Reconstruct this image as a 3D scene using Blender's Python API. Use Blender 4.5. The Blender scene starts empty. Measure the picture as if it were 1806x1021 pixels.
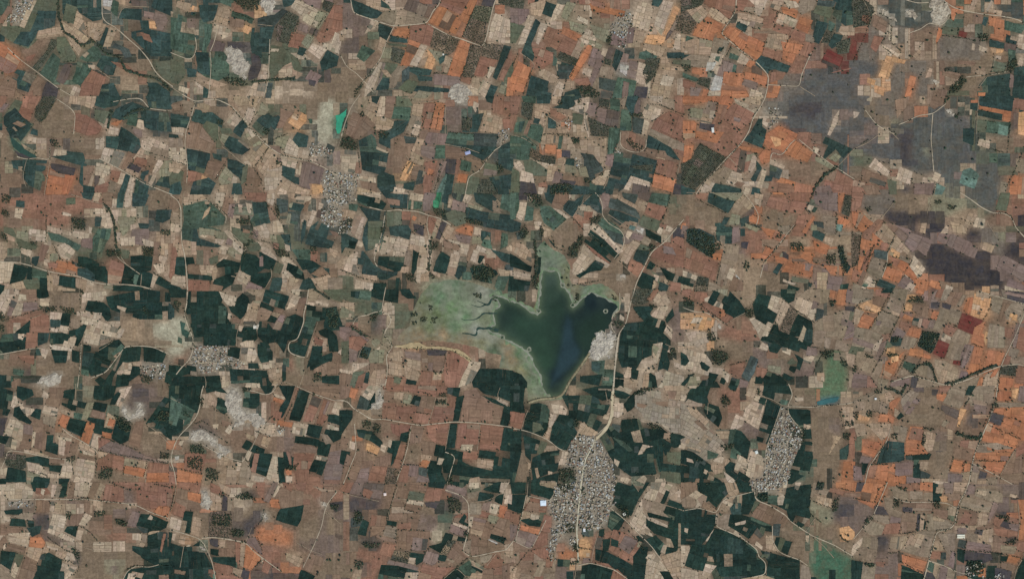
import bpy, bmesh, math, random
import numpy as np
from mathutils import Vector, geometry, noise as mnoise

random.seed(7)
rng = np.random.default_rng(7)

# ------------------------------------------------------------------ camera, sky, sun, exposure
SC = bpy.context.scene
COL = SC.collection
M = 3.0                                   # metres per photograph pixel
W, H = 1806.0, 1021.0
CAM_H = 9000.0
cam_data = bpy.data.cameras.new('camera')
cam_data.sensor_width = 36.0
cam_data.lens = 36.0 * CAM_H / (W * M)
cam_data.clip_start = 10.0
cam_data.clip_end = 60000.0
cam = bpy.data.objects.new('camera', cam_data)
COL.objects.link(cam)
cam.location = (0, 0, CAM_H)
cam.rotation_euler = (0, 0, 0)
SC.camera = cam

SUN_EL, SUN_AZ = math.radians(58), math.radians(140)   # azimuth clockwise from north (image up)
world = bpy.data.worlds.new('World'); SC.world = world; world.use_nodes = True
wn = world.node_tree.nodes; wl = world.node_tree.links
sky = wn.new('ShaderNodeTexSky'); sky.sky_type = 'NISHITA'; sky.sun_disc = False
sky.sun_elevation = SUN_EL; sky.sun_rotation = SUN_AZ
wn['Background'].inputs[1].default_value = 0.10
wl.new(sky.outputs[0], wn['Background'].inputs[0])
sd = bpy.data.lights.new('sun', 'SUN'); sd.energy = 3.0; sd.angle = math.radians(0.5); sd.color = (1.0, 0.96, 0.9)
sun = bpy.data.objects.new('sun', sd); COL.objects.link(sun)
tosun = Vector((math.sin(SUN_AZ) * math.cos(SUN_EL), math.cos(SUN_AZ) * math.cos(SUN_EL), math.sin(SUN_EL)))
sun.rotation_euler = tosun.to_track_quat('Z', 'Y').to_euler()
sun.location = (0, 0, 3000)
SC.view_settings.view_transform = 'Standard'
SC.view_settings.look = 'None'
SC.view_settings.exposure = 0.0
SC.view_settings.gamma = 1.0
SC.view_settings.use_curve_mapping = False

# ------------------------------------------------------------------ colours (sRGB as seen, turned into albedo)
LIGHT = (1.04, 1.00, 1.04)                # light a horizontal white sheet sends back, measured per channel
def lin(c):
    c = np.asarray(c, float) / 255.0
    return np.where(c <= 0.04045, c / 12.92, ((c + 0.055) / 1.055) ** 2.4) / np.array(LIGHT)
PAL = dict(D=(31, 48, 43), G=(50, 65, 61), g=(72, 87, 74), o=(88, 92, 75), e=(128, 122, 100), K=(66, 72, 68),
           J=(94, 112, 102), p=(175, 154, 132), t=(158, 134, 111), w=(172, 165, 155), Y=(192, 146, 106),
           s=(133, 116, 98), b=(123, 100, 83), r=(133, 97, 80), O=(165, 109, 79), R=(106, 55, 49),
           v=(121, 102, 94), d=(92, 80, 73), k=(68, 64, 66), S=(108, 98, 88), m=(85, 84, 82), n=(82, 83, 79),
           u=(46, 45, 48), q=(112, 96, 82), Q=(80, 80, 70), W=(164, 154, 138), V=(138, 128, 114), X=(66, 70, 60),
           T=(62, 118, 96), U=(60, 104, 112), i=(86, 106, 80), I=(66, 96, 76), H=(166, 158, 136), a=(148, 134, 117), z=(56, 53, 56))
PALIN = {k: lin(v) for k, v in PAL.items()}
PALIN.update({'=' + k: v for k, v in list(PALIN.items())})
PALIN['=s'] = lin((121, 103, 85)); PALIN['=t'] = lin((146, 124, 102)); PALIN['=v'] = lin((112, 95, 86))
KINDS = {}
for c_ in 'DGgKJT': KINDS[c_] = 'crop_field'
for c_ in 'ptwYea': KINDS[c_] = 'stubble_field'
for c_ in 'rbvORd': KINDS[c_] = 'ploughed_field'
for c_ in 'sokqQiIHz': KINDS[c_] = 'fallow_field'
SOFT = set('mnuSVXWUM') | {k for k in PALIN if k[0] == '='}

DATA = """
@00
g -2 -2 10 -2 6 14 -2 18
b 8 7 15 8 3 26 -2 24
o 36 0 62 0 55 30 26 33 22 29
p 33 0 39 1 25 32 20 29
G 40 12 60 12 58 28 42 33 30 38 38 20
G 66 0 108 0 108 21 98 23 84 14 82 10 78 10 79 18 76 24 72 25 66 14
o 70 4 82 8 78 26 66 22
t 81 11 87 17 91 32 86 32 94 41 89 50 82 44 68 33 65 22 77 30
t 92 23 113 26 102 45 94 39 92 30
G 112 29 115 30 109 50 105 46
t 116 29 124 30 117 50 109 50
w 109 0 119 1 117 12 109 9
g 120 0 126 3 124 18 117 12
t 125 0 138 0 136 6 126 5
d 138 0 155 1 156 8 140 7
G 163 0 182 0 182 18 160 8
G 130 9 150 10 150 22 126 20
v 152 12 175 16 178 22 172 33 166 32 164 22 152 18
Y 158 23 164 23 166 31 158 30
G 148 22 157 22 158 31 182 36 182 60 160 60 139 40 139 34 150 32
r 148 34 158 37 162 46 152 42
o 2 28 20 28 35 35 42 40 30 52 14 46 0 36
G 22 34 40 34 36 42 30 50 14 46
t 40 33 66 28 68 37 38 42
=b 34 45 52 41 46 50 26 66 24 60
Q 54 42 59 42 60 48 40 76 34 72 50 54
O -2 44 8 50 22 64 16 76 7 79 -2 72
r 38 57 34 64 28 66 27 61
o 60 40 69 39 73 46 81 60 79 66 66 66 60 52
g 56 56 64 63 60 82 56 88 42 78
d 68 68 77 68 72 82 66 91 60 86
t 71 38 80 42 86 52 84 60 74 47
g 98 49 104 51 108 60 102 66 92 66 84 62
g 82 65 98 70 94 82 86 92 76 86 80 76
G 108 59 126 62 120 80 114 80 102 70 106 62
p 93 69 101 69 100 74 94 72
r 97 74 112 82 108 100 84 104 86 90
G 18 74 30 76 42 80 36 92 30 98 18 94 12 80
b 40 80 48 86 40 94 30 98 34 88
b 8 80 18 86 18 98 30 104 -2 104 -2 94
k 50 86 62 94 60 104 44 104 46 94
p 78 91 86 94 82 104 74 100 76 95
s 64 88 76 94 74 100 63 104
G 108 90 120 88 128 104 104 104
=s 137 53 146 53 160 70 164 82 146 78 134 66
=s 122 34 132 36 144 48 128 48 121 42
=t 126 66 138 74 128 74 124 78 120 76
r 132 68 143 76 128 73
=t 124 82 146 82 158 92 150 100 126 94
G 156 88 166 88 180 98 180 104 154 104 158 96
o 165 66 182 64 182 88 172 82 166 74
K 122 46 136 52 140 60 132 62 128 54 118 50
V 18 0 38 0 28 14 20 28 6 24 14 12
/ 108 -2 108 18 110 23 122 29 134 40 148 52 158 64 164 76 172 84 183 92
/ 122 29 128 34
/ 8 51 22 64 40 77 54 88 64 95 76 102
~ 62 -2 62 18 66 30 68 35 78 40 85 49 94 46 97 42 106 50 112 57 126 60 129 64 132 74 150 80 166 83 182 96
/ 100 72 112 79 116 84 124 84
/ 125 20 128 10 138 7 158 8
_ 92 24 93 39
_ 68 66 80 65
* 40 16 64 57 91 69 75 71 15 58 119 34 105 33 63 56 3 78 9 86
@01
t 7 1 22 4 19 14 5 7
Y 23 6 29 8 28 13 22 11
G 22 13 27 14 25 17 21 16
G 28 0 50 0 50 8 46 22 35 24 31 18 30 8
g 52 3 64 8 64 0 52 0
t 52 8 64 10 60 28 45 22
p 46 26 60 29 58 38 44 34
p 55 29 64 32 60 40 54 42
Y 79 26 86 30 82 37 76 34
b 62 18 79 22 76 30 62 28
g 65 12 80 16 88 20 86 26 80 22 64 18
g 0 12 20 20 25 26 26 46 24 60 0 52
v 17 20 26 20 26 30 18 30
g 35 26 44 26 42 44 36 54 33 54 36 36
d 42 42 58 46 56 55 40 55
g 34 54 56 55 62 64 62 80 50 86 38 82 28 78
b 27 54 33 54 28 72 25 68
G 26 55 40 56 42 80 28 78 28 68
o 0 62 14 70 16 78 8 90 0 88
G 17 72 28 74 26 82 18 82
G 86 30 110 28 106 44 104 60 94 62 86 58 84 46
=s 68 2 96 2 94 14 68 10
=r 66 2 72 4 90 16 88 20 66 12
K 98 18 110 16 118 10 124 12 110 28 92 28 92 20
Q 124 12 136 18 130 34 124 47 112 44 112 28
p 130 0 140 2 157 12 154 20 140 18 127 8
G 118 0 132 0 128 6 120 8
v 140 0 160 0 158 10 142 4
Q 162 0 173 4 168 14 160 10
p 140 18 148 12 156 14 148 28 139 22
e 156 12 168 14 156 32 150 26 152 20
v 136 24 146 28 145 36 134 32
d 149 29 157 32 154 39 146 35
e 145 36 152 40 145 52 138 46
r 128 34 142 38 139 44 136 52 124 50 126 42
G 136 50 144 52 140 60 134 58
p 150 46 166 52 154 68 142 58
G 166 53 178 60 176 70 160 76 158 66
r 172 6 182 6 182 32 176 34 168 44 157 46 154 40 158 34 164 22
p 174 34 182 38 178 58 160 50 162 46 170 46
o 106 48 118 50 134 62 140 74 128 80 114 78 106 84 104 70
t 120 70 128 66 130 74 140 78 134 84 114 82 114 76
p 106 52 115 52 114 55
v 148 74 160 80 154 90 142 84
k 146 84 154 86 152 92 146 90
p 98 68 103 70 102 84 94 84
s 28 76 40 84 40 90 26 88
p 9 91 20 94 18 100 8 96
p 26 86 34 92 32 94 26 90
G 35 92 40 95 39 104 34 104
=t 44 84 62 92 60 104 42 104
=t 62 92 80 94 74 104 60 104
p 88 88 102 88 98 104 78 104
K 103 88 108 88 106 104 100 104
=p 108 88 150 90 150 104 108 104
=s 110 84 146 84 150 94 140 92 112 88
=s 150 90 180 76 182 104 152 104
t 44 84 60 90 50 94
W 58 52 70 50 74 54 80 60 84 68 82 76 78 86 70 80 64 74 60 64
W 95 0 110 0 110 12 106 18 98 14 94 8
k 84 56 94 60 96 70 92 82 82 86 82 78 86 68
k 60 44 74 46 82 50 70 52 60 50
X 66 0 96 0 92 12 76 10
X 56 82 80 84 82 90 68 92 56 86
/ 46 24 50 28 46 46 41 56 43 66 42 84 40 104
/ 0 92 12 100 18 104
/ 105 42 104 70 103 88 98 104
/ 92 26 108 28
/ 0 56 20 64 24 62 28 50 26 40
~ 86 87 104 85 122 84 132 83
_ 148 42 160 22 168 14
_ 124 47 132 34 136 20
_ 65 12 88 22
* 150 7 152 25 62 24 68 20 25 16 143 63 94 89 164 34 163 40 166 32 52 60 47 76 8 88
@02
G 10 0 22 4 44 14 38 20 28 20 14 14
t 26 0 44 0 60 8 56 14 40 11 26 6
p 46 0 70 0 66 10 56 14 48 8
g 42 0 50 6 52 10 42 8
d 70 0 80 2 100 10 92 19 78 16 66 10
=v 78 0 106 0 98 10 80 4
s 46 12 66 10 92 20 90 24 58 28 38 20
O 104 7 110 8 114 12 123 18 124 22 136 0 144 0 128 40 92 24
r 106 0 136 0 126 16 104 6
q 142 6 160 8 150 49 128 40 136 18
k 150 0 163 0 160 8 148 6
Q 166 0 182 0 182 8 166 4
p 163 14 180 22 182 46 170 46 156 40 158 26
=v -2 4 10 4 14 15 32 21 24 36 16 34 -2 30
p 32 21 40 24 36 30 24 37
G 40 25 54 30 48 44 38 38
o 28 34 40 34 40 42 28 42
t 41 39 49 44 43 56 38 52
O 58 30 72 30 72 40 54 38
r 73 28 92 26 114 38 110 54 84 46 72 42
q 98 30 114 38 110 56 94 50
G 53 38 70 42 70 46 50 44
o 48 46 70 48 69 50 50 48
e 44 50 56 52 54 62 42 62
Q 54 50 68 54 62 68 52 64
O 72 42 84 46 72 70 62 70 68 54
p 84 47 91 49 80 71 72 69
Y 90 53 102 58 96 75 88 72 92 60
e 92 52 108 56 104 68 100 64
G 103 62 112 56 110 64 104 69
t 86 62 92 60 88 70 82 70
q 114 38 125 42 120 54 112 60 110 54
O 126 42 139 48 126 83 112 80 118 62
q 136 47 150 50 140 82 128 82
q 151 46 172 48 166 64 148 59
t 110 59 118 62 112 79 106 76
r 147 60 166 64 160 72 150 82 140 80
G 172 48 180 50 164 85 160 82 166 66
p 157 70 163 72 156 84 154 82
r 180 52 182 70 172 86 166 85
o 172 84 182 64 182 84
G 72 71 96 74 94 80 80 80 72 76
G 80 80 96 82 96 86 82 86
e 100 70 106 70 106 76 100 74
v 98 78 126 82 126 92 98 90
r 127 82 138 83 136 90 126 86
t 138 82 152 83 148 96 138 92
p 150 84 158 90 152 104 144 98
G 158 90 166 92 160 104 152 104
e 170 86 176 90 172 100 166 98
O 176 82 182 82 182 104 174 102
G 70 90 114 94 114 98 74 97
o 70 84 82 88 74 100 60 94 66 88
o 44 66 60 68 52 96 38 92
G 44 82 53 84 50 95 36 96
p 44 66 40 66 26 90 24 104 34 94
s 60 70 68 70 56 94 50 94 52 80
t 48 74 54 82 48 82
K 64 76 72 70 72 84 64 88
=d 2 42 24 40 22 52 12 62 2 64 -2 56
g 22 48 36 54 24 66 16 60
=b 24 62 44 52 42 62 36 70 26 78 18 68
=s -2 64 8 64 20 76 26 86 20 104 -2 104
W 116 92 124 88 134 92 139 100 130 104 114 104
e 82 96 96 98 90 104 76 104
t -2 36 4 38 2 44 -2 44
/ 10 0 12 14 32 21 54 28 60 28 91 25 98 10 104 6 105 -2
/ 92 26 114 38 128 42 150 50 154 38 160 10 164 -2
/ 56 28 48 44 42 62 36 70 18 94
/ 114 38 109 56
/ 0 60 6 72 14 76 24 86 34 98
_ 128 40 140 12
_ 126 84 139 50
_ 97 78 112 78
_ 18 94 40 66
_ 72 28 70 42
* 63 20 84 32 79 34 122 31 115 35 132 9 123 18 88 24 6 31 117 74 148 88 79 15 53 39 60 40 156 73
X 14 104 24 90 22 88 14 96
@03
Q -2 -2 14 -2 12 10 -2 8
v -2 9 18 10 18 20 10 26 -2 28
t 19 4 36 0 34 12 30 18 20 16
G 36 2 48 6 42 19 32 15
p 48 4 56 6 46 22 40 24 44 12
e 58 2 68 4 58 22 52 18
p 17 16 24 18 14 47 6 48
G 25 20 30 24 20 48 24 60 22 65 10 56 14 46
p 30 24 38 26 28 48 25 46
o -2 24 14 28 4 46 -2 46
r 38 28 56 36 70 44 62 60 48 54 32 44 36 34
O 54 28 74 38 68 44 52 36
r 30 52 44 56 43 66 34 72 24 66
O 7 65 20 72 12 98 -2 96 -2 84
Q 51 55 70 63 66 70 48 62
G 46 64 66 70 60 84 48 82
K 48 68 66 71 60 84 50 84
g 44 60 48 62 47 70 43 70
t 28 76 34 73 50 82 47 88 40 88 28 80
G 20 80 44 88 42 100 40 104 14 104
p 50 86 56 90 52 104 42 104 46 92
t 70 43 78 46 70 63 62 60
O 80 48 86 48 80 62 64 86 60 82 72 60
v 86 51 93 54 86 72 80 68
v 90 52 96 56 96 66 84 94 80 90 88 70
p 76 72 85 74 83 82 74 78
r 64 84 80 82 84 90 72 92
s 66 12 82 12 82 22 70 18
p 70 17 81 22 80 27 68 21
O 82 4 88 4 108 10 120 12 118 20 106 16 84 12
r 82 0 98 4 98 10 84 6
=s 80 14 104 18 106 26 100 30 84 24
e 60 22 80 28 76 36 62 32
p 78 30 92 36 88 44 74 40
e 82 26 102 32 100 46 88 40
e 82 42 96 48 94 53 80 47
p 96 51 102 52 99 61 94 58
p 72 40 82 44 80 48 74 46
p 134 2 146 4 150 10 144 34 128 28 128 20
G 149 0 160 0 155 8 148 6
p 160 0 171 3 158 38 150 28 152 20
Y 172 6 178 10 164 38 160 36
t 130 32 143 35 138 46 128 44
Y 144 37 156 38 152 48 140 46
Y 156 38 163 40 160 47 152 46
q 174 16 182 20 182 36 172 32
d 164 36 178 14 174 30 162 44
p 174 36 182 38 182 54 170 52
t 140 46 164 50 158 61 138 54
v 124 28 130 30 128 46 120 46
v 106 36 120 38 120 49 104 48
G 110 52 118 56 110 76 106 70 108 60
Q 98 62 106 64 104 70 98 68
d 102 50 110 52 104 64 98 62
v 118 56 124 58 122 66 114 66
w 114 68 124 70 122 82 114 76
v 124 64 134 66 132 74 124 74
g 135 56 142 54 154 60 150 66 134 62
Q 142 62 157 62 150 82 142 90 138 78
p 134 66 142 68 138 78 144 80 140 90 130 88
v 122 74 132 76 131 84 121 82
s 94 70 108 72 106 84 92 80
K 92 82 112 86 110 98 92 94
g 112 82 132 86 128 104 106 104
v 118 86 124 88 122 104 116 104
G 164 56 182 56 182 62 164 62
o 170 64 182 64 182 69 170 68
t 158 60 164 60 168 70 182 72 182 76 156 74
t 152 78 172 82 166 104 146 104
p 160 80 172 82 168 92 156 90
k 132 92 144 92 142 104 128 104
v 94 96 106 98 106 104 94 104
G 56 98 70 94 74 104 54 104
=d 70 90 90 92 92 104 72 104
t 56 86 66 86 66 94 56 96
V 112 12 128 14 128 30 122 40 118 52 112 50 114 40 106 36 102 30 110 24
/ 8 56 20 64 26 70 20 76
/ 168 46 180 32
_ 12 100 22 72
_ 31 21 40 26
_ 7 56 0 72
_ 74 54 62 82
_ 52 104 58 84
_ 144 104 156 66
* 87 12 70 42 49 45 37 52 49 36 35 34 14 65 29 72 91 15 70 3 84 20 83 25 92 54 82 70 96 66 32 65 35 66 148 30 147 33 160 73 174 74 126 26 118 50 104 44
X 100 38 106 38 106 50 100 48
X 68 92 82 90 94 100 90 104 76 104
@04
Q -2 -2 24 -2 20 6 4 11 -2 14
t 4 11 20 6 27 14 20 26 14 24
q -2 14 4 12 15 24 8 37 -2 36
r 24 0 56 0 54 12 50 22 36 10 28 8 22 4
t 30 8 36 10 50 22 44 26 32 20 27 14
O 16 26 26 18 42 26 40 34 34 36 32 44 10 38
r 58 0 70 0 66 8 74 14 58 12
s 66 8 76 8 74 14 64 12
p 70 0 90 0 82 18 76 14 76 6
t 58 14 74 16 86 20 84 26 70 22 58 20
p 58 20 72 24 68 30 56 25
G 58 23 69 28 66 35 56 29
s 72 22 86 26 82 32 70 28
O 50 28 66 36 72 40 64 54 54 48 44 34
t 96 0 108 0 102 12 92 8
=r 92 8 102 12 96 26 84 44 72 36 70 30 82 30 84 20
O 104 8 116 8 122 12 120 20 106 14
p 106 0 120 2 124 8 112 10
s 124 0 142 0 138 10 126 16 122 12
K 143 0 162 2 158 10 142 6
o 142 6 160 8 156 20 138 14
G 164 0 182 0 182 26 172 28 158 16
t 102 14 110 16 106 28 98 24
p 110 16 122 22 118 30 106 24
O 124 18 138 22 132 36 120 30
r 98 26 116 30 112 38 94 32
t 90 39 110 44 106 54 86 50
r 118 32 132 36 128 46 112 40
G 142 22 154 25 149 38 144 47 138 44 138 36
s 130 36 138 38 140 48 130 44
g 155 22 162 26 158 34 154 32
t 167 28 182 28 182 38 170 38 165 34
Q 152 34 158 34 156 46 146 46
G 160 36 170 38 166 46 158 52 154 48
Q 162 46 178 40 176 56 164 58
R 153 52 170 61 165 74 146 66
R 180 42 184 44 184 62 176 54
r 128 44 140 46 138 54 134 62 122 58
O 104 44 128 48 122 58 106 54
O 106 54 120 58 116 68 104 62
O 70 38 88 46 84 56 66 50
O 66 50 84 56 80 64 64 54
r 86 51 106 56 104 66 84 58
G 83 59 114 70 111 77 98 74 91 75 91 79 77 69 78 64
=r 120 58 134 60 124 80 112 80 114 70
=v 140 54 148 56 146 66 132 72 130 64
r 94 76 110 77 106 84 92 88
=S 110 78 124 82 124 91 92 89 92 86
t -2 36 5 37 16 40 14 46 -2 46
g 4 38 14 41 12 47 3 44
t 14 40 32 44 30 58 16 58 -2 56 -2 46
G -2 58 9 58 8 64 -2 63
s -2 64 9 58 28 60 24 72 -2 70
s 33 40 50 44 44 58 30 56
G 39 50 43 51 41 55
p 30 56 44 58 36 80 32 76 26 70
g 35 60 40 60 38 66 34 64
s 52 50 62 54 58 60 49 58
g 50 56 60 60 58 64 49 62
p 62 56 71 63 68 70 57 66
w 26 66 36 66 32 74 24 76
v 42 64 56 68 52 78 42 76
g 54 68 58 70 56 78 52 76
b 58 68 66 70 62 80 56 78
O 70 64 77 66 72 72 66 70
O 10 72 22 74 20 80 10 78
w 34 80 43 82 40 96 28 96
g 0 77 18 84 14 87 0 82
Q 18 82 30 84 28 94 15 89
r 0 84 14 88 12 96 0 92
O 44 76 66 78 62 92 42 88
O 66 76 90 82 88 92 66 84
v 66 84 80 88 78 96 62 90
O 42 90 66 94 72 104 40 104
p 72 94 84 98 86 104 70 104
s 80 92 90 94 86 100 80 97
O 22 94 30 96 28 104 20 104
p 28 96 40 98 40 104 26 104
v 8 92 20 94 16 104 8 104
O 92 90 104 91 100 104 88 104
=S 104 90 124 92 120 104 100 104
m 126 80 150 72 182 74 182 104 122 104 124 90
r 160 76 180 72 176 74
/ 57 -2 56 12 50 22 40 36 50 44 64 56 78 66 91 80 90 92 87 104
/ 90 90 124 92 125 81 136 56
/ 124 92 140 102
/ 33 46 29 60
_ 4 11 20 7
_ 40 36 54 46 64 56 78 66
_ 57 6 53 18 42 34
_ 86 50 90 42
_ 108 51 114 39
_ 70 28 80 32
_ 94 10 118 20
_ 58 12 66 13 82 18
_ 52 48 46 60
_ 102 13 96 24
* 23 23 27 25 30 25 20 33 41 23 106 28 98 27 97 29 102 32 136 27 117 31 140 52 134 59 110 61 97 64 101 66 136 80 57 81 75 84 83 91 10 71 22 78 26 78 30 77 33 77 165 78 175 78 92 75 159 98 118 16 100 15 4 70 8 72 160 10 172 14 17 41 175 90 173 13 81 31 160 20
X 38 52 44 50 42 56
X 0 68 8 70 8 76 0 76
@05
=K 28 4 60 2 80 10 100 12 96 24 70 34 40 24 28 14
Q -2 -2 12 0 22 8 18 26 0 30
r 10 16 20 18 16 26 8 22
S 22 14 40 24 34 44 28 60 2 78 0 66 12 40
b 22 15 36 24 34 36 20 28
r 22 38 32 40 24 56 18 50
m 0 60 8 64 30 70 22 84 0 80
p 30 47 50 58 47 61 41 57 40 60 30 50
Y 35 59 56 64 54 68 43 66 37 85 26 81
Y 15 82 24 85 22 91 14 88
Y 22 90 34 93 32 102 22 98
p 41 38 46 38 44 48 40 44
p 38 26 41 27 39 44 37 42
S 42 26 60 34 56 46 48 52 46 36
W 26 8 32 10 37 18 28 16
W 34 10 42 16 46 24 38 20
W 48 10 62 12 68 18 66 20 54 14
W 80 2 100 2 103 12 98 22 92 28 84 24 80 14
=b 64 34 82 26 84 32 76 44 60 54 60 46
t 62 60 70 52 72 56 66 62
O 90 29 94 32 93 38 88 47 87 44
=b 84 32 90 30 88 44 82 50 76 52
o 94 28 112 32 110 38 94 36
S 94 38 140 44 136 60 112 64 88 60 88 48
R 112 33 121 35 119 41 111 38
O 104 9 111 10 106 23 103 20
b 117 18 123 20 120 29 117 27
G 138 18 143 19 140 28 136 26
=o 104 0 128 0 126 8 108 6
t 126 0 132 0 128 11
p 146 0 148 2 142 14 140 12
t 148 10 158 12 156 18 148 14
=K 156 0 182 0 182 20 164 16 152 10
O 144 18 154 20 160 22 160 29 154 31 143 27
g 160 22 182 28 178 36 160 32
O 145 36 160 38 159 44 145 40
G 144 42 161 46 160 52 144 50
G 162 37 174 40 172 48 161 45
p 126 46 129 47 128 54 125 53
p 133 48 142 52 140 56 133 54
Y 144 51 159 53 158 56 150 57
p 151 59 157 60 156 64 150 62
p 175 36 184 38 182 54 173 50
p 176 61 182 62 178 71 173 69
d 160 46 174 48 170 60 160 54
=s 112 62 146 66 144 76 112 74
b 110 64 130 66 128 70 110 68
o 148 64 162 68 160 76 146 76
t 130 74 140 76 140 80 128 78
b 94 75 115 78 110 84 94 80
t 80 72 84 73 82 82 76 83
O 60 80 67 82 60 104 54 104
S 60 64 80 68 70 84 62 80
S 44 66 60 70 54 100 40 100 36 86 42 74
S 70 84 84 80 80 104 66 104
b 90 94 100 95 98 104 86 104
G 140 82 166 78 166 104 132 104 130 94
G 170 72 182 70 182 104 168 104
g 164 52 172 54 170 72 164 70
v 166 78 170 80 169 93 165 93
O 132 98 140 98 139 104 132 104
=s 118 84 134 84 128 104 116 104
=g 94 28 104 20 114 12 118 16 114 30
W 83 87 88 85 92 88 88 91
/ 48 -2 68 4 78 3 98 2 104 8 118 12 134 15 160 18 174 21 182 26
/ 60 35 72 31 80 24 92 28 98 24 102 17
/ 119 82 136 80 150 79 163 76
/ 141 82 132 94
/ 150 58 147 76
/ 10 0 16 10 18 26
_ 0 66 10 44 22 12
_ 30 46 36 34
_ 30 49 41 58
_ 40 46 50 54
_ 94 38 130 43
_ 96 73 114 78
_ 111 31 111 38
_ 68 53 76 42
_ 69 84 74 74
_ 136 81 163 76 166 60
_ 118 84 104 100
_ 28 15 41 22
_ 40 26 40 44
* 40 79 51 77 21 64 24 31 51 50 50 56 60 60 62 71 101 56 104 33 134 72 63 95 86 95 46 40 78 43 82 36 128 44 131 18 83 95 140 56 148 72 170 46 166 84 158 84
X 132 36 144 36 142 44 132 44
X 104 90 116 80 120 86 110 98 100 100
X 162 70 172 60 174 70 166 78
@10
r 24 0 44 0 36 14 32 26 18 20 24 8
Q 46 0 60 0 56 10 48 24 42 28 36 22 38 12
=s 62 4 78 12 80 24 78 40 74 44 58 44 40 44 42 30 52 14
t 74 0 104 0 98 14 88 10 72 8
G 102 0 130 0 124 10 110 13 100 10
r 80 18 92 20 108 32 104 40 92 42 78 36
o 2 24 16 4 24 6 18 20 32 28 36 30 28 42 20 48 12 38
G 4 22 16 12 24 22 34 30 24 38 12 38 4 30
b 19 26 28 30 22 33
G 14 38 34 32 28 40 22 48
G 34 34 40 36 40 42 32 40
p 30 42 39 44 38 50 29 47
t -2 36 4 40 2 44 -2 46
=b -2 26 10 36 8 42 -2 38
r 0 0 8 0 4 12 -2 12
v 4 8 10 8 4 15 0 14
T 10 41 22 52 36 60 38 63 24 62 14 54
e 22 49 40 60 36 62 26 56
=t 28 48 52 52 52 66 38 62
=s 10 44 -2 48 -2 76 10 68 20 64 12 56
k 14 56 20 60 38 64 30 66 20 64
G 24 67 50 68 48 78 44 80 48 86 46 102 30 94 24 86
G 12 68 24 68 24 80 14 76
=b -2 72 14 78 22 84 24 94 10 102 -2 104
k 54 71 80 76 78 84 64 82 54 76
O 53 78 64 82 80 84 72 104 48 104 50 90
p 58 56 71 57 70 64 56 63
G 70 58 88 60 90 68 88 74 74 70 54 64 72 62
b 60 66 74 70 72 74 58 70
G 86 70 92 72 88 96 84 92
=s 74 16 80 44 100 48 106 40 100 60 86 56 74 54 60 44
=s 84 42 94 42 96 54 86 56
o 100 14 116 16 110 30 100 24
=K 100 12 112 16 108 28 100 24
G 122 14 140 6 154 12 136 24 128 26 118 22
O 118 28 130 25 124 32 117 30
G 154 0 182 0 182 14 158 12
G 150 14 178 18 182 38 160 36 150 32 142 32 136 24
g 136 20 146 18 144 32 134 30
p 146 24 152 26 153 36 144 33
v 140 34 150 36 150 44 142 40
=K 166 18 182 20 182 44 160 38
p 116 32 126 34 125 42 114 40
G 112 42 125 43 128 32 138 38 148 46 149 54 144 61 132 58 112 54
p 110 54 133 60 125 76 106 67
p 157 42 178 52 182 62 170 62 158 58 149 62 152 50
p 150 46 156 48 152 56 149 54
t 148 56 160 58 156 68 140 66
s 160 54 182 58 178 70 166 66 158 62
b 136 58 144 62 132 76 128 77
r 144 64 160 68 158 76 140 70
k 138 70 150 76 146 82 134 76
b 156 66 166 68 160 82 154 76
p 168 66 174 70 164 82 161 80
e 174 68 182 68 182 86 170 86 168 80
t 134 76 148 82 146 86 132 79
G 150 80 158 78 154 92 148 86
b 154 84 158 82 156 90 152 90
p 162 82 166 84 160 95 157 92
G 170 86 182 84 182 98 164 94
G 144 86 158 94 156 104 142 104
p 138 84 143 87 140 104 133 104
G 132 82 138 84 132 104 126 104
p 126 80 133 82 129 94 123 92
r 118 78 128 80 124 92 116 88
p 102 70 117 74 116 82 110 86 112 96 100 104 106 88 100 84
t 96 82 100 84 97 96 93 96
b 88 74 100 74 94 92 88 94
d 100 84 106 84 104 92 100 96
G 88 94 100 96 100 104 88 104
r 100 96 116 90 112 104 100 104
s 116 88 124 92 120 104 114 104
p 108 44 110 42 111 48 106 46
G 14 34 20 44 12 44
/ 60 3 74 12 80 18 78 40
/ 105 66 125 76 135 82 152 92 182 104
/ 18 64 28 67 40 65 53 68 53 54
/ 53 68 51 80 47 104
/ 28 68 25 80 24 88 28 96
/ 120 6 136 3 148 2 155 8 156 13 182 16
~ 119 14 116 24 114 34
~ 132 22 140 16 150 14 158 13
_ 18 20 32 28
_ 42 30 50 18 60 4
_ 136 76 146 64
_ 160 60 182 67
_ 53 54 53 66
* 68 38 55 46 26 28 118 64 130 22 162 51 90 88 54 95 38 60 78 48 85 48 86 44 82 88 60 98 116 92 144 98 6 66 2 96 120 88
X 52 46 60 46 64 54 56 54
@11
s 12 4 26 7 24 16 14 18
b 0 9 10 9 12 14 4 16
t 28 8 34 7 42 10 40 17 36 18 28 12
K 0 0 12 0 14 4 0 8
G 26 14 32 15 34 18 44 17 56 26 54 34 44 28 34 30 22 26
G 0 18 20 22 20 34 0 32
p 1 33 14 33 14 42 2 40
G -2 40 8 41 8 45 -2 44
s -2 44 12 44 14 54 -2 54
p -2 54 15 55 17 73 -2 67
b 20 28 30 28 42 44 47 50 41 60 17 55 16 42
o 38 26 50 30 52 42 47 49 40 40 34 32
G 17 55 42 61 40 72 35 82 18 77
b 40 68 52 70 56 70 50 88 42 84 36 80
G 44 60 54 63 54 69 46 66
r 18 78 30 81 36 84 30 92 18 90
Y 33 83 39 86 36 90 32 88
G 24 90 32 88 40 86 48 92 42 104 20 104
o 4 76 14 80 10 96 0 98 -2 86
G 0 94 10 90 12 98 10 104 -2 104
t -2 70 14 74 8 82 -2 80
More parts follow.
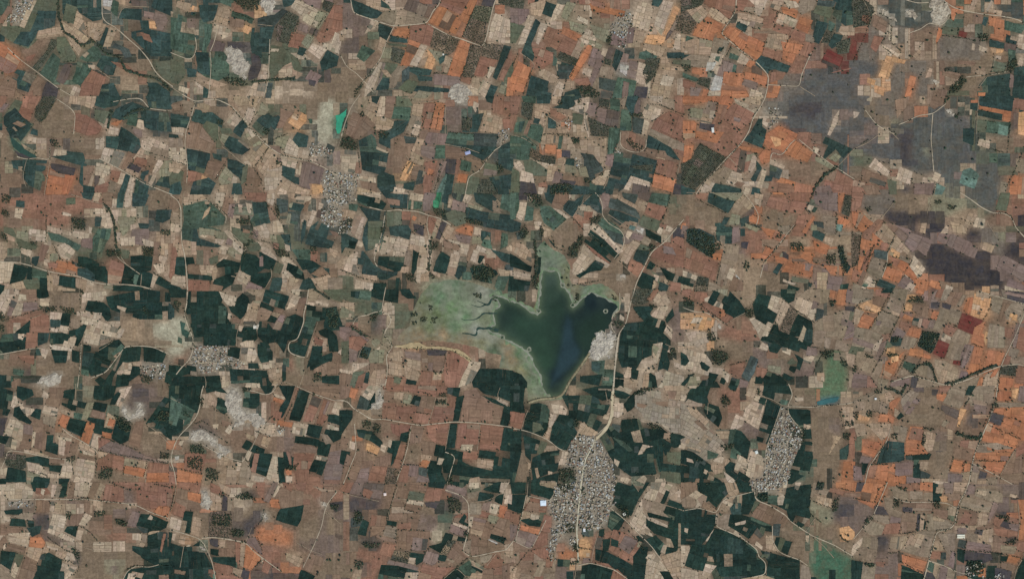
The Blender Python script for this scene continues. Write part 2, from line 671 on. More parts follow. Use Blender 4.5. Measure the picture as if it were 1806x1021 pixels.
p 68 16 75 26 69 33 59 28
G 76 25 82 32 78 36 74 44 66 38 68 33
e 54 40 62 42 57 50 52 46
o 52 34 64 34 66 40 54 40
G 62 42 72 46 80 50 84 56 76 62 66 60 56 52
e 78 34 86 36 97 50 88 54 80 44
p 80 34 84 34 90 42 86 44
G 86 32 92 24 100 18 112 18 104 36 98 42 92 38
G 102 28 114 20 118 24 110 36
o 104 18 110 16 116 18 108 22
b 116 12 130 18 124 24 118 34 112 34 116 22
=s 42 10 54 10 60 18 50 20
=v 48 6 58 8 62 12 52 11
t 68 10 76 12 80 20 74 18
t 66 0 80 0 74 10 68 8
p 80 0 92 0 86 14 76 24 82 32 90 14
p 82 12 90 14 84 30 78 22
e 96 6 105 14 100 20 92 20
t 84 0 98 0 90 12 82 10
=s 118 0 150 2 148 18 130 16 120 8
Y 132 14 144 20 144 26 136 36 124 28
G 134 38 146 42 144 54 136 54 128 48
s 147 42 153 44 152 50 146 48
p 126 44 136 54 134 64 120 60 122 50
e 112 44 126 42 120 56 110 50
t 98 50 84 56 80 64 90 76 103 54
t 104 54 114 60 112 66 100 86 92 77
p 102 76 118 74 118 86 112 98 100 100 99 88
t 104 66 118 66 118 74 104 78
v 112 66 131 68 130 72 116 70
p 116 62 136 66 132 77 118 73
G 118 73 132 77 131 85 136 86 136 94 126 90 118 84
p 134 68 139 70 137 84 132 82
v 140 69 163 77 158 93 146 92 148 99 136 95 137 84
Y 149 93 160 94 163 102 150 104
t 124 88 136 96 148 100 146 104 112 104 116 96
G 60 66 70 68 80 74 80 88 74 90 72 86 60 78
e 58 74 66 82 64 92 54 94 50 88
p 66 84 71 86 70 92 64 92
o 76 76 82 72 80 90 74 94
b 82 76 90 76 97 89 92 98 100 104 76 104 80 90
G 66 92 74 92 76 104 64 104
t 52 94 60 94 58 104 50 104
p 76 62 80 64 86 74 78 72
=s 150 2 160 2 158 18 148 22 144 30 144 20
=H 160 6 172 4 174 16 166 26 170 40 166 52 156 44 150 36 156 22
=H 152 26 168 20 166 48 154 44
T 174 20 184 20 180 32 178 40 174 34
g 146 24 150 24 150 29 147 29
p 140 56 146 58 146 66 138 66
V 145 51 158 49 170 58 168 66 160 64 148 64
V 162 80 172 78 182 82 182 104 160 104 160 92
K 166 50 174 54 172 60
/ 12 -2 26 6 38 4 48 3 64 10 72 19 82 32 92 42 102 52 116 62 132 66 148 69 162 75 172 82 183 86
/ 26 6 23 18 16 38 15 52 18 74 17 92
/ 17 55 32 57 42 60
/ 56 30 67 14
/ 54 53 66 62 74 70 84 74
/ 182 40 176 56 171 72
/ 51 32 51 46 57 52
_ 90 74 104 54
_ 86 74 96 88 100 104
_ 108 46 124 40
_ 64 11 82 32 100 50
_ 0 67 16 73
_ 48 88 58 70
_ 116 62 150 70
_ 92 16 84 30
* 88 5 87 9 132 12 10 61 20 40 110 63 152 81 135 16 135 20 134 23 119 57 117 55 130 34 117 90 80 94 86 94 114 70 155 68 136 54
X 86 3 88 4 88 10 86 9
X 98 34 106 34 104 42 98 40
X 112 68 118 70 118 74 112 72
X 48 24 56 26 54 32 48 28
@12
T -2 20 4 16 2 28 -2 34
s 14 2 30 0 30 12 34 22 24 20 14 14
t 30 0 42 0 36 22 32 30 20 20 28 10
G 32 0 41 0 38 8 32 6
p 42 0 47 0 46 20 42 34 36 36 37 20
b 47 0 58 0 54 22 46 24
t 37 22 46 22 58 28 52 36 36 36
b 12 17 26 20 36 30 26 40 15 46 4 40 8 26
o 58 0 70 0 76 10 62 12 58 10
g 56 11 74 12 72 26 60 24 53 24
G 56 26 72 26 66 38 52 46 44 38 54 34
t 76 8 87 8 85 22 74 20
s 74 20 85 22 80 32 68 38 72 28
p 78 26 85 27 81 43 74 40
r 88 8 100 7 94 34 84 34
O 100 7 110 8 106 36 94 34
b 84 36 92 36 88 46 81 43
t 80 45 88 46 82 62 74 58
t 74 58 82 62 88 68 86 74 72 68
Y 70 68 78 72 68 90 62 88
v 92 38 112 40 110 52 88 50 89 44
=v 110 12 130 10 126 38 110 36
G 139 20 151 18 144 38 128 38 128 30 138 34
Q 128 22 138 24 136 38 127 36
G 152 0 162 0 160 8 154 6
p 140 5 146 8 142 18 139 12
r 162 0 182 0 182 22 160 18 160 8
t 152 20 162 20 172 24 170 34 168 40 146 37
r 170 24 182 24 182 36 172 34
=d 114 8 140 10 138 22 126 16
g 113 38 140 40 140 54 110 50
K 140 39 166 40 164 54 150 58 140 52
G 110 51 140 52 166 54 150 68 130 58
b 110 52 132 56 132 64 110 65
b 130 64 150 70 150 78 136 72
g 126 67 138 70 136 80 126 78
k 111 66 122 67 120 82 110 82
r 122 67 127 68 123 83 120 82
O 124 82 134 83 132 92 122 90
G 110 82 120 83 116 104 108 104
J 110 84 112 82 108 104 100 104 104 94
v 106 68 112 69 102 92 100 100 96 104 98 94
o 134 84 146 86 146 104 130 104
Q 148 88 160 88 166 104 142 104
o 120 92 132 92 130 104 118 104
G 166 54 182 46 182 80 166 74
o 152 70 168 74 164 84 150 84
=K 162 58 170 50 168 72 158 70
G 156 86 182 82 182 104 166 104
g 100 52 110 52 110 66 98 66
v 84 52 100 54 98 68 84 62
=b 60 44 70 40 78 50 74 58 68 56 56 52
=b 54 52 74 60 72 70 64 80 52 84 48 72
r 88 70 102 68 98 82 88 84
b 76 74 90 74 84 86 72 90
O 92 76 98 78 96 84 90 83
K 82 78 90 80 86 92 78 94
r 88 82 98 84 94 104 84 104 86 92
G 18 47 32 40 36 44 38 54 50 60 48 74 44 84 22 78 20 60
G 40 38 52 44 52 56 40 50
p 37 53 50 59 50 61 37 56
p 0 56 10 56 16 58 16 70 14 82 0 78
G 44 80 56 84 58 100 44 104 38 96 38 84
p 19 84 36 86 37 92 19 89
b 19 89 37 93 38 104 24 100
t 17 96 36 101 36 104 16 104
p 56 96 68 98 66 104 54 104
b 78 98 86 94 87 104 76 104
G 66 92 78 90 76 100 66 98
X 0 44 10 42 16 50 16 58 4 56 -2 54
X 20 16 25 17 24 22 20 22
X 38 36 46 36 52 40 46 46 40 44
K 66 42 80 44 78 50 68 50
V 0 82 10 82 19 84 17 100 8 104 -2 104
V 168 36 176 34 178 46 170 50 164 52
W 116 0 136 0 136 8 122 8
t 103 3 111 3 110 7 102 6
/ 20 -2 10 12 4 28 0 42
/ 70 0 77 7 104 5
/ 80 2 64 2
/ 110 51 132 55 146 60
/ 178 42 168 44 170 54 164 55 152 70 146 80 135 84 131 104
/ 68 62 72 68
/ 13 82 14 104
/ 110 40 110 10
_ 17 46 18 62 20 76
_ 82 44 90 18
_ 94 35 100 8
_ 100 36 104 16 110 10
_ 114 38 142 41
_ 66 40 82 43
_ 108 68 98 102
_ 64 80 72 70 80 72
* 45 23 37 17 57 10 65 7 36 37 36 40 22 11 102 12 91 18 109 18 86 22 109 26 151 31 178 21 169 3 144 13 130 23 134 24 127 67 98 70 97 66 122 40 132 56 58 100 85 66 149 68 166 44 174 14 128 58 96 84 90 82 105 73 104 80 110 93 140 80 82 50 90 51 58 50 60 46 35 34 64 22
X 164 70 172 74 172 80 166 82
@13
r -2 0 10 0 6 18 0 36 -2 38
Q 10 6 23 7 20 26 10 20
o 6 22 20 26 14 40 2 40
g 4 28 14 26 10 38 2 38
b 18 24 23 26 16 40 12 40
g 20 30 30 30 33 34 30 50 16 42
g 10 0 26 0 25 8 12 6
G 26 0 42 0 40 8 26 8
t 42 0 53 0 50 10 42 8
G 53 0 72 0 66 10 60 14 42 12 50 10
p 66 5 82 0 82 12 76 14 76 20 60 13 68 10
t 24 8 36 10 52 18 67 22 66 25 56 22 40 18 34 32 24 26
r 40 12 52 18 58 22 52 26 40 20
G 24 23 30 24 28 30 22 28
G 38 22 46 26 48 34 38 34
o 64 18 76 20 74 30 64 29
t 46 32 58 32 62 38 50 40
t 64 30 76 31 80 44 65 44
p 76 6 82 6 79 26 84 44 81 44 76 28
v 82 6 90 8 88 22 78 20
v 90 12 101 14 98 31 90 28
d 101 14 114 16 112 33 98 31
Q 80 22 90 26 102 32 102 43 84 42
Q 92 2 104 4 102 12 92 10
g 104 2 114 4 114 16 104 14
s 114 6 120 0 122 0 118 14
g 116 14 126 16 126 38 114 36
d 126 4 136 4 136 20 124 18
g 103 33 114 34 114 46 108 60 101 62 102 44
K 128 22 140 24 137 40 128 38
p 138 18 143 8 158 14 156 22 148 26 138 22
p 140 24 146 28 142 42 137 40
s 158 2 174 4 172 14 156 10
p 146 0 160 0 158 8 146 4
r 172 0 182 0 182 18 172 14
r 152 24 166 16 182 22 182 66 170 56 148 42 146 38
s 146 34 182 50 182 58 164 54 146 40
G 144 41 168 54 178 68 166 64 156 58 142 54
b 116 37 126 37 140 46 142 54 136 58 124 58 115 52
b 142 55 162 58 164 62 178 70 172 96 172 104 148 96 154 76 154 66 140 60
r 154 66 176 70 172 90 152 80
O 150 82 174 88 170 102 148 96
G 108 60 124 60 154 68 151 80 149 92 126 84 118 98 108 104 98 104 104 80
p 126 84 147 91 146 96 134 94 127 92 124 100 118 98
d 128 92 146 96 144 104 126 104
t 36 20 38 22 34 40 46 44 62 42 62 52 52 50 36 50 32 58 30 50 34 34
t 37 40 50 42 48 50 36 50
g 50 42 54 42 52 56 48 56
t 54 42 62 44 66 52 68 58 54 56
O 35 51 47 52 46 62 35 60
k 53 57 64 58 62 66 52 64
s 62 54 72 56 76 62 70 68 62 66
K 72 60 86 60 97 76 94 86 84 90 76 78 76 66
t 72 46 92 46 100 44 100 60 100 70 98 78 86 62 74 60 72 54
g -2 42 14 42 26 52 24 66 12 68 -2 66
Q 20 54 32 62 46 64 46 72 32 70 18 64
p 21 67 32 70 44 72 40 78 26 70
o 12 68 22 68 38 78 36 92 26 94 22 82 14 80
p 2 70 8 68 14 76 8 80 2 74
p 10 78 22 82 24 92 8 90
k 8 90 24 92 27 104 6 104
t 38 73 48 74 44 90 36 90
o 0 76 8 80 8 104 -2 104
v 46 79 54 82 52 92 42 92
t 48 66 56 64 60 72 56 82 48 78
e 56 72 68 74 68 82 56 80
G 58 66 66 66 66 74 56 72
b 54 84 74 86 76 94 70 96 54 90
k 52 88 68 90 66 94 50 92
G 38 94 66 94 84 96 82 104 36 104
e 70 76 78 74 82 86 72 84
t 84 90 100 78 104 78 98 94 88 94
p 98 78 104 78 102 86 96 86
v 100 62 108 62 106 76 98 72
p 28 96 36 94 32 104 27 104
r 36 90 28 92 28 96 38 96
k 172 92 182 94 182 104 170 104
X 42 94 58 92 66 96 60 104 40 104
Q 124 74 150 72 148 80 128 76
G 82 92 102 96 96 104 82 104
G 126 38 128 22 120 10 122 0 134 0 130 10
V 56 22 63 26 62 36 57 34
V 66 66 74 66 74 76 68 76
V 110 52 116 52 114 62 108 60
/ 0 41 12 44 24 52 30 56
/ 37 20 52 31
/ 115 38 114 52 122 58 134 60 142 56 142 46
/ 76 12 79 28 83 44
/ 102 86 97 98
/ 178 68 175 84
_ 88 30 89 14 92 11 114 16
_ 90 29 100 32 112 33
_ 38 40 62 41
_ 146 95 154 70
_ 143 8 158 10 182 20
_ 148 27 160 18
_ 152 82 164 85
* 33 18 77 9 85 9 37 20 34 41 49 41 93 46 87 49 97 54 92 52 155 60 148 60 171 26 170 29 169 36 162 84 175 40 160 73 170 88 168 21 110 33 50 79 65 83 36 79 98 76 126 28 174 7 134 70 139 71 96 82 78 44 174 82 174 45 25 68 40 72
X 62 44 72 44 72 50 66 52
X 124 18 138 18 140 22 126 22
X 70 4 74 4 72 8
X 50 4 54 6 52 10
X 120 46 126 44 130 50 140 52 136 58 128 56
X 76 86 84 86 84 92 78 92
X 93 80 97 80 96 84
@14
O 0 0 50 0 54 4 48 14 26 6 14 8 0 8
s 8 12 24 14 27 5 38 7 36 16 30 26 16 26 6 24
e 8 12 22 14 20 24 8 22
p 29 15 35 16 34 24 28 24
t 20 22 32 24 30 30 18 28
p 54 2 80 13 77 19 56 7
s 74 8 84 6 80 12
t 60 2 84 0 82 10 72 8
r 48 12 56 8 76 18 72 26 62 36 44 26
v 54 22 62 24 60 28 54 26
r 36 8 48 10 38 34 30 32 34 22
O 0 26 12 26 20 34 44 38 36 50 12 44 0 46
k 18 28 34 30 32 38 18 34
=r 2 44 14 40 50 46 66 52 46 64 40 62 20 50
O 2 52 12 52 8 70 0 70
=r 44 26 70 38 64 48 44 44 38 40
Q 18 50 46 65 28 84 12 100 0 92 -2 72 10 66 14 56
G 80 24 86 24 84 32 89 36 84 55 64 47 72 38
p 85 22 93 25 89 33 84 29
O 88 40 102 31 122 40 118 48 108 60 92 58 86 50
Y 92 42 104 44 104 52 98 54
O 102 36 112 40 108 46 100 44
m 84 0 182 0 182 20 166 14 158 32 152 44 120 36 102 24 90 12
=k 110 14 134 4 150 8 146 26 124 22
=k 102 26 126 36 124 40 116 38
S 88 0 110 2 104 14 86 12
=v 165 14 176 16 182 14 182 24 168 30 164 24
p 160 22 166 14 164 28 156 42 153 41
m 166 30 182 26 182 54 154 44 158 36
G 151 43 180 56 170 66 162 56 150 67 148 64 154 52 148 50
r 122 38 136 38 136 50 148 52 144 62 138 56 120 48
b 142 52 152 54 148 66 142 62
p 138 53 145 56 142 61 138 58
e 162 60 168 64 162 70 154 66
r 154 66 166 72 160 76 150 70
O 56 52 84 56 86 62 62 56
O 86 56 94 58 92 70 84 72 80 64
r 94 54 108 60 104 66 92 64
O 106 60 120 47 138 60 132 70 118 66
r 46 64 60 56 74 60 72 78 60 82 44 74
e 68 62 78 60 74 68 66 70
p 74 62 79 64 77 74 72 82 69 78
G 78 68 84 76 76 92 72 88 78 78
p 84 77 89 79 84 98 77 96 82 86
p 92 66 109 74 107 77 92 72
K 92 72 106 78 102 88 92 84
G 88 84 96 84 94 90 86 90
e 140 64 148 66 160 74 158 78 140 68
=b 110 66 132 70 140 78 148 84 138 96 104 92 104 86 110 76
=s 132 66 142 68 156 78 150 84 138 78
O 104 86 94 96 96 104 138 104 140 96 124 92
r 92 90 118 94 118 104 90 100
s 30 82 44 74 54 78 46 94 28 86
p 52 79 63 82 64 92 56 95 45 92
G 32 92 46 94 62 98 62 104 30 104
p 26 88 34 92 30 100 18 104 20 96
b 58 90 66 92 62 96
p 66 96 72 98 70 104 64 104
p 70 90 76 90 76 94 70 94
s 86 90 92 92 90 98 84 96
r 160 76 182 90 182 104 150 104 150 90
b 156 80 164 78 160 90 150 88
m 166 72 182 54 182 88 164 76
v 140 96 156 94 160 104 140 104
G 74 96 82 98 82 104 72 104
G -2 94 14 100 10 104 -2 104
V 84 13 102 12 104 20 98 30 90 36 90 28 96 22 86 18
/ 88 0 82 12 74 24 70 38 62 50 48 64 30 84 20 94 14 104
/ 48 64 58 74 70 90
/ 123 46 138 58 160 74 182 88
/ 119 46 112 52 108 60 104 64 94 58 93 66
/ 182 55 172 66 164 74
~ 164 74 150 84 140 96 138 104
_ 62 50 40 74 20 94
_ 18 50 46 65
_ 0 92 16 100
_ 74 22 80 14
_ 28 5 38 7 36 16
* 50 9 62 6 65 4 36 16 28 11 34 21 39 29 48 26 55 35 65 30 62 40 53 30 71 30 34 40 30 44 39 49 47 49 44 55 52 49 38 57 57 51 70 51 86 55 106 46 80 31 82 41 67 62 63 66 56 75 71 80 44 87 125 71 113 84 125 90 142 64 148 77 150 82 149 69 117 94 95 97 52 92 10 50 8 56 0 44 4 36 12 38 16 44 7 15 0 22 136 46 140 49 12 58 60 36 58 38
X 76 60 80 60 80 66 76 64
@15
m 0 0 14 2 12 14 28 30 40 36 30 40 0 56
=s 16 6 50 8 44 24 40 36 24 28 14 14
m 0 0 10 4 10 12 0 16
p 14 3 20 0 19 6 14 5
=S 22 0 60 0 56 14 46 26 30 22
b 44 4 60 0 56 12 46 24
t 70 0 76 0 76 9 70 8
b 80 10 84 0 98 0 96 8 86 14
=v 0 48 6 36 16 26 32 36 24 42 14 48 4 54
p 0 16 7 17 4 22 0 24
m 0 56 28 42 46 48 48 66 44 74 22 64
n 48 30 54 28 70 20 84 19 83 44 48 36
n 48 34 84 44 82 80 64 82 48 74
=k 49 34 64 38 62 76 49 74
m 84 18 98 12 112 20 124 28 130 40 116 50 84 44
n 84 28 112 32 116 48 84 44
G 116 34 128 34 127 52 116 48
n 84 44 128 52 128 66 110 76 108 94 92 92 86 80
m 112 52 136 56 132 72 112 68
=o 130 54 146 56 144 74 130 70
n 132 58 144 60 142 66 130 64
=e 74 54 80 54 80 66 76 62
G 132 0 170 0 168 16 134 10
G 124 6 132 6 132 16 124 14
O 133 10 167 16 166 28 158 26 158 20 133 14
G 132 14 158 19 157 26 130 20
=e 130 21 144 24 142 26 130 24
O 124 4 132 4 132 7 124 7
g 140 26 166 28 164 40 140 38
o 130 24 142 26 140 38 130 38
J 154 30 164 32 163 42 153 40
r 170 2 182 4 182 16 168 12
=k 170 16 175 16 174 34 168 36
Y 175 17 182 16 182 42 174 40
=b 166 38 180 42 174 62 162 60
=s 148 42 164 46 162 60 148 56
p 133 45 145 47 144 56 131 52
J 116 78 124 76 130 80 133 84 128 98 112 92
J 88 92 98 96 94 104 86 104
n 134 70 150 72 156 90 150 104 130 104 134 88
=g 150 60 160 60 158 76 150 72
=d 160 60 174 62 170 74 160 72
n 96 90 114 92 120 100 104 104
p 86 80 93 83 89 91 83 88
p 23 65 39 80 36 85 16 75
p 49 74 63 80 60 94 50 90 45 88
=o 0 60 12 62 20 66 14 74 0 76
=s 26 66 44 74 44 80 36 78
b 10 76 36 86 34 96 8 88
r 0 88 22 94 24 104 -2 104
o 36 88 46 90 46 104 38 104
=s 0 76 12 76 8 88 0 90
b 8 94 22 94 30 104 14 104
s 62 80 74 84 72 94 62 92
v 64 92 86 92 84 104 64 104
=k 52 94 62 96 60 104 50 104
O 170 83 182 86 182 104 164 104 166 92
s 172 66 182 66 182 82 172 80
s 156 90 164 92 160 104 154 104
p 123 14 126 14 125 20 123 20
W 96 12 102 13 107 18 105 22 98 16
=e 42 24 48 26 48 38 40 34
/ 12 14 24 30 34 36 46 41
/ 98 8 84 19 70 20 54 28 48 30
/ 84 19 82 44 85 80
/ 40 38 48 46
/ 0 56 16 49 30 38
/ 133 0 131 20 130 40
/ 74 85 88 92 98 96
_ 163 60 166 28
_ 182 52 172 76 162 96
_ 140 26 152 28
_ 6 52 16 46
_ 88 92 84 104
_ 10 84 6 94
_ 148 57 162 60
* 25 20 24 30 20 17 36 4 38 35 12 14 38 71 44 73 32 70 65 80 72 83 80 90 17 67 15 70 139 46 145 47 120 88 160 94 169 92 151 57 128 88 97 55 112 5 61 90 62 88 114 26 74 3 82 59 40 80 126 67 150 68 142 82
X 97 0 102 0 100 6 96 8
X 108 18 112 18 110 24 107 22
@20
=r -2 0 86 0 100 10 94 24 74 34 50 38 20 36 4 34 -2 40
=b 4 14 16 16 30 30 48 34 26 38 4 34
=r 30 8 48 10 50 24 34 26
=s 76 24 100 22 98 34 80 40 74 34
=k 78 26 92 26 92 38 80 40
G 86 0 100 0 97 8 88 6
t 100 0 108 0 104 10 98 9
b 108 0 120 0 118 16 110 12
G 125 0 132 0 130 16 123 16
p 133 0 140 0 138 15 131 16
G 140 0 158 2 153 14 140 15
=s 158 2 182 0 182 16 172 14 160 24
G 166 18 182 18 180 28 172 32 164 30
G 17 8 26 9 26 16 17 15
p 16 16 25 17 23 28 15 26
o 70 6 80 5 80 12 70 13
p 66 20 76 23 75 25 66 24
p 100 17 114 17 120 26 121 33 116 40 107 35 107 25 101 24
G 101 25 108 26 106 36 100 36
p 118 18 126 18 124 34 122 30
e 126 18 144 16 144 30 136 40 130 46 127 40 126 34 124 32
p 134 18 144 16 144 25 134 26
e 132 27 143 26 142 32 132 34
p 138 34 146 32 147 24 148 36 138 40
v 140 39 158 38 158 48 152 56 143 54 138 46
p 127 48 143 46 143 56 128 56
p 122 42 128 42 126 52 124 52
G 146 32 158 33 157 38 148 38
o 4 36 14 38 18 48 10 46 4 42
e 18 40 30 42 30 54 20 60 16 52
t 4 42 16 48 16 52 8 50
p 31 38 49 40 48 52 36 51 30 48
p 50 35 66 39 66 44 58 43 50 40
g 50 42 62 44 78 52 86 56 82 62 70 54 54 50
o 17 48 30 52 40 56 38 60 20 60
p 70 40 76 42 76 46 70 45
p 77 40 95 43 94 48 86 49 76 46
p 94 36 98 37 97 44 94 43
o 98 36 106 38 104 44 97 42
g 104 38 118 38 116 48 112 54 108 64 98 62 98 48
v 86 49 98 48 98 60 86 57
=o 82 56 108 62 112 68 96 66 80 66
=s 116 44 122 42 122 60 113 60 112 54
p 150 48 164 52 162 58 152 56
b 128 57 145 56 142 59 130 58
t 137 61 152 62 150 66 138 66
t 144 58 150 56 149 66 145 64
b 163 52 170 52 166 66 162 66
t 170 52 178 54 178 66 170 66
o 128 60 137 61 136 70 128 70
D 128 68 150 66 162 68 160 82 148 86 134 74
s 22 58 36 62 35 70 26 66
p 22 58 34 61 32 68 22 64
b 44 54 52 56 47 72 42 73 40 70
t -2 52 8 52 6 70 -2 70
t 52 56 56 58 60 66 52 72 50 68
e 54 64 60 64 62 70 58 73 52 71
p 60 57 68 53 74 56 80 62 73 72 64 68
p 47 70 53 71 52 78 46 77
O 60 72 83 75 80 88 68 86 56 80
r 50 74 62 74 60 80 52 80
G 34 68 42 67 40 74 38 78 33 74
b 76 72 88 76 86 80 80 78
D 78 67 92 68 104 74 110 74 114 84 114 96 100 92 92 80 82 78 80 72
G 82 80 92 80 100 86 100 94 82 87
D 62 87 81 90 80 101 62 98
t 54 85 63 87 62 98 54 98
r 118 70 132 76 130 88 126 97 114 97 114 84
D 132 76 142 82 148 86 150 98 128 97 130 86
D 148 84 158 84 164 88 160 101 150 98
g 142 86 147 87 144 98 141 96
b 162 66 172 66 170 76 164 82 160 82
p 162 76 174 74 174 84 168 86
t 174 76 182 76 182 100 172 86 176 82
p 168 66 178 68 174 76 168 72
p 162 86 167 88 162 101 159 100
D 168 88 182 96 182 104 164 96
p -2 72 15 74 10 94 -2 96
D 15 75 30 80 26 92 18 96 10 97
D 30 78 36 80 34 92 28 92
g 34 80 50 84 48 100 42 98 40 90 34 90
t 12 96 28 92 30 100 14 104
o 24 92 42 92 42 102 28 102
D 42 90 52 90 50 104 42 102
t 50 86 56 88 56 104 50 104
t 80 90 92 92 90 104 80 100
p 92 92 100 96 98 102 92 100
t 62 99 80 102 80 104 60 104
e 110 97 120 98 120 102 110 101
D 120 98 150 99 154 104 120 104
t 0 95 10 96 8 104 4 104
D -2 96 5 98 4 104 -2 104
X 150 57 163 58 162 68 152 66
X 112 60 128 60 128 68 114 68
X 2 42 8 44 8 52 2 50
X 76 26 92 28 90 40 78 38
X 32 52 40 52 38 56 33 55
X 2 0 12 4 10 12 2 10
X 2 16 10 20 10 28 2 24
X 170 40 180 40 180 46 170 44
/ 0 73 20 74 36 78 50 83 66 86 82 88 100 95 114 97 134 97 150 99 160 102
/ 52 84 53 104
/ 122 36 121 46 124 56 121 64 126 70 134 76 148 86
/ 75 2 86 5 98 10 110 12
/ 134 76 128 68
/ 150 86 149 98
~ 110 12 116 18 120 28 121 34 122 44 123 58 126 62
_ 49 24 49 52
_ 56 54 64 70 72 74
_ 162 84 180 96
_ 76 26 76 40
* 40 15 24 4 54 13 48 16 44 21 50 25 46 24 60 28 58 27 16 38 28 41 64 70 3 22 66 35 78 75 86 78 106 65 68 16 86 22 100 22 114 20 124 38 140 92 170 26 20 18 28 18 54 34 170 58 168 10 172 40 146 24
@21
t 14 0 24 2 24 12 13 14
t 24 2 34 2 38 6 32 8 24 10
b 0 4 8 6 10 14 4 18 -2 18
g 13 14 38 8 46 14 58 26 56 34 40 36 14 30
g 36 14 43 14 40 22 36 22
t 36 20 43 13 40 22
t 36 9 42 10 40 13 36 12
p 48 0 58 0 54 16 47 11
b 58 4 68 6 60 26 54 20
v 62 12 68 12 66 28 60 24
p 67 1 72 3 70 10 66 8
p 71 12 76 13 76 21 72 21
p 79 10 86 12 85 22 82 22
p 83 24 88 25 87 30 84 29
r 78 0 102 0 100 10 80 8
p 102 2 110 0 110 10 108 14 102 10
b 102 14 108 14 112 28 106 30 102 22
G 86 10 102 10 104 26 106 32 100 33 88 36 84 30 88 24
p 87 37 96 34 100 32 105 42 104 48 96 48 92 42
v 87 40 93 40 92 50 88 48
p 108 30 114 29 118 34 120 42 108 43
K 112 6 124 8 124 20 116 22 112 14
t 124 0 142 2 150 4 148 12 140 12 132 8 124 5
p 132 4 149 4 147 12 132 9
G 128 10 142 13 138 20 126 18
b 142 10 148 8 144 20 140 20
p 157 10 162 12 160 18 156 18
e 125 12 130 10 128 16 125 16
K 124 20 138 20 134 34 124 32
e 124 22 128 22 126 34 122 32
p 150 18 155 20 148 36 144 36
d 156 18 164 20 160 28 154 26
G 140 28 144 30 142 44 138 56 138 44
G 148 36 156 30 168 36 166 46 174 50 170 60 148 56 142 54
=o 128 34 140 40 138 60 128 62 124 46 126 42
b 168 40 176 42 180 46 172 46
p 138 28 141 28 140 32 138 32
t 2 20 9 22 8 26 2 26
s 0 26 10 26 10 32 0 32
p 0 32 11 34 10 42 0 41
G 12 36 28 38 30 48 36 50 54 56 50 58 28 56 12 50
g 14 30 40 36 54 40 30 38 12 38
e 30 37 47 39 46 46 30 46
e 48 40 60 42 60 50 47 48
t 38 44 47 46 46 50 38 48
p 47 48 58 50 54 55 47 53
p 34 44 40 46 36 48
v 60 48 66 50 64 56 58 54
p 54 55 62 58 58 66 50 64
e 62 58 80 58 76 70 68 70 60 64
p 66 50 76 56 80 60 76 66 66 58
t 68 64 76 66 75 72 68 70
t 13 50 27 52 28 66 15 66
=b 28 56 48 60 54 62 48 70 30 70
t 58 66 62 66 56 74 50 72
p 60 38 80 58 78 60 62 48 56 40
o 64 36 86 40 82 48 88 50 80 58 66 46
b 76 38 84 40 84 43 76 42
e 105 44 112 46 112 50 106 50
e 106 49 114 50 114 53 107 52
o 112 44 122 46 122 60 114 60
v 108 53 115 54 114 60 110 60
G 116 44 126 44 128 62 122 62 120 50
p 120 54 126 56 127 62 122 62
p 90 51 98 53 94 58 90 56
o 82 52 92 52 96 58 94 62 82 62
p 96 56 106 60 106 62 112 68 113 72 104 70 95 61
p 118 66 124 68 134 78 132 78 124 74 122 78 117 72
D 124 74 134 78 140 84 142 92 132 90 122 82
p 121 80 130 88 126 92 119 86
t 126 88 136 92 130 100 124 98
o 113 73 120 76 116 86 108 84
r 146 62 156 62 154 74 147 72
t 168 58 178 62 174 70 168 62
=s 134 78 142 78 146 88 144 93 140 88
G 142 78 168 80 168 88 152 90 146 84
g 128 60 148 60 148 74 136 72
D 132 70 150 72 160 78 140 82
t 148 90 156 90 168 86 170 90 166 104 160 104
s 166 90 182 90 182 104 166 104
t 174 76 180 70 182 78 174 80
D 14 68 24 68 26 76 18 78 14 74
o 40 70 50 66 50 74 42 76
D 56 70 74 74 72 84 60 88 52 86 48 76
D 76 64 90 66 96 72 100 80 84 90 74 82 74 72
D 94 62 112 72 108 82 98 80 94 70
v 94 68 98 66 98 78 94 78
t 50 82 47 94 44 94 44 80 48 78
p 72 82 85 88 80 98 70 92
D 86 86 106 84 106 88 100 101 84 94
t 26 76 46 77 43 88 32 86
b 18 76 30 76 32 86 18 84
D 18 86 44 88 43 93 18 91
r 19 92 42 94 40 104 18 104
p 2 88 15 88 16 100 0 97
D -2 96 10 100 14 104 -2 104
r 3 50 9 48 8 60 4 86 0 92 -2 88
D 6 68 14 68 16 88 4 86
t 4 54 12 54 14 66 8 68
D 46 92 60 86 70 86 66 96 54 104 44 98
v 82 94 98 100 96 104 78 104
b 42 96 56 99 54 104 42 104
G 108 90 118 90 118 104 104 104
t 118 96 124 94 122 104 116 104
G 140 92 148 90 156 104 136 102
b 148 86 160 78 168 86 158 90
V 162 0 182 0 182 40 170 37 157 29 160 18 164 10
/ 0 3 8 8 10 14 11 16 11 40 12 54 15 66 17 84 18 104
/ 14 0 12 14
/ 12 13 38 7 48 14 60 25 58 32
/ 60 38 80 58
/ 100 101 108 88 106 80
/ 82 92 64 88
_ 38 7 60 24
_ 82 22 86 36 92 50 108 54 124 66 132 74
_ 100 10 112 24 118 32
* 52 10 48 22 66 16 20 20 21 34 80 90 108 78 74 58 20 58 26 97 32 96 125 52 120 36 44 62 40 14 137 68 76 40 86 44 110 60 84 52
X 110 10 114 14 116 26 112 22
X 68 26 84 28 82 34 70 32
X 110 60 126 62 126 68 114 68
X 148 56 154 58 154 66 148 64
X 76 56 82 50 90 50 82 58 78 72
@22
p 20 0 42 0 42 7 32 6
D 17 2 40 6 48 12 44 18 30 16 17 10
G 42 0 72 2 71 17 52 16 50 8
b 48 6 62 8 62 14 50 12
p 54 0 72 0 72 2 56 1
p 73 0 87 2 86 9 72 8
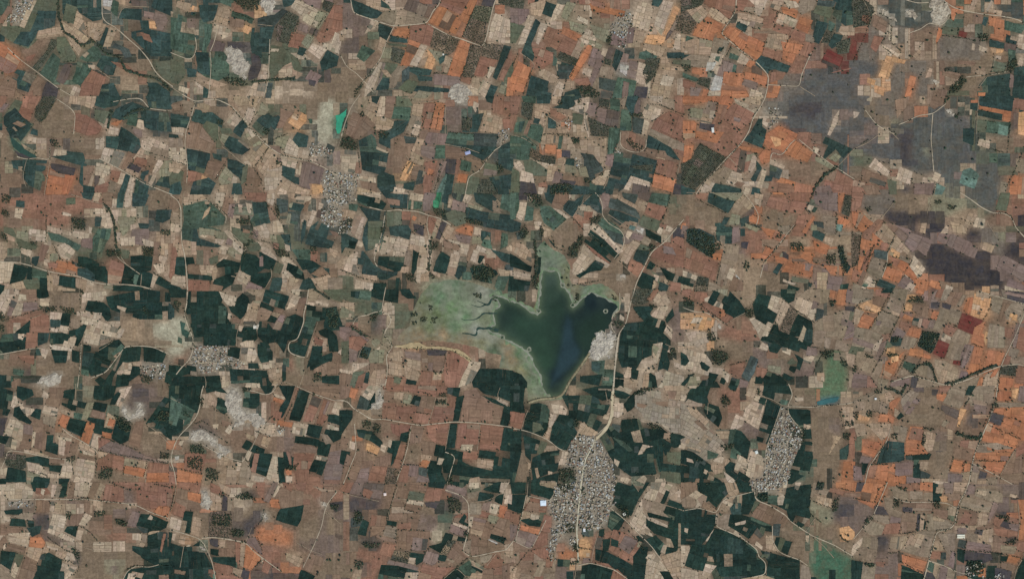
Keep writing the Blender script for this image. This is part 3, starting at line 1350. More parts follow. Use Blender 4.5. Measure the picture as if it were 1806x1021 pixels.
g 72 8 86 10 84 17 70 18
v 88 0 96 0 94 18 86 20 86 10
T 101 0 107 0 103 16 97 16
v 96 0 101 2 96 14 94 10
G 107 2 114 2 112 12 106 10
t 114 6 118 7 116 16 112 16
v 118 7 134 12 132 21 116 18
K 116 0 130 2 128 10 118 6
p 131 1 139 4 134 12 128 9
e 134 10 150 16 149 20 134 15
G 132 15 150 20 182 24 182 42 150 36 130 26
G 140 0 160 2 170 12 160 20 142 10
g 170 2 182 2 182 22 168 16
s 160 8 166 10 164 16 170 18 168 22 160 18
o 110 22 120 18 132 22 132 32 122 36 112 28
g 8 12 18 13 16 20 8 18
t 1 17 15 20 14 28 0 26
p 15 23 27 27 24 36 19 50 10 42 12 30
G 18 14 32 18 47 20 46 40 40 58 26 62 22 50 24 38 28 28
o 28 30 44 30 40 58 28 60
o 48 20 64 20 64 34 48 36
r 64 20 74 20 72 36 64 36
b 74 20 88 24 92 34 88 46 74 42 74 32
O 76 24 80 26 78 30
G 50 36 70 34 74 40 72 50 52 46
k 76 33 88 35 87 46 78 42
r 92 25 101 28 96 44 92 40
t 101 28 107 29 98 49 95 47
k 106 30 112 32 104 50 100 48
t 113 34 120 38 116 46 104 54 104 50
O 120 40 132 34 140 36 138 46 124 42
v 120 44 138 46 136 54 124 52
p 141 36 149 38 148 46 140 44
e 139 46 148 48 150 54 138 54
G 148 40 158 42 158 54 152 54 148 50
g 156 44 160 60 148 56 150 50
=r 158 42 170 42 166 54 158 50
g 170 42 176 44 176 56 168 60
p 174 58 182 54 182 62 176 62
p 45 46 58 48 54 60 50 64 42 66 40 62
p 60 46 72 50 69 67 54 67 56 54
p 74 43 88 47 89 58 72 54
D 36 67 68 68 64 82 58 84 44 78 36 76
p 36 54 40 54 40 62 34 66
g 44 48 46 44 42 58
t 72 54 82 56 82 62 72 60
D 76 60 82 64 80 80 76 88 74 84
s 69 60 74 62 74 72 72 78 66 76
p 83 56 90 57 92 76 92 84 84 86 84 96 79 94 80 78
t 64 78 72 78 71 86 62 84
p 90 52 94 44 96 70 92 72
D 106 62 116 68 110 86 97 83 100 72
p 116 64 126 66 120 88 112 87 114 76
p 112 49 126 52 124 58 116 54
b 108 50 126 56 124 62 108 58
p 126 54 136 55 133 66 126 64
G 126 68 134 68 132 82 124 92 120 88 124 76
b 136 56 144 54 140 62 134 74 132 70
p 140 60 146 62 142 74 136 72
D 146 66 152 67 147 75 144 74
p 142 58 158 62 158 66 144 62
p 144 55 154 60 152 64 142 60
=r 152 66 164 66 172 76 160 82 148 74
D 148 76 154 78 164 82 166 86 158 92 160 96 148 94 140 90 136 80
G 158 60 182 66 182 76 170 72
K 174 76 182 76 182 82 172 82
t 165 80 176 82 182 82 182 88 168 88
g 128 84 138 84 138 92 128 92
p 8 66 18 62 16 78 20 88 2 82
p 18 50 24 54 22 58 16 56
G 18 60 24 62 34 76 44 82 60 84 58 88 38 90 22 86 17 78
G 0 42 10 46 18 50 12 60 8 64 0 64
D 8 50 16 52 14 60 8 58
s 4 58 14 60 8 68 0 66
t 22 86 38 88 38 93 24 92
G 38 84 56 88 48 92 40 92
=s 44 78 60 86 58 90 46 84
=o 0 86 10 90 14 104 -2 104
p 15 92 34 96 33 104 14 102
D 34 95 48 96 47 104 33 104
D 58 90 62 90 60 104 57 104
=b 62 88 70 90 74 96 66 104 60 104
t 96 82 106 86 104 90 96 86
=e 128 88 138 94 160 98 162 104 120 104
D 178 86 182 86 182 104 176 104
g 166 88 178 88 172 104 162 100
=e 90 92 100 90 110 92 130 92 130 104 84 104
=J 98 96 120 96 118 104 98 104
T 97 8 103 9 102 16 97 16
V -2 0 12 0 16 8 8 12 -2 12
V -2 28 12 26 12 42 -2 44
/ 28 15 40 18 48 20 58 18 82 20 92 24 104 27 116 34
/ 71 0 70 18
/ 46 24 44 38 40 54 36 64 34 74 38 78
/ 46 44 60 47 72 51
/ 92 24 90 34 93 46 94 62 94 76
/ 8 10 16 11
_ 94 26 110 50
_ 0 82 20 90 48 96
_ 132 8 132 22
_ 88 34 76 42
_ 86 86 94 82
~ 94 50 94 70 92 82
* 96 48 66 64 37 62 46 52 89 57 84 68 120 35 126 30 127 48 138 42 152 54 170 48 156 46 124 14 110 25 48 20 56 17 132 38 162 70 90 34 84 33 36 15 150 76 144 79
X 95 52 103 52 102 60 96 60
X 68 84 78 88 80 96 70 92
X 96 16 110 18 110 26 100 24
X 138 76 152 78 164 86 156 94 140 92
X 152 74 160 80 164 88 156 90
X 42 36 48 38 46 42 42 42
X 130 26 150 30 150 36 132 32
X 92 84 100 88 98 92 92 88
X 0 30 12 28 10 40 0 42
@23
k 7 0 18 0 17 8 7 8
p 16 4 22 4 22 10 16 9
g -2 0 7 0 8 18 4 28 -2 28
p 8 10 16 10 14 22 10 30 4 26 7 18
g 16 14 23 16 22 30 13 30
b 44 0 60 0 60 8 54 14 48 20 42 14
G 34 0 46 0 42 12 36 8
p 42 16 50 18 62 26 58 28 48 22
p 60 2 67 2 66 8 60 6
G 60 8 66 9 76 2 74 12 64 26 54 18 55 12
g 30 14 40 14 58 28 44 40 34 32 30 22
=t 22 16 30 22 30 30 24 30
p 23 30 32 31 28 40 24 38
t 32 34 42 40 40 46 34 48 33 42
=b 14 32 24 32 24 42 14 40
G -2 28 10 32 8 40 -2 42
=s 44 42 58 30 70 34 80 34 74 50 60 60 50 62 44 52
=r 60 26 76 26 82 34 74 42 66 34
p 70 14 82 14 84 18 90 20 88 28 76 26 68 22
r 76 20 86 20 84 30 76 28
G 74 12 84 2 92 2 96 14 95 22 90 20 84 14
K 82 12 92 14 92 22 84 16
v 96 0 104 2 102 14 96 18 92 8
K 104 6 116 8 130 16 134 22 136 28 118 20 102 16
t 107 2 112 2 140 18 136 20 106 4
t 134 8 144 10 140 20 133 14
K 116 0 134 2 130 12 118 6
d 132 0 148 0 144 10 134 6
g 148 0 168 2 164 14 144 10
r 144 10 164 16 160 24 156 30 140 22
=o 168 4 182 4 182 20 166 16
=s 165 18 182 16 182 30 170 38 162 28
o 138 24 158 30 154 42 134 34
G 104 18 114 20 134 28 132 36 120 34 102 22
K 102 22 124 34 120 38 108 30
b 120 30 130 32 122 38
J 125 34 131 36 129 40 123 38
w 132 36 140 38 138 44 131 40
p 122 40 128 42 123 50 120 46
D 141 38 158 46 158 54 142 46
v 128 42 140 46 138 52 126 48
p 156 36 160 38 158 45 153 42
b 156 32 166 34 164 40 156 36
p 164 34 171 38 168 42 162 40
g 96 26 112 36 118 44 116 52 104 46 90 32
K 96 38 116 44 118 56 108 52
p 86 34 92 36 112 56 118 62 112 65 98 50 84 38
D 83 39 98 50 114 66 104 74 94 66 84 58 76 52
r 77 54 84 58 104 74 100 76 84 62
p 76 54 88 66 86 72 74 84 70 88 64 86 64 76 72 66
p 88 66 104 76 100 80 88 72
D 88 71 98 76 94 82 82 84 72 90 68 88 78 82
t 128 50 136 54 128 64 122 76 114 72 120 60
o 136 54 146 58 142 64 132 60
s 140 46 148 50 144 56 136 52
G 132 60 146 62 140 76 128 70
r 126 70 142 78 134 90 122 82 124 74
=s 104 74 122 84 132 90 128 104 108 104 98 90
=s 106 78 120 84 116 96 106 92
W 114 87 120 87 120 91 114 91
r 165 52 182 60 182 80 166 74 146 68 154 58
v 160 56 170 58 174 66 160 64
D 146 72 152 76 148 82 142 80
D 156 78 176 88 182 90 182 98 164 92
o 146 82 156 88 156 98 150 86
p 150 86 156 88 154 94 150 92
D 138 84 152 90 150 102 138 102 132 98
t 150 92 154 96 150 104 148 104
t 162 90 166 94 163 97 160 94
r 168 94 182 96 182 104 166 104
G 156 94 166 98 164 104 154 104
k 172 38 182 34 182 56 170 48
r 174 46 182 48 182 60 168 50
O 180 32 184 32 184 42 178 38
t 0 52 12 54 20 62 21 74 8 68 0 62
K 4 42 13 42 13 48 6 50
=e 10 44 22 44 24 56 14 54
D -2 64 8 70 16 76 21 78 20 84 -2 78
p -2 82 20 86 20 92 -2 88
D -2 90 20 94 17 104 -2 104
D 25 68 31 68 30 84 26 90 24 80
G 38 48 44 54 45 58 40 52
X 62 56 72 48 76 50 70 64 66 70 58 66
X 70 46 76 44 76 50
X 20 88 28 88 28 104 22 100
X 30 34 34 40 32 48 30 46
X 82 26 94 24 94 32 84 34
X 146 54 152 56 150 62 142 62
X 12 0 30 2 34 14 26 16
X 14 34 18 42 12 50 6 44
/ 88 0 94 6 96 14 95 24 104 34 116 40 120 50 116 60 108 70
/ 84 2 72 14 64 26
/ 44 41 58 29
/ 34 33 43 42 42 52
/ 10 31 22 30
/ 182 28 170 42 162 52 148 62 140 78 132 94 129 104
/ 110 71 122 80 124 84 132 89
/ 102 23 124 38
/ 96 26 104 34
_ 24 42 24 60
_ 42 46 46 58 56 62
_ 168 0 164 18 158 30
_ 64 26 76 40
_ 98 92 64 98
~ 24 50 26 70 25 90
* 88 39 102 45 110 60 56 82 53 90 60 98 36 55 30 62 38 28 54 57 84 34 90 37 95 56 88 50 148 30 160 27 140 60 141 77 128 77 60 80 58 90 150 78 154 78 96 46 146 18
@24
=s -2 0 14 0 12 8 2 28 -2 30
r 14 0 28 0 24 8 14 5
G 28 0 64 0 52 16 48 22 26 10
e 30 0 64 0 60 10 44 6
=s 13 8 26 10 48 22 40 30 26 36 8 30 4 22
t 64 2 74 12 74 16 62 24 52 20 54 12
=k 74 16 78 20 68 32 60 36 60 28
K 60 28 70 24 70 34 62 36
G 44 26 50 26 46 34 40 34
G 34 32 40 32 46 36 52 36 52 54 44 54 36 50
e 52 22 61 24 60 34 48 34
v 53 36 60 36 61 52 52 54
G 61 38 66 38 66 46 61 46
O 70 26 76 22 82 24 80 34 70 30
e 66 32 82 38 78 42 66 36
=s 82 24 100 22 124 24 118 36 108 42 90 36
r 92 4 108 6 134 12 126 22 108 20 88 14
r 110 0 138 0 134 10 112 8
b 82 0 94 0 88 14 80 14
t 76 0 86 2 82 16 76 10
p 132 12 139 14 138 21 132 18
g 139 15 143 16 140 21
v 138 0 164 0 164 20 150 18 140 12
O 164 0 172 0 166 22 164 16
Q 172 2 180 4 176 26 168 22
r 178 6 184 8 184 24 178 22
r 122 24 138 22 136 36 130 46 114 46 118 36
O 138 24 140 26 130 44 126 42
K 138 30 155 32 155 38 140 36
G 138 38 151 44 148 52 137 46
e 136 34 142 34 142 40 136 40
s 148 24 164 26 162 44 150 42
O 165 24 178 30 170 38 163 32
J 163 33 170 34 168 41 162 40
t 150 46 160 48 158 56 150 52
O 138 50 150 54 156 56 152 66 140 62
=r 70 36 92 44 90 50 84 56 66 48
O 82 36 100 40 112 46 104 52 90 46
s 100 36 114 34 112 44 104 44
=r 66 48 88 56 80 68 68 64 62 54
k 62 52 70 52 68 60 62 58
O 88 56 96 60 92 70 82 70
=v 60 58 66 62 64 70 58 70
G 102 74 106 76 100 87 95 84
O 96 66 112 70 108 76 100 74
b 84 76 98 74 94 84 84 82
e 104 64 110 62 108 68 102 68
k 106 62 112 66 112 71 106 68
O 112 72 140 78 136 90 110 84 104 84
O 128 62 140 64 140 70 148 76 138 76 124 68
v 130 74 137 76 134 83 129 82
s 116 88 134 92 132 96 114 94
v 138 78 156 82 154 104 142 104 138 92
t 142 84 154 84 152 104 142 104
b 138 68 148 70 146 76 138 74
=t 118 46 132 48 136 58 114 56
O 148 76 164 78 162 88 156 86
=t 150 56 182 40 182 84 164 82 154 72
G 164 56 170 58 172 72 178 78 174 86 168 76 166 66
v 154 88 170 90 166 104 152 104
o 106 92 116 94 122 98 112 97
D 112 97 124 101 122 104 110 104
p 106 91 120 96 118 98 106 94
G 133 95 137 96 136 100 133 99
D 167 97 176 96 174 104 166 102
=t 60 70 82 72 84 100 70 104 58 96 56 86
w 56 86 60 90 62 96 56 92
=s 84 84 108 90 104 104 80 104
X 6 38 20 38 24 44 34 48 36 54 32 66 28 68 16 60 4 52
G 4 38 18 38 34 46 34 64 28 68 4 52
r 4 57 16 64 28 69 32 72 38 74 34 94 14 84 2 80
O 30 64 42 64 40 72 32 70
s 44 54 60 56 58 72 50 82 46 98 34 96 40 76
p 50 79 56 82 52 93 46 90
p 0 82 16 88 14 93 0 88
D -2 88 13 93 11 100 -2 96
Q 16 88 28 90 26 104 12 104
s 28 94 38 98 44 104 26 104
b 54 88 64 94 64 104 48 104
b 40 92 44 92 42 100 40 99
=r 2 30 14 34 26 42 10 38 2 36
t 30 35 36 36 35 43 29 42
t -2 96 12 100 10 104 -2 104
v 0 34 6 36 2 44 -2 44
=O 40 56 48 58 46 64 38 62
/ 63 -2 74 12 81 24 78 34
/ 118 34 110 44 98 60 86 74 82 90
/ 34 0 4 0
_ 16 8 46 22
_ 70 32 82 37
_ 138 0 130 18 136 22
_ 120 34 98 60 86 74
_ 162 44 163 22
_ 86 56 97 60
_ 40 74 36 96
_ 150 78 138 72
* 44 63 45 58 41 56 83 50 35 4 76 24 110 20 108 23 119 20 102 28 91 27 84 25 88 29 34 5 48 7 127 48 130 45 117 74 137 66 143 56 166 46 28 72 75 70 64 75 70 78 68 82 84 71 80 76 146 10 130 17 134 20 124 85 127 86 97 72 31 68 37 70 101 34 104 36 115 94 132 30 174 27 112 10 113 5
X 98 44 106 42 104 48 98 48
X 114 54 124 52 130 60 122 62 114 60
X 164 56 170 56 176 78 170 88 166 70
X 66 72 70 74 70 80 64 80
X 152 66 162 64 162 76 152 76
X 28 58 40 52 40 60
@25
r -2 0 11 0 8 14 0 22 -2 22
=S 12 0 42 0 42 10 34 24 22 22 8 16
=s 42 0 84 0 80 20 50 24 40 18 44 10
=z 34 18 60 20 76 24 90 24 100 28 94 40 74 42 36 30
=e 85 0 114 0 122 6 120 16 106 24 80 20
=t 66 6 80 2 80 16 66 12
n 114 0 124 6 148 22 154 0
n 126 0 154 0 152 20 142 16
o 156 0 166 0 162 20 150 18
=r 164 0 182 0 182 16 172 30 160 20
=o 134 16 146 22 144 26 134 22
=t 106 22 120 16 134 20 126 32 116 44 102 38 100 28
t 122 20 132 24 122 36 118 44 114 42
p 130 26 140 28 138 38 126 36
=b 142 24 152 22 170 28 170 40 150 40 140 34
=S 134 38 148 36 160 50 158 70 146 60 138 50
O -2 20 16 24 22 32 10 42 0 36
t 8 20 28 28 24 34 16 28
r 10 42 26 28 32 30 28 40 18 52 10 48
t 32 32 44 44 40 54 32 54 18 50 28 38
O 20 42 32 52 26 58 20 56
b 34 32 42 32 58 46 54 52 46 46
v 40 32 62 40 60 46 44 34
v 60 42 84 50 77 68 68 60 62 63 54 54
m 54 53 62 62 62 46
=S 62 62 68 60 78 70 76 82 66 68
t 46 46 60 62 54 70 46 66 38 60 42 52
Y 40 58 50 64 48 70 38 66
s 50 66 60 70 60 75 48 70
p 64 66 76 80 72 88 62 94 54 88 60 76
O 56 74 64 84 68 90 64 94 54 86
O 38 66 60 76 54 84 42 76
K 22 60 36 62 36 72 22 68
r 30 52 38 54 34 62 28 60
s 20 68 34 74 30 92 20 88 14 84
O 8 48 22 52 22 60 16 76 10 92 4 84 6 66
r 22 56 12 84 8 80 14 62
q -2 40 8 46 5 76 -2 80
O 0 78 8 86 6 96 -2 92
b 14 84 8 98 4 96
O 36 78 52 84 50 96 30 90
v 54 87 65 94 60 104 46 98
p 16 88 24 94 22 104 8 100
g 11 96 16 97 14 100
G 28 91 45 98 42 104 24 98
O 66 90 80 94 78 104 62 100
=z 68 42 78 42 76 46 68 44
=z 70 42 94 38 90 46 84 50 62 42
u 84 48 88 52 130 70 150 82 162 84 160 104 104 98 78 86 76 76 66 64 62 62 70 60 76 68
=z 88 52 128 72 150 84 140 96 100 92 78 84 78 68
p 92 43 98 34 101 36 100 44
v 90 43 106 44 124 52 132 60 128 70 110 62 88 50
t 102 30 116 34 120 44 106 42
=z 124 38 134 40 132 52 120 46
=z 120 44 134 48 132 52
t 138 52 150 56 146 64 136 60
=z 136 60 146 62 150 74 132 70
v 156 68 160 66 182 78 182 94 178 94 164 84 156 80 154 84 151 81
=z 158 70 166 52 182 50 182 78 164 68
v 164 90 178 96 182 100 182 104 160 104
p 160 98 172 102 182 104 160 104
O 82 92 96 96 92 104 80 98
b 90 92 104 96 104 104 94 104
p 98 97 106 100 104 104 97 104
=z 84 100 92 100 90 104
=e 152 38 162 40 164 50 154 50
t 72 32 78 32 76 44 70 42
=b 68 30 74 30 72 42 66 40
=z 174 20 182 20 182 40 172 36
p 52 104 60 94 66 98 62 104
O 24 100 34 104 22 104
s 0 96 8 98 6 104 -2 104
/ 113 0 124 7 136 16 148 22 158 21 168 26 171 36 178 44 184 50
/ 85 0 80 14 78 22
/ 142 32 148 42 152 48
/ 28 28 34 22 43 10
/ 44 46 36 64 36 74 30 90
_ 148 24 158 20 168 26 170 36
_ 8 46 6 70 0 82
_ 18 60 14 84
_ 44 46 36 64
_ 0 34 9 44
_ 62 72 54 84
_ 22 56 8 82
* 98 48 30 41 13 36 4 32 15 45 61 26 43 10 66 7 38 1 38 8 128 15 128 57 152 56 28 76 38 89 57 70 42 68 72 96 66 97 70 88 170 77 159 74 33 32 18 55 12 66 14 71 11 63 60 76 27 51 5 88 40 76 175 42 26 55 46 68 154 50 172 16 136 34 115 28 136 32
X 12 16 18 15 19 20 14 20
X 100 12 110 14 106 18 100 18
X 86 8 94 8 92 12 86 12
X 34 74 42 76 40 80
X 20 92 26 94 26 98
@30
D -2 0 4 0 2 6 -2 6
p 5 0 20 0 20 6 10 8 4 20 -2 22 -2 8
b 22 0 38 0 40 12 30 14 20 6
p 20 5 28 6 28 12 19 12
p 8 8 12 11 8 20 4 30 0 22
v 12 11 18 14 12 28 7 28
p 18 14 25 15 22 28 12 28
v 25 14 40 14 40 22 24 24
D 39 0 50 0 52 8 44 11 39 9
p 42 10 53 10 52 18 42 18
=s 50 0 64 0 62 22 54 20 54 8
=s 64 0 84 0 84 22 72 24 62 14
p 87 4 112 2 114 7 108 13 92 12 88 22 86 22
D 93 12 110 14 116 20 118 30 114 34 106 26 90 22
D 112 8 156 0 180 4 182 32 148 32 118 22 114 16
p 124 17 134 20 132 24 124 20
p 92 24 108 25 106 33 92 29
=r 34 24 44 24 48 28 32 32 10 42 0 46 4 32 16 30
r 33 30 46 26 52 28 52 46 44 46 32 46
=s 0 22 6 26 8 44 -2 44
D 18 44 32 33 31 46 26 48 22 54 14 48
D 2 48 18 46 22 52 28 50 28 64 4 68 -2 62
p 19 47 26 47 24 54 19 52
r 28 46 40 46 39 62 27 64
G 40 46 52 46 50 56 40 60
p 53 24 66 25 64 32 53 32
G 53 32 65 33 64 40 53 40
D 66 25 75 26 73 39 64 38
s 75 31 84 32 83 42 74 40
p 64 38 73 40 71 48 62 44
p 53 41 62 41 62 46 53 44
D 53 46 62 46 66 46 74 48 72 54 66 58 53 58
D 73 44 82 42 90 36 92 38 86 54 82 60 79 60 80 48 73 52
p 74 50 81 51 78 63 66 60 68 54 74 56
p 86 29 106 33 126 42 122 52 108 56 106 60 88 56 90 46 92 38 86 36
p 92 38 102 38 98 50 89 46
s 106 54 122 50 116 58 106 60
p 52 58 76 62 77 66 54 64
D 54 64 72 65 70 78 58 78
p 72 66 75 66 74 74 71 76
D 76 64 84 66 84 78 76 76
D 88 58 104 62 120 54 126 53 132 60 128 70 120 76 104 72 100 66 88 66
g 118 68 128 58 132 61 122 72
t 120 71 127 66 128 68 122 73
D 88 66 102 68 118 76 112 88 96 92 94 88 86 84
g 86 84 94 86 94 92 86 90
D 124 74 132 62 150 60 148 76 130 78 120 92 118 104 108 104 100 96 112 88
D 152 60 166 62 176 68 172 78 152 76
=s 131 30 146 32 160 34 164 28 182 32 182 60 164 62 150 58 134 60 126 54 126 40 134 38
=t 134 32 156 34 152 56 134 58 128 50 132 44
=H 158 38 182 34 182 58 164 50
=t 164 28 182 32 180 36 164 34
p 126 41 132 42 128 52 122 52
p 130 77 140 78 139 90 124 90 128 82
p 124 86 139 86 138 90 124 90
D 124 90 138 90 136 102 122 104
D 140 81 149 82 148 90 136 98
t 140 77 150 76 150 82 140 80
=b 148 90 164 92 160 104 136 104
D 176 88 182 84 182 102 174 98
=b 2 68 14 70 34 66 40 70 36 80 20 78 10 82 4 76
r 18 70 36 70 36 80 24 76
=s -2 72 8 74 12 92 4 88 -2 86
g 14 84 26 86 24 92 14 90
D -2 90 14 92 14 104 -2 104
=d 28 84 38 86 36 96 26 96
=s 40 70 48 68 58 80 70 84 66 96 48 98 36 92 38 80
W 50 92 60 88 66 90 64 98 52 102 40 100 44 92
=s 70 80 84 78 82 104 70 104
p 44 62 52 64 48 74 43 69
G 38 60 42 64 44 70 38 70
b 12 98 20 94 20 104 12 104
=s 86 92 98 94 106 100 104 104 84 104
X 42 18 60 18 60 24 46 24
X 62 18 78 20 80 26 70 26
X 0 36 6 40 4 46 -2 44
X 2 22 6 28 4 34 -2 32
V 149 78 175 78 177 88 172 96 160 94 150 88
/ 84 -2 85 20 85 32
/ 86 58 85 80 82 104
/ 0 69 16 66 32 63 44 62
/ 32 31 44 27
/ 96 94 112 88 124 72 133 60 150 60 162 61 182 70
/ 122 53 108 63 104 65
/ 126 40 122 52
/ 14 9 40 14
_ 0 34 28 26 44 21
_ 85 0 85 28
_ 86 60 84 90
_ 78 62 88 57
_ 106 64 122 53
* 15 9 97 25 110 46 98 26 90 24 86 34 9 30 88 4 104 34 30 64 38 68 152 62 20 62 54 62 80 26 38 70 128 12
X 148 90 164 92 158 100 150 98
X 154 18 160 24 156 28
@31
D -2 0 17 0 16 9 0 9
D 19 2 50 2 56 8 54 14 60 20 62 34 72 38 70 50 62 60 34 60 26 54 20 34 16 24
D 20 38 60 36 72 38 70 54 68 60 40 58
p 51 2 62 6 70 8 68 19 60 17 54 9
D 70 10 76 4 82 8 84 16 78 28 74 32 64 24 61 18 68 18
p 82 15 87 16 84 26 80 24
t 87 12 96 12 92 26 90 34 76 34 80 26
b 92 20 100 18 108 24 102 33 92 33
p 61 25 65 26 63 33 60 31
b 64 28 74 32 74 36 66 35
D 100 0 128 8 122 22 108 18 97 13
s 78 0 100 0 96 9 86 6
D 96 13 110 20 108 24 94 18
b 110 20 120 22 118 26 112 25
D 108 24 116 26 110 36 102 34
v 116 27 122 28 116 42 110 46 107 43
p 130 6 138 8 132 18 122 22 126 12
p 128 0 138 0 136 7 128 4
b 136 10 146 8 142 20 138 28 132 28
s 145 0 160 0 154 12 144 13
p 145 13 153 15 152 18 144 17
p 154 12 168 15 166 19 153 15
s 168 12 182 16 182 20 172 18
o 160 0 182 0 182 14 170 10
D 94 34 102 34 108 42 116 44 122 30 132 26 140 30 141 36 136 54 124 54 120 68 112 56 100 58 92 50 92 40
D 144 16 152 18 166 20 176 18 176 28 166 32 154 34 150 48 144 66 142 72 124 66 125 58 134 56 138 48 143 32
D 72 40 90 40 92 52 88 56 76 56 70 52
p 73 57 80 54 88 54 88 62 74 60
D 61 61 74 62 72 74 60 70
p 82 62 90 64 92 70 88 77 80 76
D 92 58 100 58 108 66 108 76 96 78 92 70
=s 102 54 108 54 120 68 118 74 110 72
D 98 62 106 62 102 56
p 93 78 104 80 104 75 110 75 111 83 96 85
D 82 78 92 78 94 84 82 84
D 62 84 80 85 102 86 104 96 110 102 84 104 80 99 64 100
D -2 80 16 82 18 90 -2 96
D 4 92 36 92 52 91 54 104 -2 104
D 17 80 27 82 28 92 15 89
=H -2 34 12 26 20 44 22 58 14 70 0 70
=H 0 42 14 40 22 56 12 68 0 66
T 10 34 16 36 14 42 20 46 18 52 12 48
g 8 50 12 52 12 58 7 56
=b 14 64 22 62 20 72 14 74
=s 6 12 16 14 14 28 8 32
G -2 14 4 20 4 30 -2 32
p 54 92 60 90 62 102 54 104
t 104 84 118 84 118 92 108 96 104 92
D 118 80 122 80 122 96 118 98
=s 122 72 140 72 144 80 138 94 122 96
=r 124 74 132 74 132 84 124 86
=e 132 72 142 72 140 84 132 82
t 152 50 166 52 165 66 160 66 160 60 150 60 144 74 146 62
r 152 50 162 54 160 60 152 58
D 150 60 161 60 160 74 150 78 144 84 148 70
D 158 72 172 66 170 78 148 86 146 78
b 171 66 182 68 182 78 172 76
b 152 84 168 76 182 80 182 88 160 92 150 88
D 160 92 180 91 179 101 160 99
=s 122 90 158 88 160 104 118 104
=s 130 92 148 90 150 104 130 104
D 156 44 168 40 176 50 178 66 168 66 166 52 158 48
D 166 20 176 20 182 40 170 44 162 40
p 177 66 182 62 182 70 177 68
p 80 99 94 99 96 104 78 104
t 108 98 116 92 112 104 106 104
p 72 38 77 39 75 45 72 44
=r 3 74 14 72 14 78 4 76
W 87 37 93 37 92 42 88 41
V 24 60 62 60 60 70 74 76 80 78 72 84 56 82 46 88 34 90 28 82 20 78 22 70
/ 18 -2 17 18 14 26 18 38 24 52 24 64 19 76 12 82 6 90
/ 0 78 12 81
/ 57 82 60 92 62 102 70 104
/ 100 0 95 14 88 34 92 38
/ 64 36 84 38
/ 146 0 144 14 140 30 142 32 134 54 125 55 124 66 134 71 142 72
/ 156 34 148 56 144 72
/ 72 40 69 52 70 60
/ 112 102 118 97 124 98 132 102
/ 36 92 38 98 37 104
/ 142 86 136 104
/ 20 78 46 78 76 79
~ 152 0 168 10
_ 14 20 24 54 24 64
_ 118 92 120 98 112 104
* 57 60 86 20 138 4 44 49 96 28 108 20 80 44 134 66 58 22 20 20 160 68 166 60
X 164 20 178 22 178 40 168 42
X 152 88 160 88 160 96 150 98
X 4 12 12 14 8 24 2 20
@32
o 0 0 30 0 24 14 14 14 -2 10
D 10 2 20 2 18 10 10 8
g 20 2 34 2 30 12 18 10
D 32 0 46 0 44 12 32 8
D 48 0 61 0 60 15 45 12
p 46 14 54 14 53 19 45 17
=o 54 16 74 14 80 24 70 38 62 46 56 50 54 30
=b 62 6 72 8 80 14 72 20 60 16
D 62 0 72 0 76 6 80 10 70 10 64 6
t -2 14 14 14 14 26 -2 20
=o 14 14 34 12 36 22 28 26 16 28 14 24
e 0 18 14 24 14 30 -2 30
=s 16 30 30 27 34 32 30 46 26 46 12 36
=K 34 28 42 26 38 44 30 46
=v 40 26 52 28 52 36 42 46 36 44 40 34
v -2 40 10 40 30 54 22 62 18 66 16 76 8 78 8 58 -2 50
r 8 50 20 50 28 56 18 66 8 62
o 0 56 8 54 8 78 0 78
e 32 54 38 52 42 56 36 62 32 58
p 49 55 53 60 40 67 37 63
s 42 56 54 60 46 70 40 66
e 34 64 46 64 44 78 30 78 28 70
G 22 60 32 62 28 74 20 72
p 12 78 30 78 28 80 16 86 10 90
p -2 84 10 86 14 80 12 90 -2 88
b 30 78 48 80 48 88 34 84 32 92 30 84
t 34 86 46 84 48 92 42 104 28 104 30 94
o 12 88 24 86 18 104 8 104
G 24 88 30 88 28 100 22 98
r 18 92 26 88 22 104 14 104
b -2 88 12 90 8 104 -2 104
t 48 68 64 64 66 70 64 77 50 74
v 67 65 84 68 84 76 68 72
t 68 73 84 76 84 86 70 82
b 84 66 110 66 108 88 86 86 85 76
k 90 64 112 64 110 70 92 70
t 50 76 64 80 64 92 50 90
t 66 80 84 88 80 98 68 94
o 56 92 64 94 62 100 54 98
D 69 95 80 97 79 101 68 100
r 46 92 56 94 54 104 44 104
r 84 86 108 90 106 104 82 104
t 98 88 106 88 106 96 96 96
r 112 68 128 66 136 76 128 94 122 104 110 104 108 84
p 136 76 148 77 146 86 136 100 124 104 126 96
D 146 84 166 84 182 86 182 104 140 104 138 98
p 42 96 48 94 46 104 40 104
b 64 70 70 76 68 80 64 78
=t 168 62 182 66 182 84 166 82 168 76
Y 70 57 84 57 86 62 72 62
/ 47 -2 44 14 43 24 34 24 28 28 18 28 14 32 12 38
/ 43 24 50 26 54 32 50 40 44 46 50 54 56 60 50 66 47 70 49 82 48 94 46 104
/ 56 61 72 62 92 62 116 64 128 68 134 72 140 76
/ 32 52 28 56 20 64 18 72
/ 112 66 110 78 106 88
~ 10 40 26 50
_ 44 44 54 60
_ 12 38 32 52
_ 66 63 92 63 118 65 132 72 140 78
_ 110 68 112 90
* 124 76 68 76 66 78 90 82 86 87 92 85 98 87 100 89 96 58 138 80 84 15 66 92 64 94 106 88 108 98 80 64 145 6 141 6 8 68 66 82
X 92 16 96 17 97 22 94 23
X 72 26 80 24 82 28 76 30
X 84 30 92 28 90 34 84 36
X 96 30 102 30 100 36
X 74 34 80 34 80 38
X 142 4 149 5 148 10 142 9
X 22 62 28 64 28 74 20 72
X 30 28 40 24 38 32
@33
=s 110 0 128 0 126 8 118 10 108 6
Q 128 0 150 0 144 14 132 18 126 14
r 150 0 156 0 148 12 142 12
p 155 3 162 2 168 14 162 18 154 16 149 12
p 146 28 156 18 166 18 160 32 152 30
=b 162 4 182 0 182 18 170 18
=v 172 20 182 18 182 58 170 48 166 38
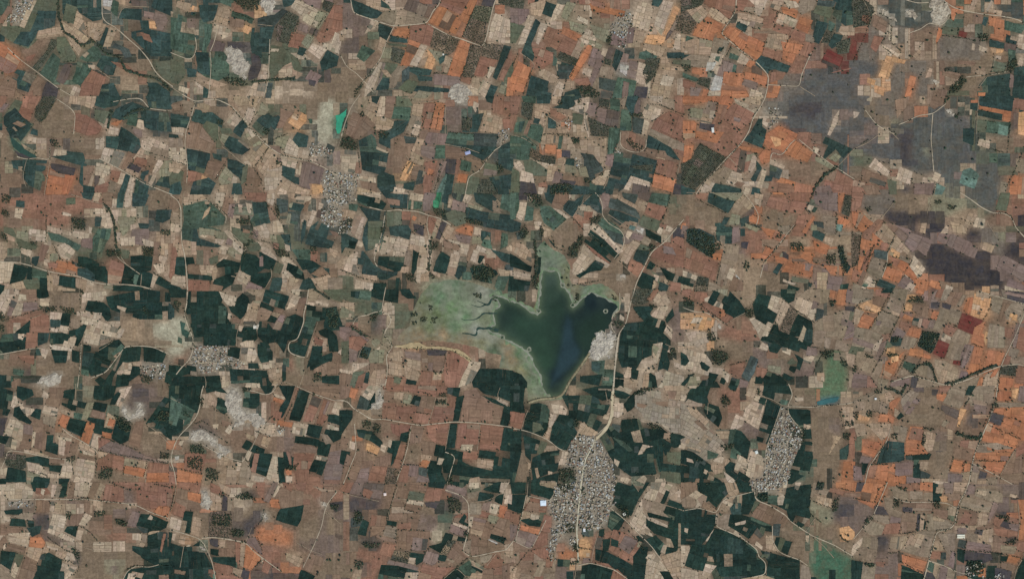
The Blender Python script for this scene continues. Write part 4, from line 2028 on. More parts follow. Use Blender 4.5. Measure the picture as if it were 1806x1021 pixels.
=b 120 24 134 26 138 32 126 36 122 32
D 130 18 150 18 146 26 150 32 140 34 134 28 128 20
D 120 36 140 34 162 36 160 46 168 54 168 60 156 60 148 60 148 70 138 74 132 84 128 90 118 88 112 72 114 52 116 44
D 144 28 162 34 163 40 158 50 140 52 130 46
p 164 37 170 42 169 53 165 48 161 44
D 162 32 170 20 172 28 164 36
p 149 58 160 56 156 70 153 80 149 76
e 149 58 156 62 152 70 148 64
D 160 58 166 60 164 70 170 84 180 90 174 90 160 84 154 86 156 76
=p 138 74 146 72 150 78 142 86 138 104 132 104 134 90
p 122 82 127 83 126 94 120 94 118 92
t 118 94 134 96 132 104 118 104
D 108 86 118 90 118 104 107 104
D 126 84 134 86 132 96 126 94
p 170 72 182 80 182 86 172 82
p 151 88 157 86 160 94 152 96
a 162 86 174 90 182 92 182 104 154 104 160 96
D 146 88 152 92 154 104 144 104
t 138 90 146 90 144 104 138 104
g 86 76 110 74 108 90 106 104 94 104 96 92 84 86
=s 76 82 86 78 84 86 72 92 68 94
D 72 92 96 90 92 102 72 98
=o 62 100 88 100 86 104 60 104
G 84 76 94 78 92 88 84 84
D -2 86 10 90 16 98 16 104 -2 104
W 83 58 90 44 96 43 98 48 104 43 109 49 107 60 104 72 92 76 82 72
=k 104 36 112 26 110 38 114 42 110 46 104 42
=d 106 26 120 24 118 34 108 42
p 114 26 119 30 118 34 114 32
p 166 64 170 62 168 68 164 66
=G 110 8 116 12 122 20 118 24 112 18
p 115 8 120 8 120 14 116 14
/ 130 0 126 12 124 22 120 38 113 46 112 60 110 76 108 94 107 104
/ 114 4 114 24 108 24 105 32 104 40 109 46
/ 102 72 110 73
/ 108 94 120 95 134 96
/ 162 58 172 62 180 66
/ 138 100 140 86 152 80
_ 82 70 66 90 58 102
_ 112 48 108 56
_ 97 100 99 88
_ 160 36 170 46
* 117 10 135 30 174 5 138 32 182 30 172 14 160 78 150 84 145 84 142 86 178 48 98 26 99 24
X 106 6 111 9 110 13 106 10
X 66 4 72 3 70 12 66 12
X 108 32 118 36 112 42 106 38
X 146 16 154 18 150 22 144 20
X 166 64 172 62 174 70 166 70
@34
r 0 0 10 0 8 8 -2 6
r 14 2 26 4 28 10 22 14 12 10
e 30 2 40 4 46 8 48 0 40 0
p 23 10 29 7 27 14 23 13
D 33 1 48 8 50 2 60 12 68 24 58 30 48 30 42 20 42 14 36 12 32 18 26 14
p 36 12 43 16 42 22 32 18
r 22 14 40 20 38 28 34 30 20 20
r 42 24 54 30 46 38 38 32
O 40 20 44 22 46 28 40 30
=t 50 0 80 0 76 14 68 22 60 12 52 4
D 80 5 94 8 90 20 86 28 82 34 76 28 74 16
p 94 6 106 10 100 26 90 20
p 106 12 114 17 103 38 98 36 100 28
D 82 28 90 20 100 26 96 36 86 38 76 30
D 104 0 120 0 118 12 112 15 104 8
p 122 8 138 14 132 28 120 24 118 18
q 114 18 122 23 118 36 113 48 103 44 106 34
s 132 0 156 0 154 14 144 16 138 12 122 8
v 138 12 144 14 140 26 136 24
O 156 0 162 2 160 10 155 8
O 165 0 174 0 172 18 162 16 163 8
v 174 0 182 2 182 16 172 14
k 172 18 182 18 182 24 172 22
p 142 20 138 34 132 30 134 22
K 142 20 150 22 148 30 140 34
D 122 26 137 34 138 44 137 58 130 58 124 50 112 50 116 38
D 96 37 101 38 102 44 113 48 123 52 137 58 132 64 130 68 114 64 112 62 104 62 100 68 92 66 90 58 82 54 84 50 90 50
p 128 38 131 42 127 56 122 54
s 140 36 150 28 160 26 170 22 172 36 166 50 150 50 146 62 138 58
s 170 22 182 24 178 40 168 54 164 52
s 150 50 166 54 176 60 174 66 150 62
v 176 34 182 36 182 50 170 54
p 70 31 76 30 88 38 90 34 95 36 90 50 84 50 82 54 78 44
p 84 56 91 60 90 66 80 62
p 105 61 115 64 114 70 105 66
=r 40 42 60 40 78 48 76 56 64 56 40 52
=r 62 30 68 32 74 42 76 48 60 42
=b 46 38 62 32 68 40 60 42
=s 44 52 72 58 70 74 56 78 52 68 46 66
=t 36 52 46 52 46 64 38 60
Y 14 27 20 28 28 30 34 32 32 40 20 44 8 38
p 2 46 14 44 26 46 28 56 20 58 16 62 8 56
p 0 62 16 66 24 68 30 76 32 82 44 84 44 90 30 92 20 90 6 86 -2 84
D -2 66 4 70 7 76 3 81 -2 80
D 18 78 20 76 29 82 26 87 20 84
D 28 88 38 90 34 98 26 98
D 8 90 13 89 0 104 -2 100
e 8 92 18 92 20 98 12 104 4 104
D 22 94 36 98 40 104 16 104
D 41 93 47 95 44 101 39 99
D 52 93 61 96 58 104 48 104
b 44 82 52 82 52 90 44 90
r 52 80 66 76 64 90 62 94 48 88
=v 74 60 92 68 94 74 110 76 106 90 100 92 90 88 80 78 72 72
=s 94 70 112 66 116 72 110 80 94 78
r 78 82 90 84 86 94 78 92
D 76 92 86 94 84 100 76 100
D 90 87 104 92 110 98 110 104 86 104 85 94
D 107 88 117 94 112 97 105 94
D 114 81 121 82 118 89 112 85
D 118 68 128 74 124 86 120 84 122 76
p 128 72 138 70 140 72 136 79 127 76
v 132 60 142 62 142 70 130 70
o 116 72 122 78 114 80 110 78
e 90 80 104 82 104 90 90 86
K 72 70 80 74 76 88 70 98 62 92 68 80
=i 154 66 166 64 172 80 174 94 168 104 150 104 146 96 154 80
=e 138 74 150 70 146 80 138 84
=v 126 82 140 76 138 92 124 96 118 92
t 72 94 77 92 76 104 70 104
s 172 66 182 66 182 84 174 80
s 176 86 182 86 182 104 176 104
t 142 88 150 88 150 98 142 96
v 60 94 70 98 68 104 60 104
p 42 84 50 90 48 100 42 92
b 20 92 28 92 26 96
p 22 30 12 30 8 36
W 36 36 40 36 41 42 37 42
/ 0 19 12 24 24 24 38 32 46 37
/ 46 37 54 31 64 26 72 22 73 14
/ 0 60 14 64
/ 182 44 166 54
_ 18 16 46 37
_ 106 10 122 24 138 34
_ 104 24 100 38 92 48
_ 50 80 68 76
_ 130 60 144 62
_ 152 64 142 78 138 90
* 40 25 32 29 20 16 16 15 22 24 54 40 12 41 62 10 66 55 43 61 40 61 77 50 38 52 30 50 139 35 140 8 4 44 5 38 76 60 28 43 80 82 162 26 20 21 13 27 170 26 7 92 130 92 173 34 52 90 175 96
X 0 8 10 10 12 18 2 18
X 30 62 46 66 50 72 40 80 32 80
X 66 20 76 22 74 30 66 30
X 144 66 160 64 160 72 150 74
X 166 66 174 78 174 84 168 80
X 155 12 162 12 162 18 156 18
X 26 44 34 46 36 56 26 54
@35
s 0 0 22 0 20 10 4 16 -2 14
r 23 0 33 0 40 4 38 10 24 6
b 22 8 38 10 32 20 20 16
s 40 0 58 0 54 14 48 30 32 22 38 10
O 68 0 76 0 74 6 66 4
D 32 0 43 0 40 4
Y 14 13 30 20 28 26 6 20 8 16
t 2 20 12 24 8 36 0 38
O 12 24 26 26 18 42 4 40 8 30
s 30 22 48 30 40 46 32 48 18 42 26 28
k 24 33 30 34 28 38 24 38
s 2 40 18 43 30 48 24 58 18 66 4 64 -2 60
o -2 60 12 62 8 70
v 84 4 90 0 86 10 92 14 90 22 80 20
r 90 0 97 0 94 10 86 8
s 96 0 104 0 98 12 92 12
b 104 2 116 4 108 18 96 14
s 116 6 120 6 114 18 108 18
O 121 9 127 8 126 22 122 26 116 22
Y 128 4 146 8 144 20 138 32 124 28 126 16
t 130 2 146 6 144 10 130 8
s 146 6 160 8 154 26 146 22
b 158 14 168 16 160 36 152 34 156 24
s 168 14 182 16 178 26 172 34 162 32 160 24
Y 166 25 174 27 172 37 164 34
k 156 0 182 4 182 16 168 12 158 8
v 160 2 182 6 182 10 160 5
s 174 32 180 20 182 30 176 38
R 115 25 138 33 126 48 110 41
s 102 20 115 24 110 38 100 34
s 92 20 102 22 100 36 90 44 76 40 80 32 88 32
O 84 23 91 24 88 33 82 31
Y 56 15 62 16 62 23 54 22
b 64 16 80 18 78 32 68 26 62 22
k 82 14 92 14 90 20 82 20
k 94 14 104 17 102 22 94 19
v 68 30 82 32 78 42 68 40
G 63 30 70 31 68 39 62 38
O 52 30 54 26 64 30 62 34
r 50 34 62 36 60 44 48 40
O 60 40 72 42 70 52 56 48
s 54 50 68 52 62 64 50 62
v 46 40 56 46 52 52 40 50
G 40 50 52 52 50 60 38 60
o 36 54 42 60 36 64
X 73 44 92 47 88 58 82 68 74 62 68 58
G 73 44 92 47 88 58 82 68 68 60
r 97 36 110 42 104 50 95 46
p 95 46 104 51 102 58 92 54
R 90 53 102 58 96 73 84 68 88 58
s 111 42 124 48 122 56 114 66 114 78 98 72 102 58 106 48
O 128 40 140 34 136 46 142 50 138 62 124 56
Y 140 44 144 46 140 60 138 54
s 144 36 160 40 160 62 142 62 142 50
r 160 40 170 42 166 52 160 50
v 172 36 182 36 182 60 168 62
r 176 40 184 40 182 68 172 62
O 128 60 138 62 134 78 124 78
O 142 64 160 67 155 80 139 84
r 162 70 167 71 164 80 158 79
s 166 62 176 64 172 74 164 70
v 118 58 128 60 122 76 116 84 112 82 114 68
R 106 75 114 76 113 81 105 79
O 124 78 136 80 136 84 122 90 120 86
t 86 74 98 76 108 82 112 86 108 96 100 101 92 98 86 84
O 60 62 74 64 74 72 58 70
Y 36 62 44 62 44 68 34 68
O 56 64 48 76 44 88 38 94 31 90 34 76 48 70
Y 40 71 48 70 48 76 40 78
b 58 70 72 74 68 82 54 76
g 54 76 68 80 62 88 52 82
s 66 80 82 78 86 96 64 88
s 52 84 60 86 54 92 46 90
O 74 68 82 70 82 74 74 72
s 4 66 12 66 26 76 18 90 6 84 2 76
s 26 78 32 74 30 86 24 98 18 92
s 26 94 38 96 34 104 26 104
p 22 58 32 50 26 66 20 64
v 28 58 36 54 30 70 24 72
v 0 88 18 92 26 104 -2 104
b 40 92 48 94 46 98 40 98
v 40 98 60 94 58 104 38 104
k 62 92 70 94 68 104 60 104
s 70 92 86 98 98 102 66 104
Q 156 82 174 80 172 92 155 90
r 172 84 182 82 182 104 172 98
O 155 93 170 94 168 104 154 104
t 140 90 154 84 152 104 136 104
O 132 94 138 92 136 104 130 104
s 110 100 134 92 130 104 108 104
O 148 86 154 84 150 92
v 114 86 122 88 118 96 112 94
O 170 100 180 100 180 104 170 104
/ 182 22 172 48 160 72 156 82
/ 72 48 64 62
/ 132 2 150 7 182 16
/ 40 98 62 91 86 98 100 102 120 96 140 87 156 81 176 79 183 82
/ 58 0 55 12 52 24
/ 34 72 32 88 28 104
~ 98 100 112 97 126 90 140 84 152 80
~ 62 88 70 80 80 78 84 84 88 98
_ 6 20 28 26
_ 0 22 8 13 18 9
_ 30 22 48 30
_ 17 42 26 27 31 20 38 6
_ 31 49 18 68
_ 48 30 40 46 30 70 20 88
_ 54 18 53 25 68 25
_ 44 92 56 70
_ 62 90 72 72
_ 146 16 138 32
_ 113 80 118 62
_ 117 84 124 66
_ 126 58 138 62
_ 100 34 110 40
_ 66 92 88 98
_ 153 104 156 84
_ 18 92 26 104
* 49 11 42 4 41 13 37 20 6 50 5 54 135 22 123 35 95 67 93 73 89 67 95 80 134 3 146 17 160 52 80 32 82 32 22 76 96 39 101 40 170 26 38 79 42 76 43 37 73 40 72 21 103 47 164 28 163 36 121 84 16 26 110 78
X 13 68 20 72 18 74
X 34 64 42 68 46 68 48 70 38 72
X 42 50 50 50 48 56
X 0 80 4 82 2 88
X 58 8 76 8 74 14 58 14
@40
D -2 0 8 4 14 6 12 24 8 32 -2 30
p 16 6 20 18 14 24 11 22
D 18 0 34 4 36 10 24 16 18 12
=s 36 4 46 4 50 12 40 16
b 52 2 70 2 66 14 52 12
b 50 12 64 14 62 24 48 20
p 46 4 52 10 50 14 44 12
=d 25 16 36 16 42 24 26 24
D 68 5 80 3 78 15 92 18 89 29 76 26 65 20
D 100 0 124 0 120 12 110 16 99 14
e 88 0 100 0 98 13 88 12
p 126 4 140 0 132 14 127 23 123 20
D 125 6 128 8 122 20 116 20 118 14
D 100 17 114 19 111 28 98 25
e 92 18 100 17 98 24 92 36 86 36 88 28
b 98 25 112 29 110 36 96 32
o 114 20 126 22 126 32 118 36 112 32
t 114 28 124 34 118 44 110 44
O 116 34 122 36 120 44 113 42
D 93 33 111 36 108 52 99 50 100 40 92 36
O 92 38 101 40 98 50 94 62 85 58
p 98 50 107 53 104 68 94 64 96 56
D 110 44 120 46 118 50 109 49
O 108 48 118 51 117 56 108 54
D 124 34 139 43 136 58 128 62 118 56 120 46
G 74 34 92 38 86 54 70 46
D 74 34 92 38 86 53 70 45
O 66 30 74 33 69 45 61 41
t 63 24 80 28 78 34 65 29
p 46 21 62 24 60 32 44 29
g 78 28 88 30 86 36 78 34
p 19 18 25 19 24 22 36 24 38 30 32 30 28 34 22 26
D 15 23 20 22 26 30 34 38 32 41 20 36 14 32
D 38 24 44 25 42 36 32 32
k -2 34 8 34 2 56 -2 52
p 10 35 18 36 25 42 24 59 12 54 4 51
b 25 40 34 42 36 50 34 62 32 69 20 66 24 56
b 36 50 50 48 49 68 36 66
p 35 48 38 49 36 64 33 66
p 13 56 18 58 17 68 11 66
D -2 52 10 54 6 62 -2 60
s 45 32 60 32 58 44 46 40
=b 34 38 50 40 66 48 66 54 56 52 36 50
t 68 46 78 52 76 58 62 54
D 50 52 57 52 56 60 62 62 61 73 48 69
p 62 56 70 56 68 74 62 72
b 70 58 76 58 74 72 68 72
p 60 53 76 56 76 59 62 57
b 76 60 82 60 80 72 73 70
t 84 58 100 66 103 70 100 74 90 72 82 68
t 25 67 41 70 39 74 26 71
t 40 70 53 74 52 77 40 74
Q 4 70 27 74 28 86 22 89 6 84
D 27 76 40 74 42 82 28 80
D 40 74 52 77 52 86 42 84
b 52 74 68 78 68 82 52 82
p 28 80 44 84 50 92 50 98 30 90
D 52 84 66 84 64 92 52 90
p 66 84 78 84 75 98 62 96 66 90
p 51 92 64 94 62 98 50 97
p 82 76 101 80 99 98 78 94
p 0 88 9 86 7 95 0 94
D 8 86 27 90 28 102 6 102
e 28 90 42 94 40 104 28 104
D 36 96 53 98 52 104 34 104
D 62 98 74 98 72 104 62 104
r 104 54 118 58 122 62 104 68
v 118 58 134 64 146 70 154 74 178 82 158 80 118 72 104 67
=s 140 42 156 38 162 44 170 54 180 62 182 70 160 74 146 68 134 62 138 52
b 144 38 152 38 148 66 136 62 140 48
t 104 69 114 71 112 78 104 76
r 115 72 132 76 130 90 118 86 102 90 104 78
t 131 76 156 80 154 98 130 94
O 132 84 155 88 152 97 130 92
r 158 81 182 84 182 104 152 104
O 156 92 182 92 182 104 154 104
=s 102 88 128 92 152 98 150 104 98 104
b 84 70 102 76 102 80 82 76
p 88 68 100 74 96 74 88 72
p 80 96 98 98 94 104 76 104
D 174 12 182 14 170 26 164 38 154 40 164 26
D 172 22 182 24 182 44 166 46 158 40 166 30
D 168 46 182 40 182 58 176 54
=s 168 0 180 0 176 12 172 20 166 24 164 28 168 14
=d 142 0 168 0 168 14 164 26 154 32 144 30 134 20
=k 140 0 150 0 148 14 142 16
=v 152 2 166 4 164 20 154 16
W 128 26 131 18 134 26 136 34 140 30 146 24 142 18 150 18 154 30 140 36 136 38
=t 154 60 166 56 164 62 154 66 152 70
/ 80 -2 80 14
/ 0 90 6 78 8 68 25 70 52 76 72 78
/ 66 45 74 52 86 58 102 68 104 72
/ 154 40 168 50 180 62
/ 182 66 178 84 182 88
_ 104 68 132 74 156 78 178 82
_ 76 78 78 94
_ 85 58 92 38
_ 132 84 131 94
_ 152 98 156 80
_ 108 54 146 68
_ 101 66 102 98
_ 30 90 50 94
_ 128 32 140 40
* 12 43 73 30 90 49 44 70 68 56 178 68 170 76 108 76 115 78 140 82 144 84 154 36 96 40 63 42 56 44 32 58 52 50 146 82 84 66 86 70
X 120 30 138 38 138 50 126 46
X 170 26 180 28 176 38 164 36
X 68 76 80 74 78 82 70 80
X 170 70 180 72 178 78 170 76
X 108 84 120 88 116 100 104 98
@41
D -2 0 36 0 32 8 32 20 28 32 22 40 14 46 6 52 -2 52
g 0 10 10 18 26 26 20 40 10 44 -2 40
D 36 0 54 2 60 8 46 6 38 8
p 45 5 58 8 57 14 48 11
t 41 7 46 12 50 18 48 22 38 20
D 50 12 58 16 60 28 56 30 48 24
=s 37 22 48 24 62 30 66 36 66 44 52 50 40 40 28 36
=b 28 34 44 40 52 48 40 48 26 42
b 54 36 66 40 60 44 54 42
p 62 41 67 44 62 52 57 48
t 44 41 51 40 50 46 45 45
=b 60 52 68 44 80 46 92 54 86 60 76 72 66 66 60 58
t 80 50 90 54 86 58 80 55
b 85 6 94 8 92 14 88 14
D 94 0 110 0 106 8 100 9
D 84 8 94 8 94 20 90 24 76 22 77 13 84 13
g 78 6 84 7 84 13 78 12
=b 94 10 108 10 110 22 106 32 92 24
p 109 8 122 12 120 15 109 11
O 109 12 120 15 118 19 108 16
D 114 0 132 0 126 18 118 34 114 34 116 22 122 14
b 132 0 136 2 124 37 120 34 126 18
D 136 4 148 8 146 16 137 38 125 36
b 147 8 166 14 172 18 162 42 138 38
r 150 10 160 14 150 38 140 38
r 162 14 173 18 165 36 160 42 154 40
p 174 17 182 18 178 32 170 28
b 134 0 180 0 182 16 170 14 150 6
D 167 30 182 32 180 42 166 38
p 166 40 182 46 180 50 166 46
D 145 40 161 43 157 56 144 52
p 130 39 146 41 143 54 128 50
O 114 36 130 39 128 44 112 42
p 102 42 112 40 110 50 106 52 96 48
r 110 26 118 28 116 36 108 34
=v 114 44 128 46 128 54 118 56 112 50
=b 106 54 120 54 116 70 106 72 104 62
b 94 50 106 54 100 66 88 60
t 98 53 106 55 102 66 95 63
=v 118 54 130 54 128 68 116 66
D 80 57 87 61 82 69 75 65
D 87 62 100 67 97 76 84 69
D 132 53 144 54 157 57 156 64 131 60
b 131 61 156 65 154 71 129 70
D 157 58 170 62 166 75 155 73
D 164 46 182 48 180 56 172 60 160 58
s 158 50 166 52 172 60 164 62
p 82 68 86 70 82 80 78 76
D 93 71 108 72 104 86 101 96 90 92
r 89 71 94 72 90 92 84 90
D 84 80 88 72 86 86 82 88
p 108 74 114 75 113 88 115 104 101 98 104 86
D 113 75 120 76 120 92 122 104 115 102
D 119 70 123 70 126 86 120 88
v 122 68 126 70 128 84 126 84
D 128 75 138 77 134 84 128 88
O 121 88 128 89 128 95 122 94
p 122 95 129 96 128 102 122 102
p 140 79 145 79 142 96 137 94
r 130 72 153 72 150 80 146 98 134 104 130 90
D 152 78 158 79 154 92 146 90
D 158 79 165 80 160 95 154 93
p 154 74 166 76 165 79 154 78
v 168 70 182 66 182 104 162 104 162 92
b 170 62 182 60 182 68 168 70
r 145 96 158 96 158 104 144 104
p 86 94 100 97 98 102 84 100
p 70 80 76 82 73 90 68 90
p 76 92 80 90 78 96 76 98
t 60 84 70 84 70 104 58 104
s 76 74 82 82 86 92 82 104 72 104
O 7 88 16 91 34 94 32 104 6 104
r -2 84 7 87 6 104 -2 104
r 15 72 24 70 38 68 36 84 32 93 14 88
o 20 62 38 68 38 72 22 70
=s 8 58 18 60 16 72 6 68
=b 38 66 48 70 48 84 36 82
=t 34 86 50 82 58 96 56 104 32 104
t 50 74 62 76 60 84 52 84
W 60 6 64 0 70 2 76 10 75 22 84 30 92 30 100 38 94 44 84 36 78 38 72 44 67 44 68 36 60 28 58 18
W 84 30 100 34 102 40 92 46 84 38
W 16 54 28 46 36 48 46 56 54 64 64 70 58 74 50 66 44 66 40 58 26 58
W 48 70 56 72 54 76 50 74
w 4 75 9 74 9 78 5 79
=d 17 52 28 44 30 38 40 40 52 52 44 54 34 48
p 10 58 14 58 12 64 8 62
V 112 42 122 44 120 50 114 50
/ 35 0 32 8 32 18 28 32 20 42 8 54 2 68 0 80 4 90 6 104
/ 18 56 30 60 44 68 56 74 66 78 76 80
/ 76 80 86 66 90 56 96 44 100 40
/ 78 78 84 86
/ 78 4 90 6 100 10 108 8 113 -2
/ 132 0 150 8 162 12 174 16 184 15
/ 0 13 10 18
_ 46 25 60 31
_ 30 42 54 56 60 60
_ 10 88 33 93
_ 26 40 34 37 42 42
_ 100 40 108 32
_ 90 48 106 54
_ 136 4 120 38
* 70 84 152 9 174 12 16 28 110 36 42 98 92 68 66 86 68 88 66 45 62 34 30 20 44 102 132 88 116 102
X 12 27 20 30 22 34 14 32
X 18 76 34 74 34 90 18 86
X 20 62 34 64 36 72 22 72
X 38 86 52 90 50 100 36 100
X 76 2 86 2 84 6 76 6
X 126 84 136 82 132 88
X 30 10 36 14 34 22 30 18
@42
b -2 0 12 0 10 10 4 14 -2 14
O 10 2 18 4 14 14 8 12
p 28 0 40 0 36 10 30 20 22 10
D 20 10 30 16 36 6 36 20 28 26 16 24
W 40 0 44 0 42 22 30 26 36 14
r 44 0 102 0 100 12 90 10 70 6 56 6 44 4
b 46 6 56 8 54 18 44 14
t 56 7 67 7 64 15 55 14
e 67 8 75 10 73 20 65 18
D 77 10 85 12 82 22 73 19
b 85 10 100 12 98 26 82 22
r 46 22 80 22 78 38 58 36 42 34
r 78 28 95 30 92 40 76 39
r 100 0 112 0 110 10 102 10
r 101 12 122 12 120 34 94 38 98 26
D 112 2 126 2 124 12 112 8
D 122 12 130 10 124 38 118 38
b 130 6 142 2 148 10 162 16 160 38 126 38 128 20
b 160 22 171 24 168 40 160 40
D 148 10 162 14 182 24 176 44 168 42 172 22 160 18
p 166 12 177 18 176 22 164 15
D 142 0 182 0 182 18 166 12 150 8
=b 36 38 56 36 62 38 60 54 42 52 36 46
=s 50 40 60 40 58 48 50 48
r 52 40 74 42 72 48 60 54 54 50
D 63 50 72 48 70 60 62 58
b 74 42 88 42 84 60 72 62
r 90 42 114 40 112 62 98 60 92 54
r 100 46 114 42 111 64 100 60
D 115 40 123 40 120 66 111 66
r 124 40 147 41 145 68 121 66
r 148 42 172 44 168 68 146 67
D 172 44 182 46 182 70 168 68
p 127 62 140 62 138 69 126 68
b 140 62 145 62 144 68 138 68
r 129 70 145 70 144 78 128 77
D 146 68 164 70 162 78 145 76
t 144 77 163 80 160 88 143 86
D 120 68 129 70 128 80 136 84 143 86 160 90 162 74 182 78 182 104 110 104 116 86
D 110 66 122 68 118 86 116 92 108 92 106 80
D 100 62 111 64 108 76 98 74
D 94 74 108 76 106 92 112 104 94 104 90 88
p 103 76 109 77 106 84 101 83
t 84 72 96 74 92 86 84 84
O 86 78 94 80 90 87 82 84
b 84 58 100 60 98 72 86 72
=s 70 62 84 66 84 82 66 82
D 52 58 63 58 58 78 52 86 54 72 48 70
p 50 57 54 58 52 66 49 64
r 62 62 70 62 64 80 60 88 54 86
D 16 46 32 48 44 60 42 66 30 58 18 54
Y 27 60 41 66 38 73 26 68
p 42 62 49 64 46 71 41 68
=b 14 58 26 60 24 70 42 72 38 80 20 84 12 76
D 0 68 10 70 4 84 -2 82
b 36 76 52 72 52 84 44 88 34 84
r 33 84 50 86 44 102 28 100 30 92
q 49 86 62 88 58 104 46 104
v 64 82 82 84 80 96 62 96
r 64 84 72 84 70 104 60 104
v 82 94 93 98 92 104 78 104
K 82 86 92 88 90 96 82 94
b 12 84 21 86 16 100 6 98
v 20 88 30 86 28 104 14 104
b 6 72 14 76 2 104 -2 104
=t 14 40 20 30 28 30 32 42 30 48 16 46
D -2 26 12 26 12 34 4 46 -2 54
=t 10 40 14 44 6 52 -2 56
=s 32 28 42 22 42 34 32 36
t 136 98 146 96 148 104 134 104
b 0 54 8 56 6 66 -2 66
p 9 58 15 60 14 68 8 66
/ 0 16 7 16 12 24 20 28 32 36 44 35 60 38 84 42 100 40 120 38 140 39 160 41 182 44
/ 43 0 42 20 42 35
/ 100 12 96 28 92 40
/ 74 42 71 62 66 80 58 102
/ 115 40 110 68
/ 110 70 121 74 116 90 112 104
/ 28 30 34 38
/ 14 40 16 70 10 84 2 104
/ 147 40 144 68
/ 168 2 164 12 176 18
_ 78 28 94 30
_ 84 6 98 11
_ 46 22 56 24
_ 72 48 66 78
_ 28 70 38 74
_ 66 83 80 84
* 140 10 156 17 131 55 146 55 146 58 161 61 80 54 101 4 82 7 64 17 44 13 69 20 54 3 49 54 136 70 73 47 113 20 112 34 95 41 84 42 129 32 109 28 110 38 152 38 165 67 110 18 18 68 84 83 75 70 62 34 74 34 8 98 130 38 138 43
X 102 8 112 8 110 12 104 12
X 100 14 112 14 110 20 100 20
X 34 40 42 40 42 50 34 50
X 22 36 32 38 30 46 22 44
X 112 98 118 94 118 104 110 104
@43
D -2 0 14 0 12 18 14 30 -2 26
=e 16 0 34 0 38 4 30 12 18 16 14 12
r -2 27 14 29 10 46 -2 44
D 16 20 28 18 36 20 40 26 38 42 34 54 20 50 12 46 14 30
o 22 38 30 40 34 46 22 50
p 41 19 54 21 59 26 57 31 44 29
p 40 29 48 31 42 44 38 44
t 38 44 42 46 38 58 32 54
o 31 58 38 60 34 68 30 74 26 70
D 42 44 50 30 64 32 72 40 66 44 70 50 62 60 58 68 52 68 40 58
D 52 10 70 10 90 10 94 20 104 20 98 34 90 48 82 44 74 38 60 34 60 26
=t 60 4 68 2 74 6 66 10 60 12
D 74 4 94 0 106 0 104 14 96 16
G 54 0 60 0 56 10 50 10
p 106 18 118 18 118 30 112 34 104 32
p 96 32 104 28 102 36 96 35
t 72 40 76 38 80 42 86 46 92 50 86 54 76 52 66 56 70 48
s 106 34 116 35 114 42 106 40
K 106 40 116 42 112 52 104 48
D 92 54 104 42 114 50 116 36 134 34 138 44 150 46 158 44 168 52 160 58 160 90 150 94 126 96 112 86 104 76 98 64
D 108 60 140 60 150 70 150 92 120 92 108 80
g 106 54 120 60 128 68 124 70 112 60
p 110 4 114 0 128 4 124 10 116 6
D 106 4 118 6 126 10 120 14 110 12
D 118 20 126 10 134 4 138 6 130 22 122 28
=s 121 16 130 10 128 16 122 22
a 130 10 140 6 150 10 148 18 160 22 180 24 182 50 168 50 160 42 140 36 136 28 130 22
a 138 4 158 6 158 14 146 12
b 132 18 144 20 140 24 132 22
a 136 34 158 40 156 42 136 38
t 160 0 182 0 182 16 166 14
b 164 6 174 6 172 14 166 14
p 158 40 168 44 166 48 160 44
t 161 50 169 50 166 56 160 56
D 168 50 182 52 182 62 172 66 168 64
p 176 64 182 58 182 66 176 66
D 160 56 170 62 166 70 162 74 160 66
o 164 70 180 70 178 84 164 80
D 160 82 176 84 182 84 182 104 156 98
o 158 90 178 92 180 104 156 100
p 138 62 150 64 142 66 138 72 133 73
p 108 77 114 80 112 86 108 82
p 103 76 106 76 104 80
p 115 96 126 98 122 104 114 100
p 131 100 140 94 143 98 140 104
p 152 98 162 98 164 104 150 104
p 53 69 60 70 57 84 48 84 52 76
t 16 80 20 82 20 90 17 88
=s 8 70 12 72 16 88 19 100 16 104 4 104 6 90
D -2 48 10 48 10 70 8 80 2 104 -2 104
D 12 52 30 58 26 72 20 72 20 80 14 74
D 22 76 34 70 50 68 50 80 48 90 36 94 22 100 20 84
p 38 90 43 91 42 95 38 94
D 20 100 40 94 50 92 48 104 22 104
s 30 100 46 101 46 104 30 104
=K 58 60 64 56 66 62 60 66
X 66 36 72 36 70 44 64 44
X 50 88 66 86 66 98 56 104 50 100
V 68 52 90 54 97 68 106 78 108 92 112 100 112 104 62 104 68 96 66 88 56 86 60 70 62 62
/ 0 45 12 47 22 50 34 55 42 60 50 67 56 69
/ 107 -2 106 10 106 20 108 28 104 38 96 46 90 52
/ 88 56 86 64 80 72 76 84 74 104
/ 53 90 50 102
/ 10 46 14 32 18 24
/ 108 34 118 34 122 30 134 35
/ 99 6 101 16
_ 14 18 26 14 50 12 56 2
_ 16 24 26 32 14 40
_ 40 30 38 44 34 54
_ 19 90 18 104
* 55 25 62 80 72 52 50 90 108 54 86 70 104 86
X 142 38 156 42 160 46 148 46
X 138 10 152 2 138 2
@44
D 12 2 30 0 26 12 28 20 16 18 6 14 2 18 8 4
p -2 6 7 4 2 16 -2 16
p 4 0 16 0 14 3 6 2
=b 30 4 52 2 56 10 50 22 44 30 36 20 26 16
=r 40 4 64 2 66 14 64 34 54 30 46 22 38 12
D 48 0 58 0 56 6 50 4
t 70 2 82 4 76 14 66 10
p 77 10 83 11 81 17 75 15
p 74 16 87 21 80 46 66 38 64 32 66 24
p 56 30 66 34 64 42 58 46 50 46
D 25 18 38 22 42 34 38 44 26 34 22 26
=b 40 36 52 30 50 46 40 44
D 82 12 89 14 88 21 80 18
D 86 0 112 0 117 10 110 18 98 16 84 10
D 89 14 104 22 100 36 94 52 89 62 78 58 82 42 86 28
=v 62 36 70 38 82 46 76 58 68 52 60 46
g 104 14 112 16 110 20 102 20
=s 114 0 138 0 136 18 118 18 116 10
p 118 12 128 12 128 16 120 17
=i 138 0 172 0 170 10 150 12 138 10
U 142 17 152 14 166 12 164 17 144 20
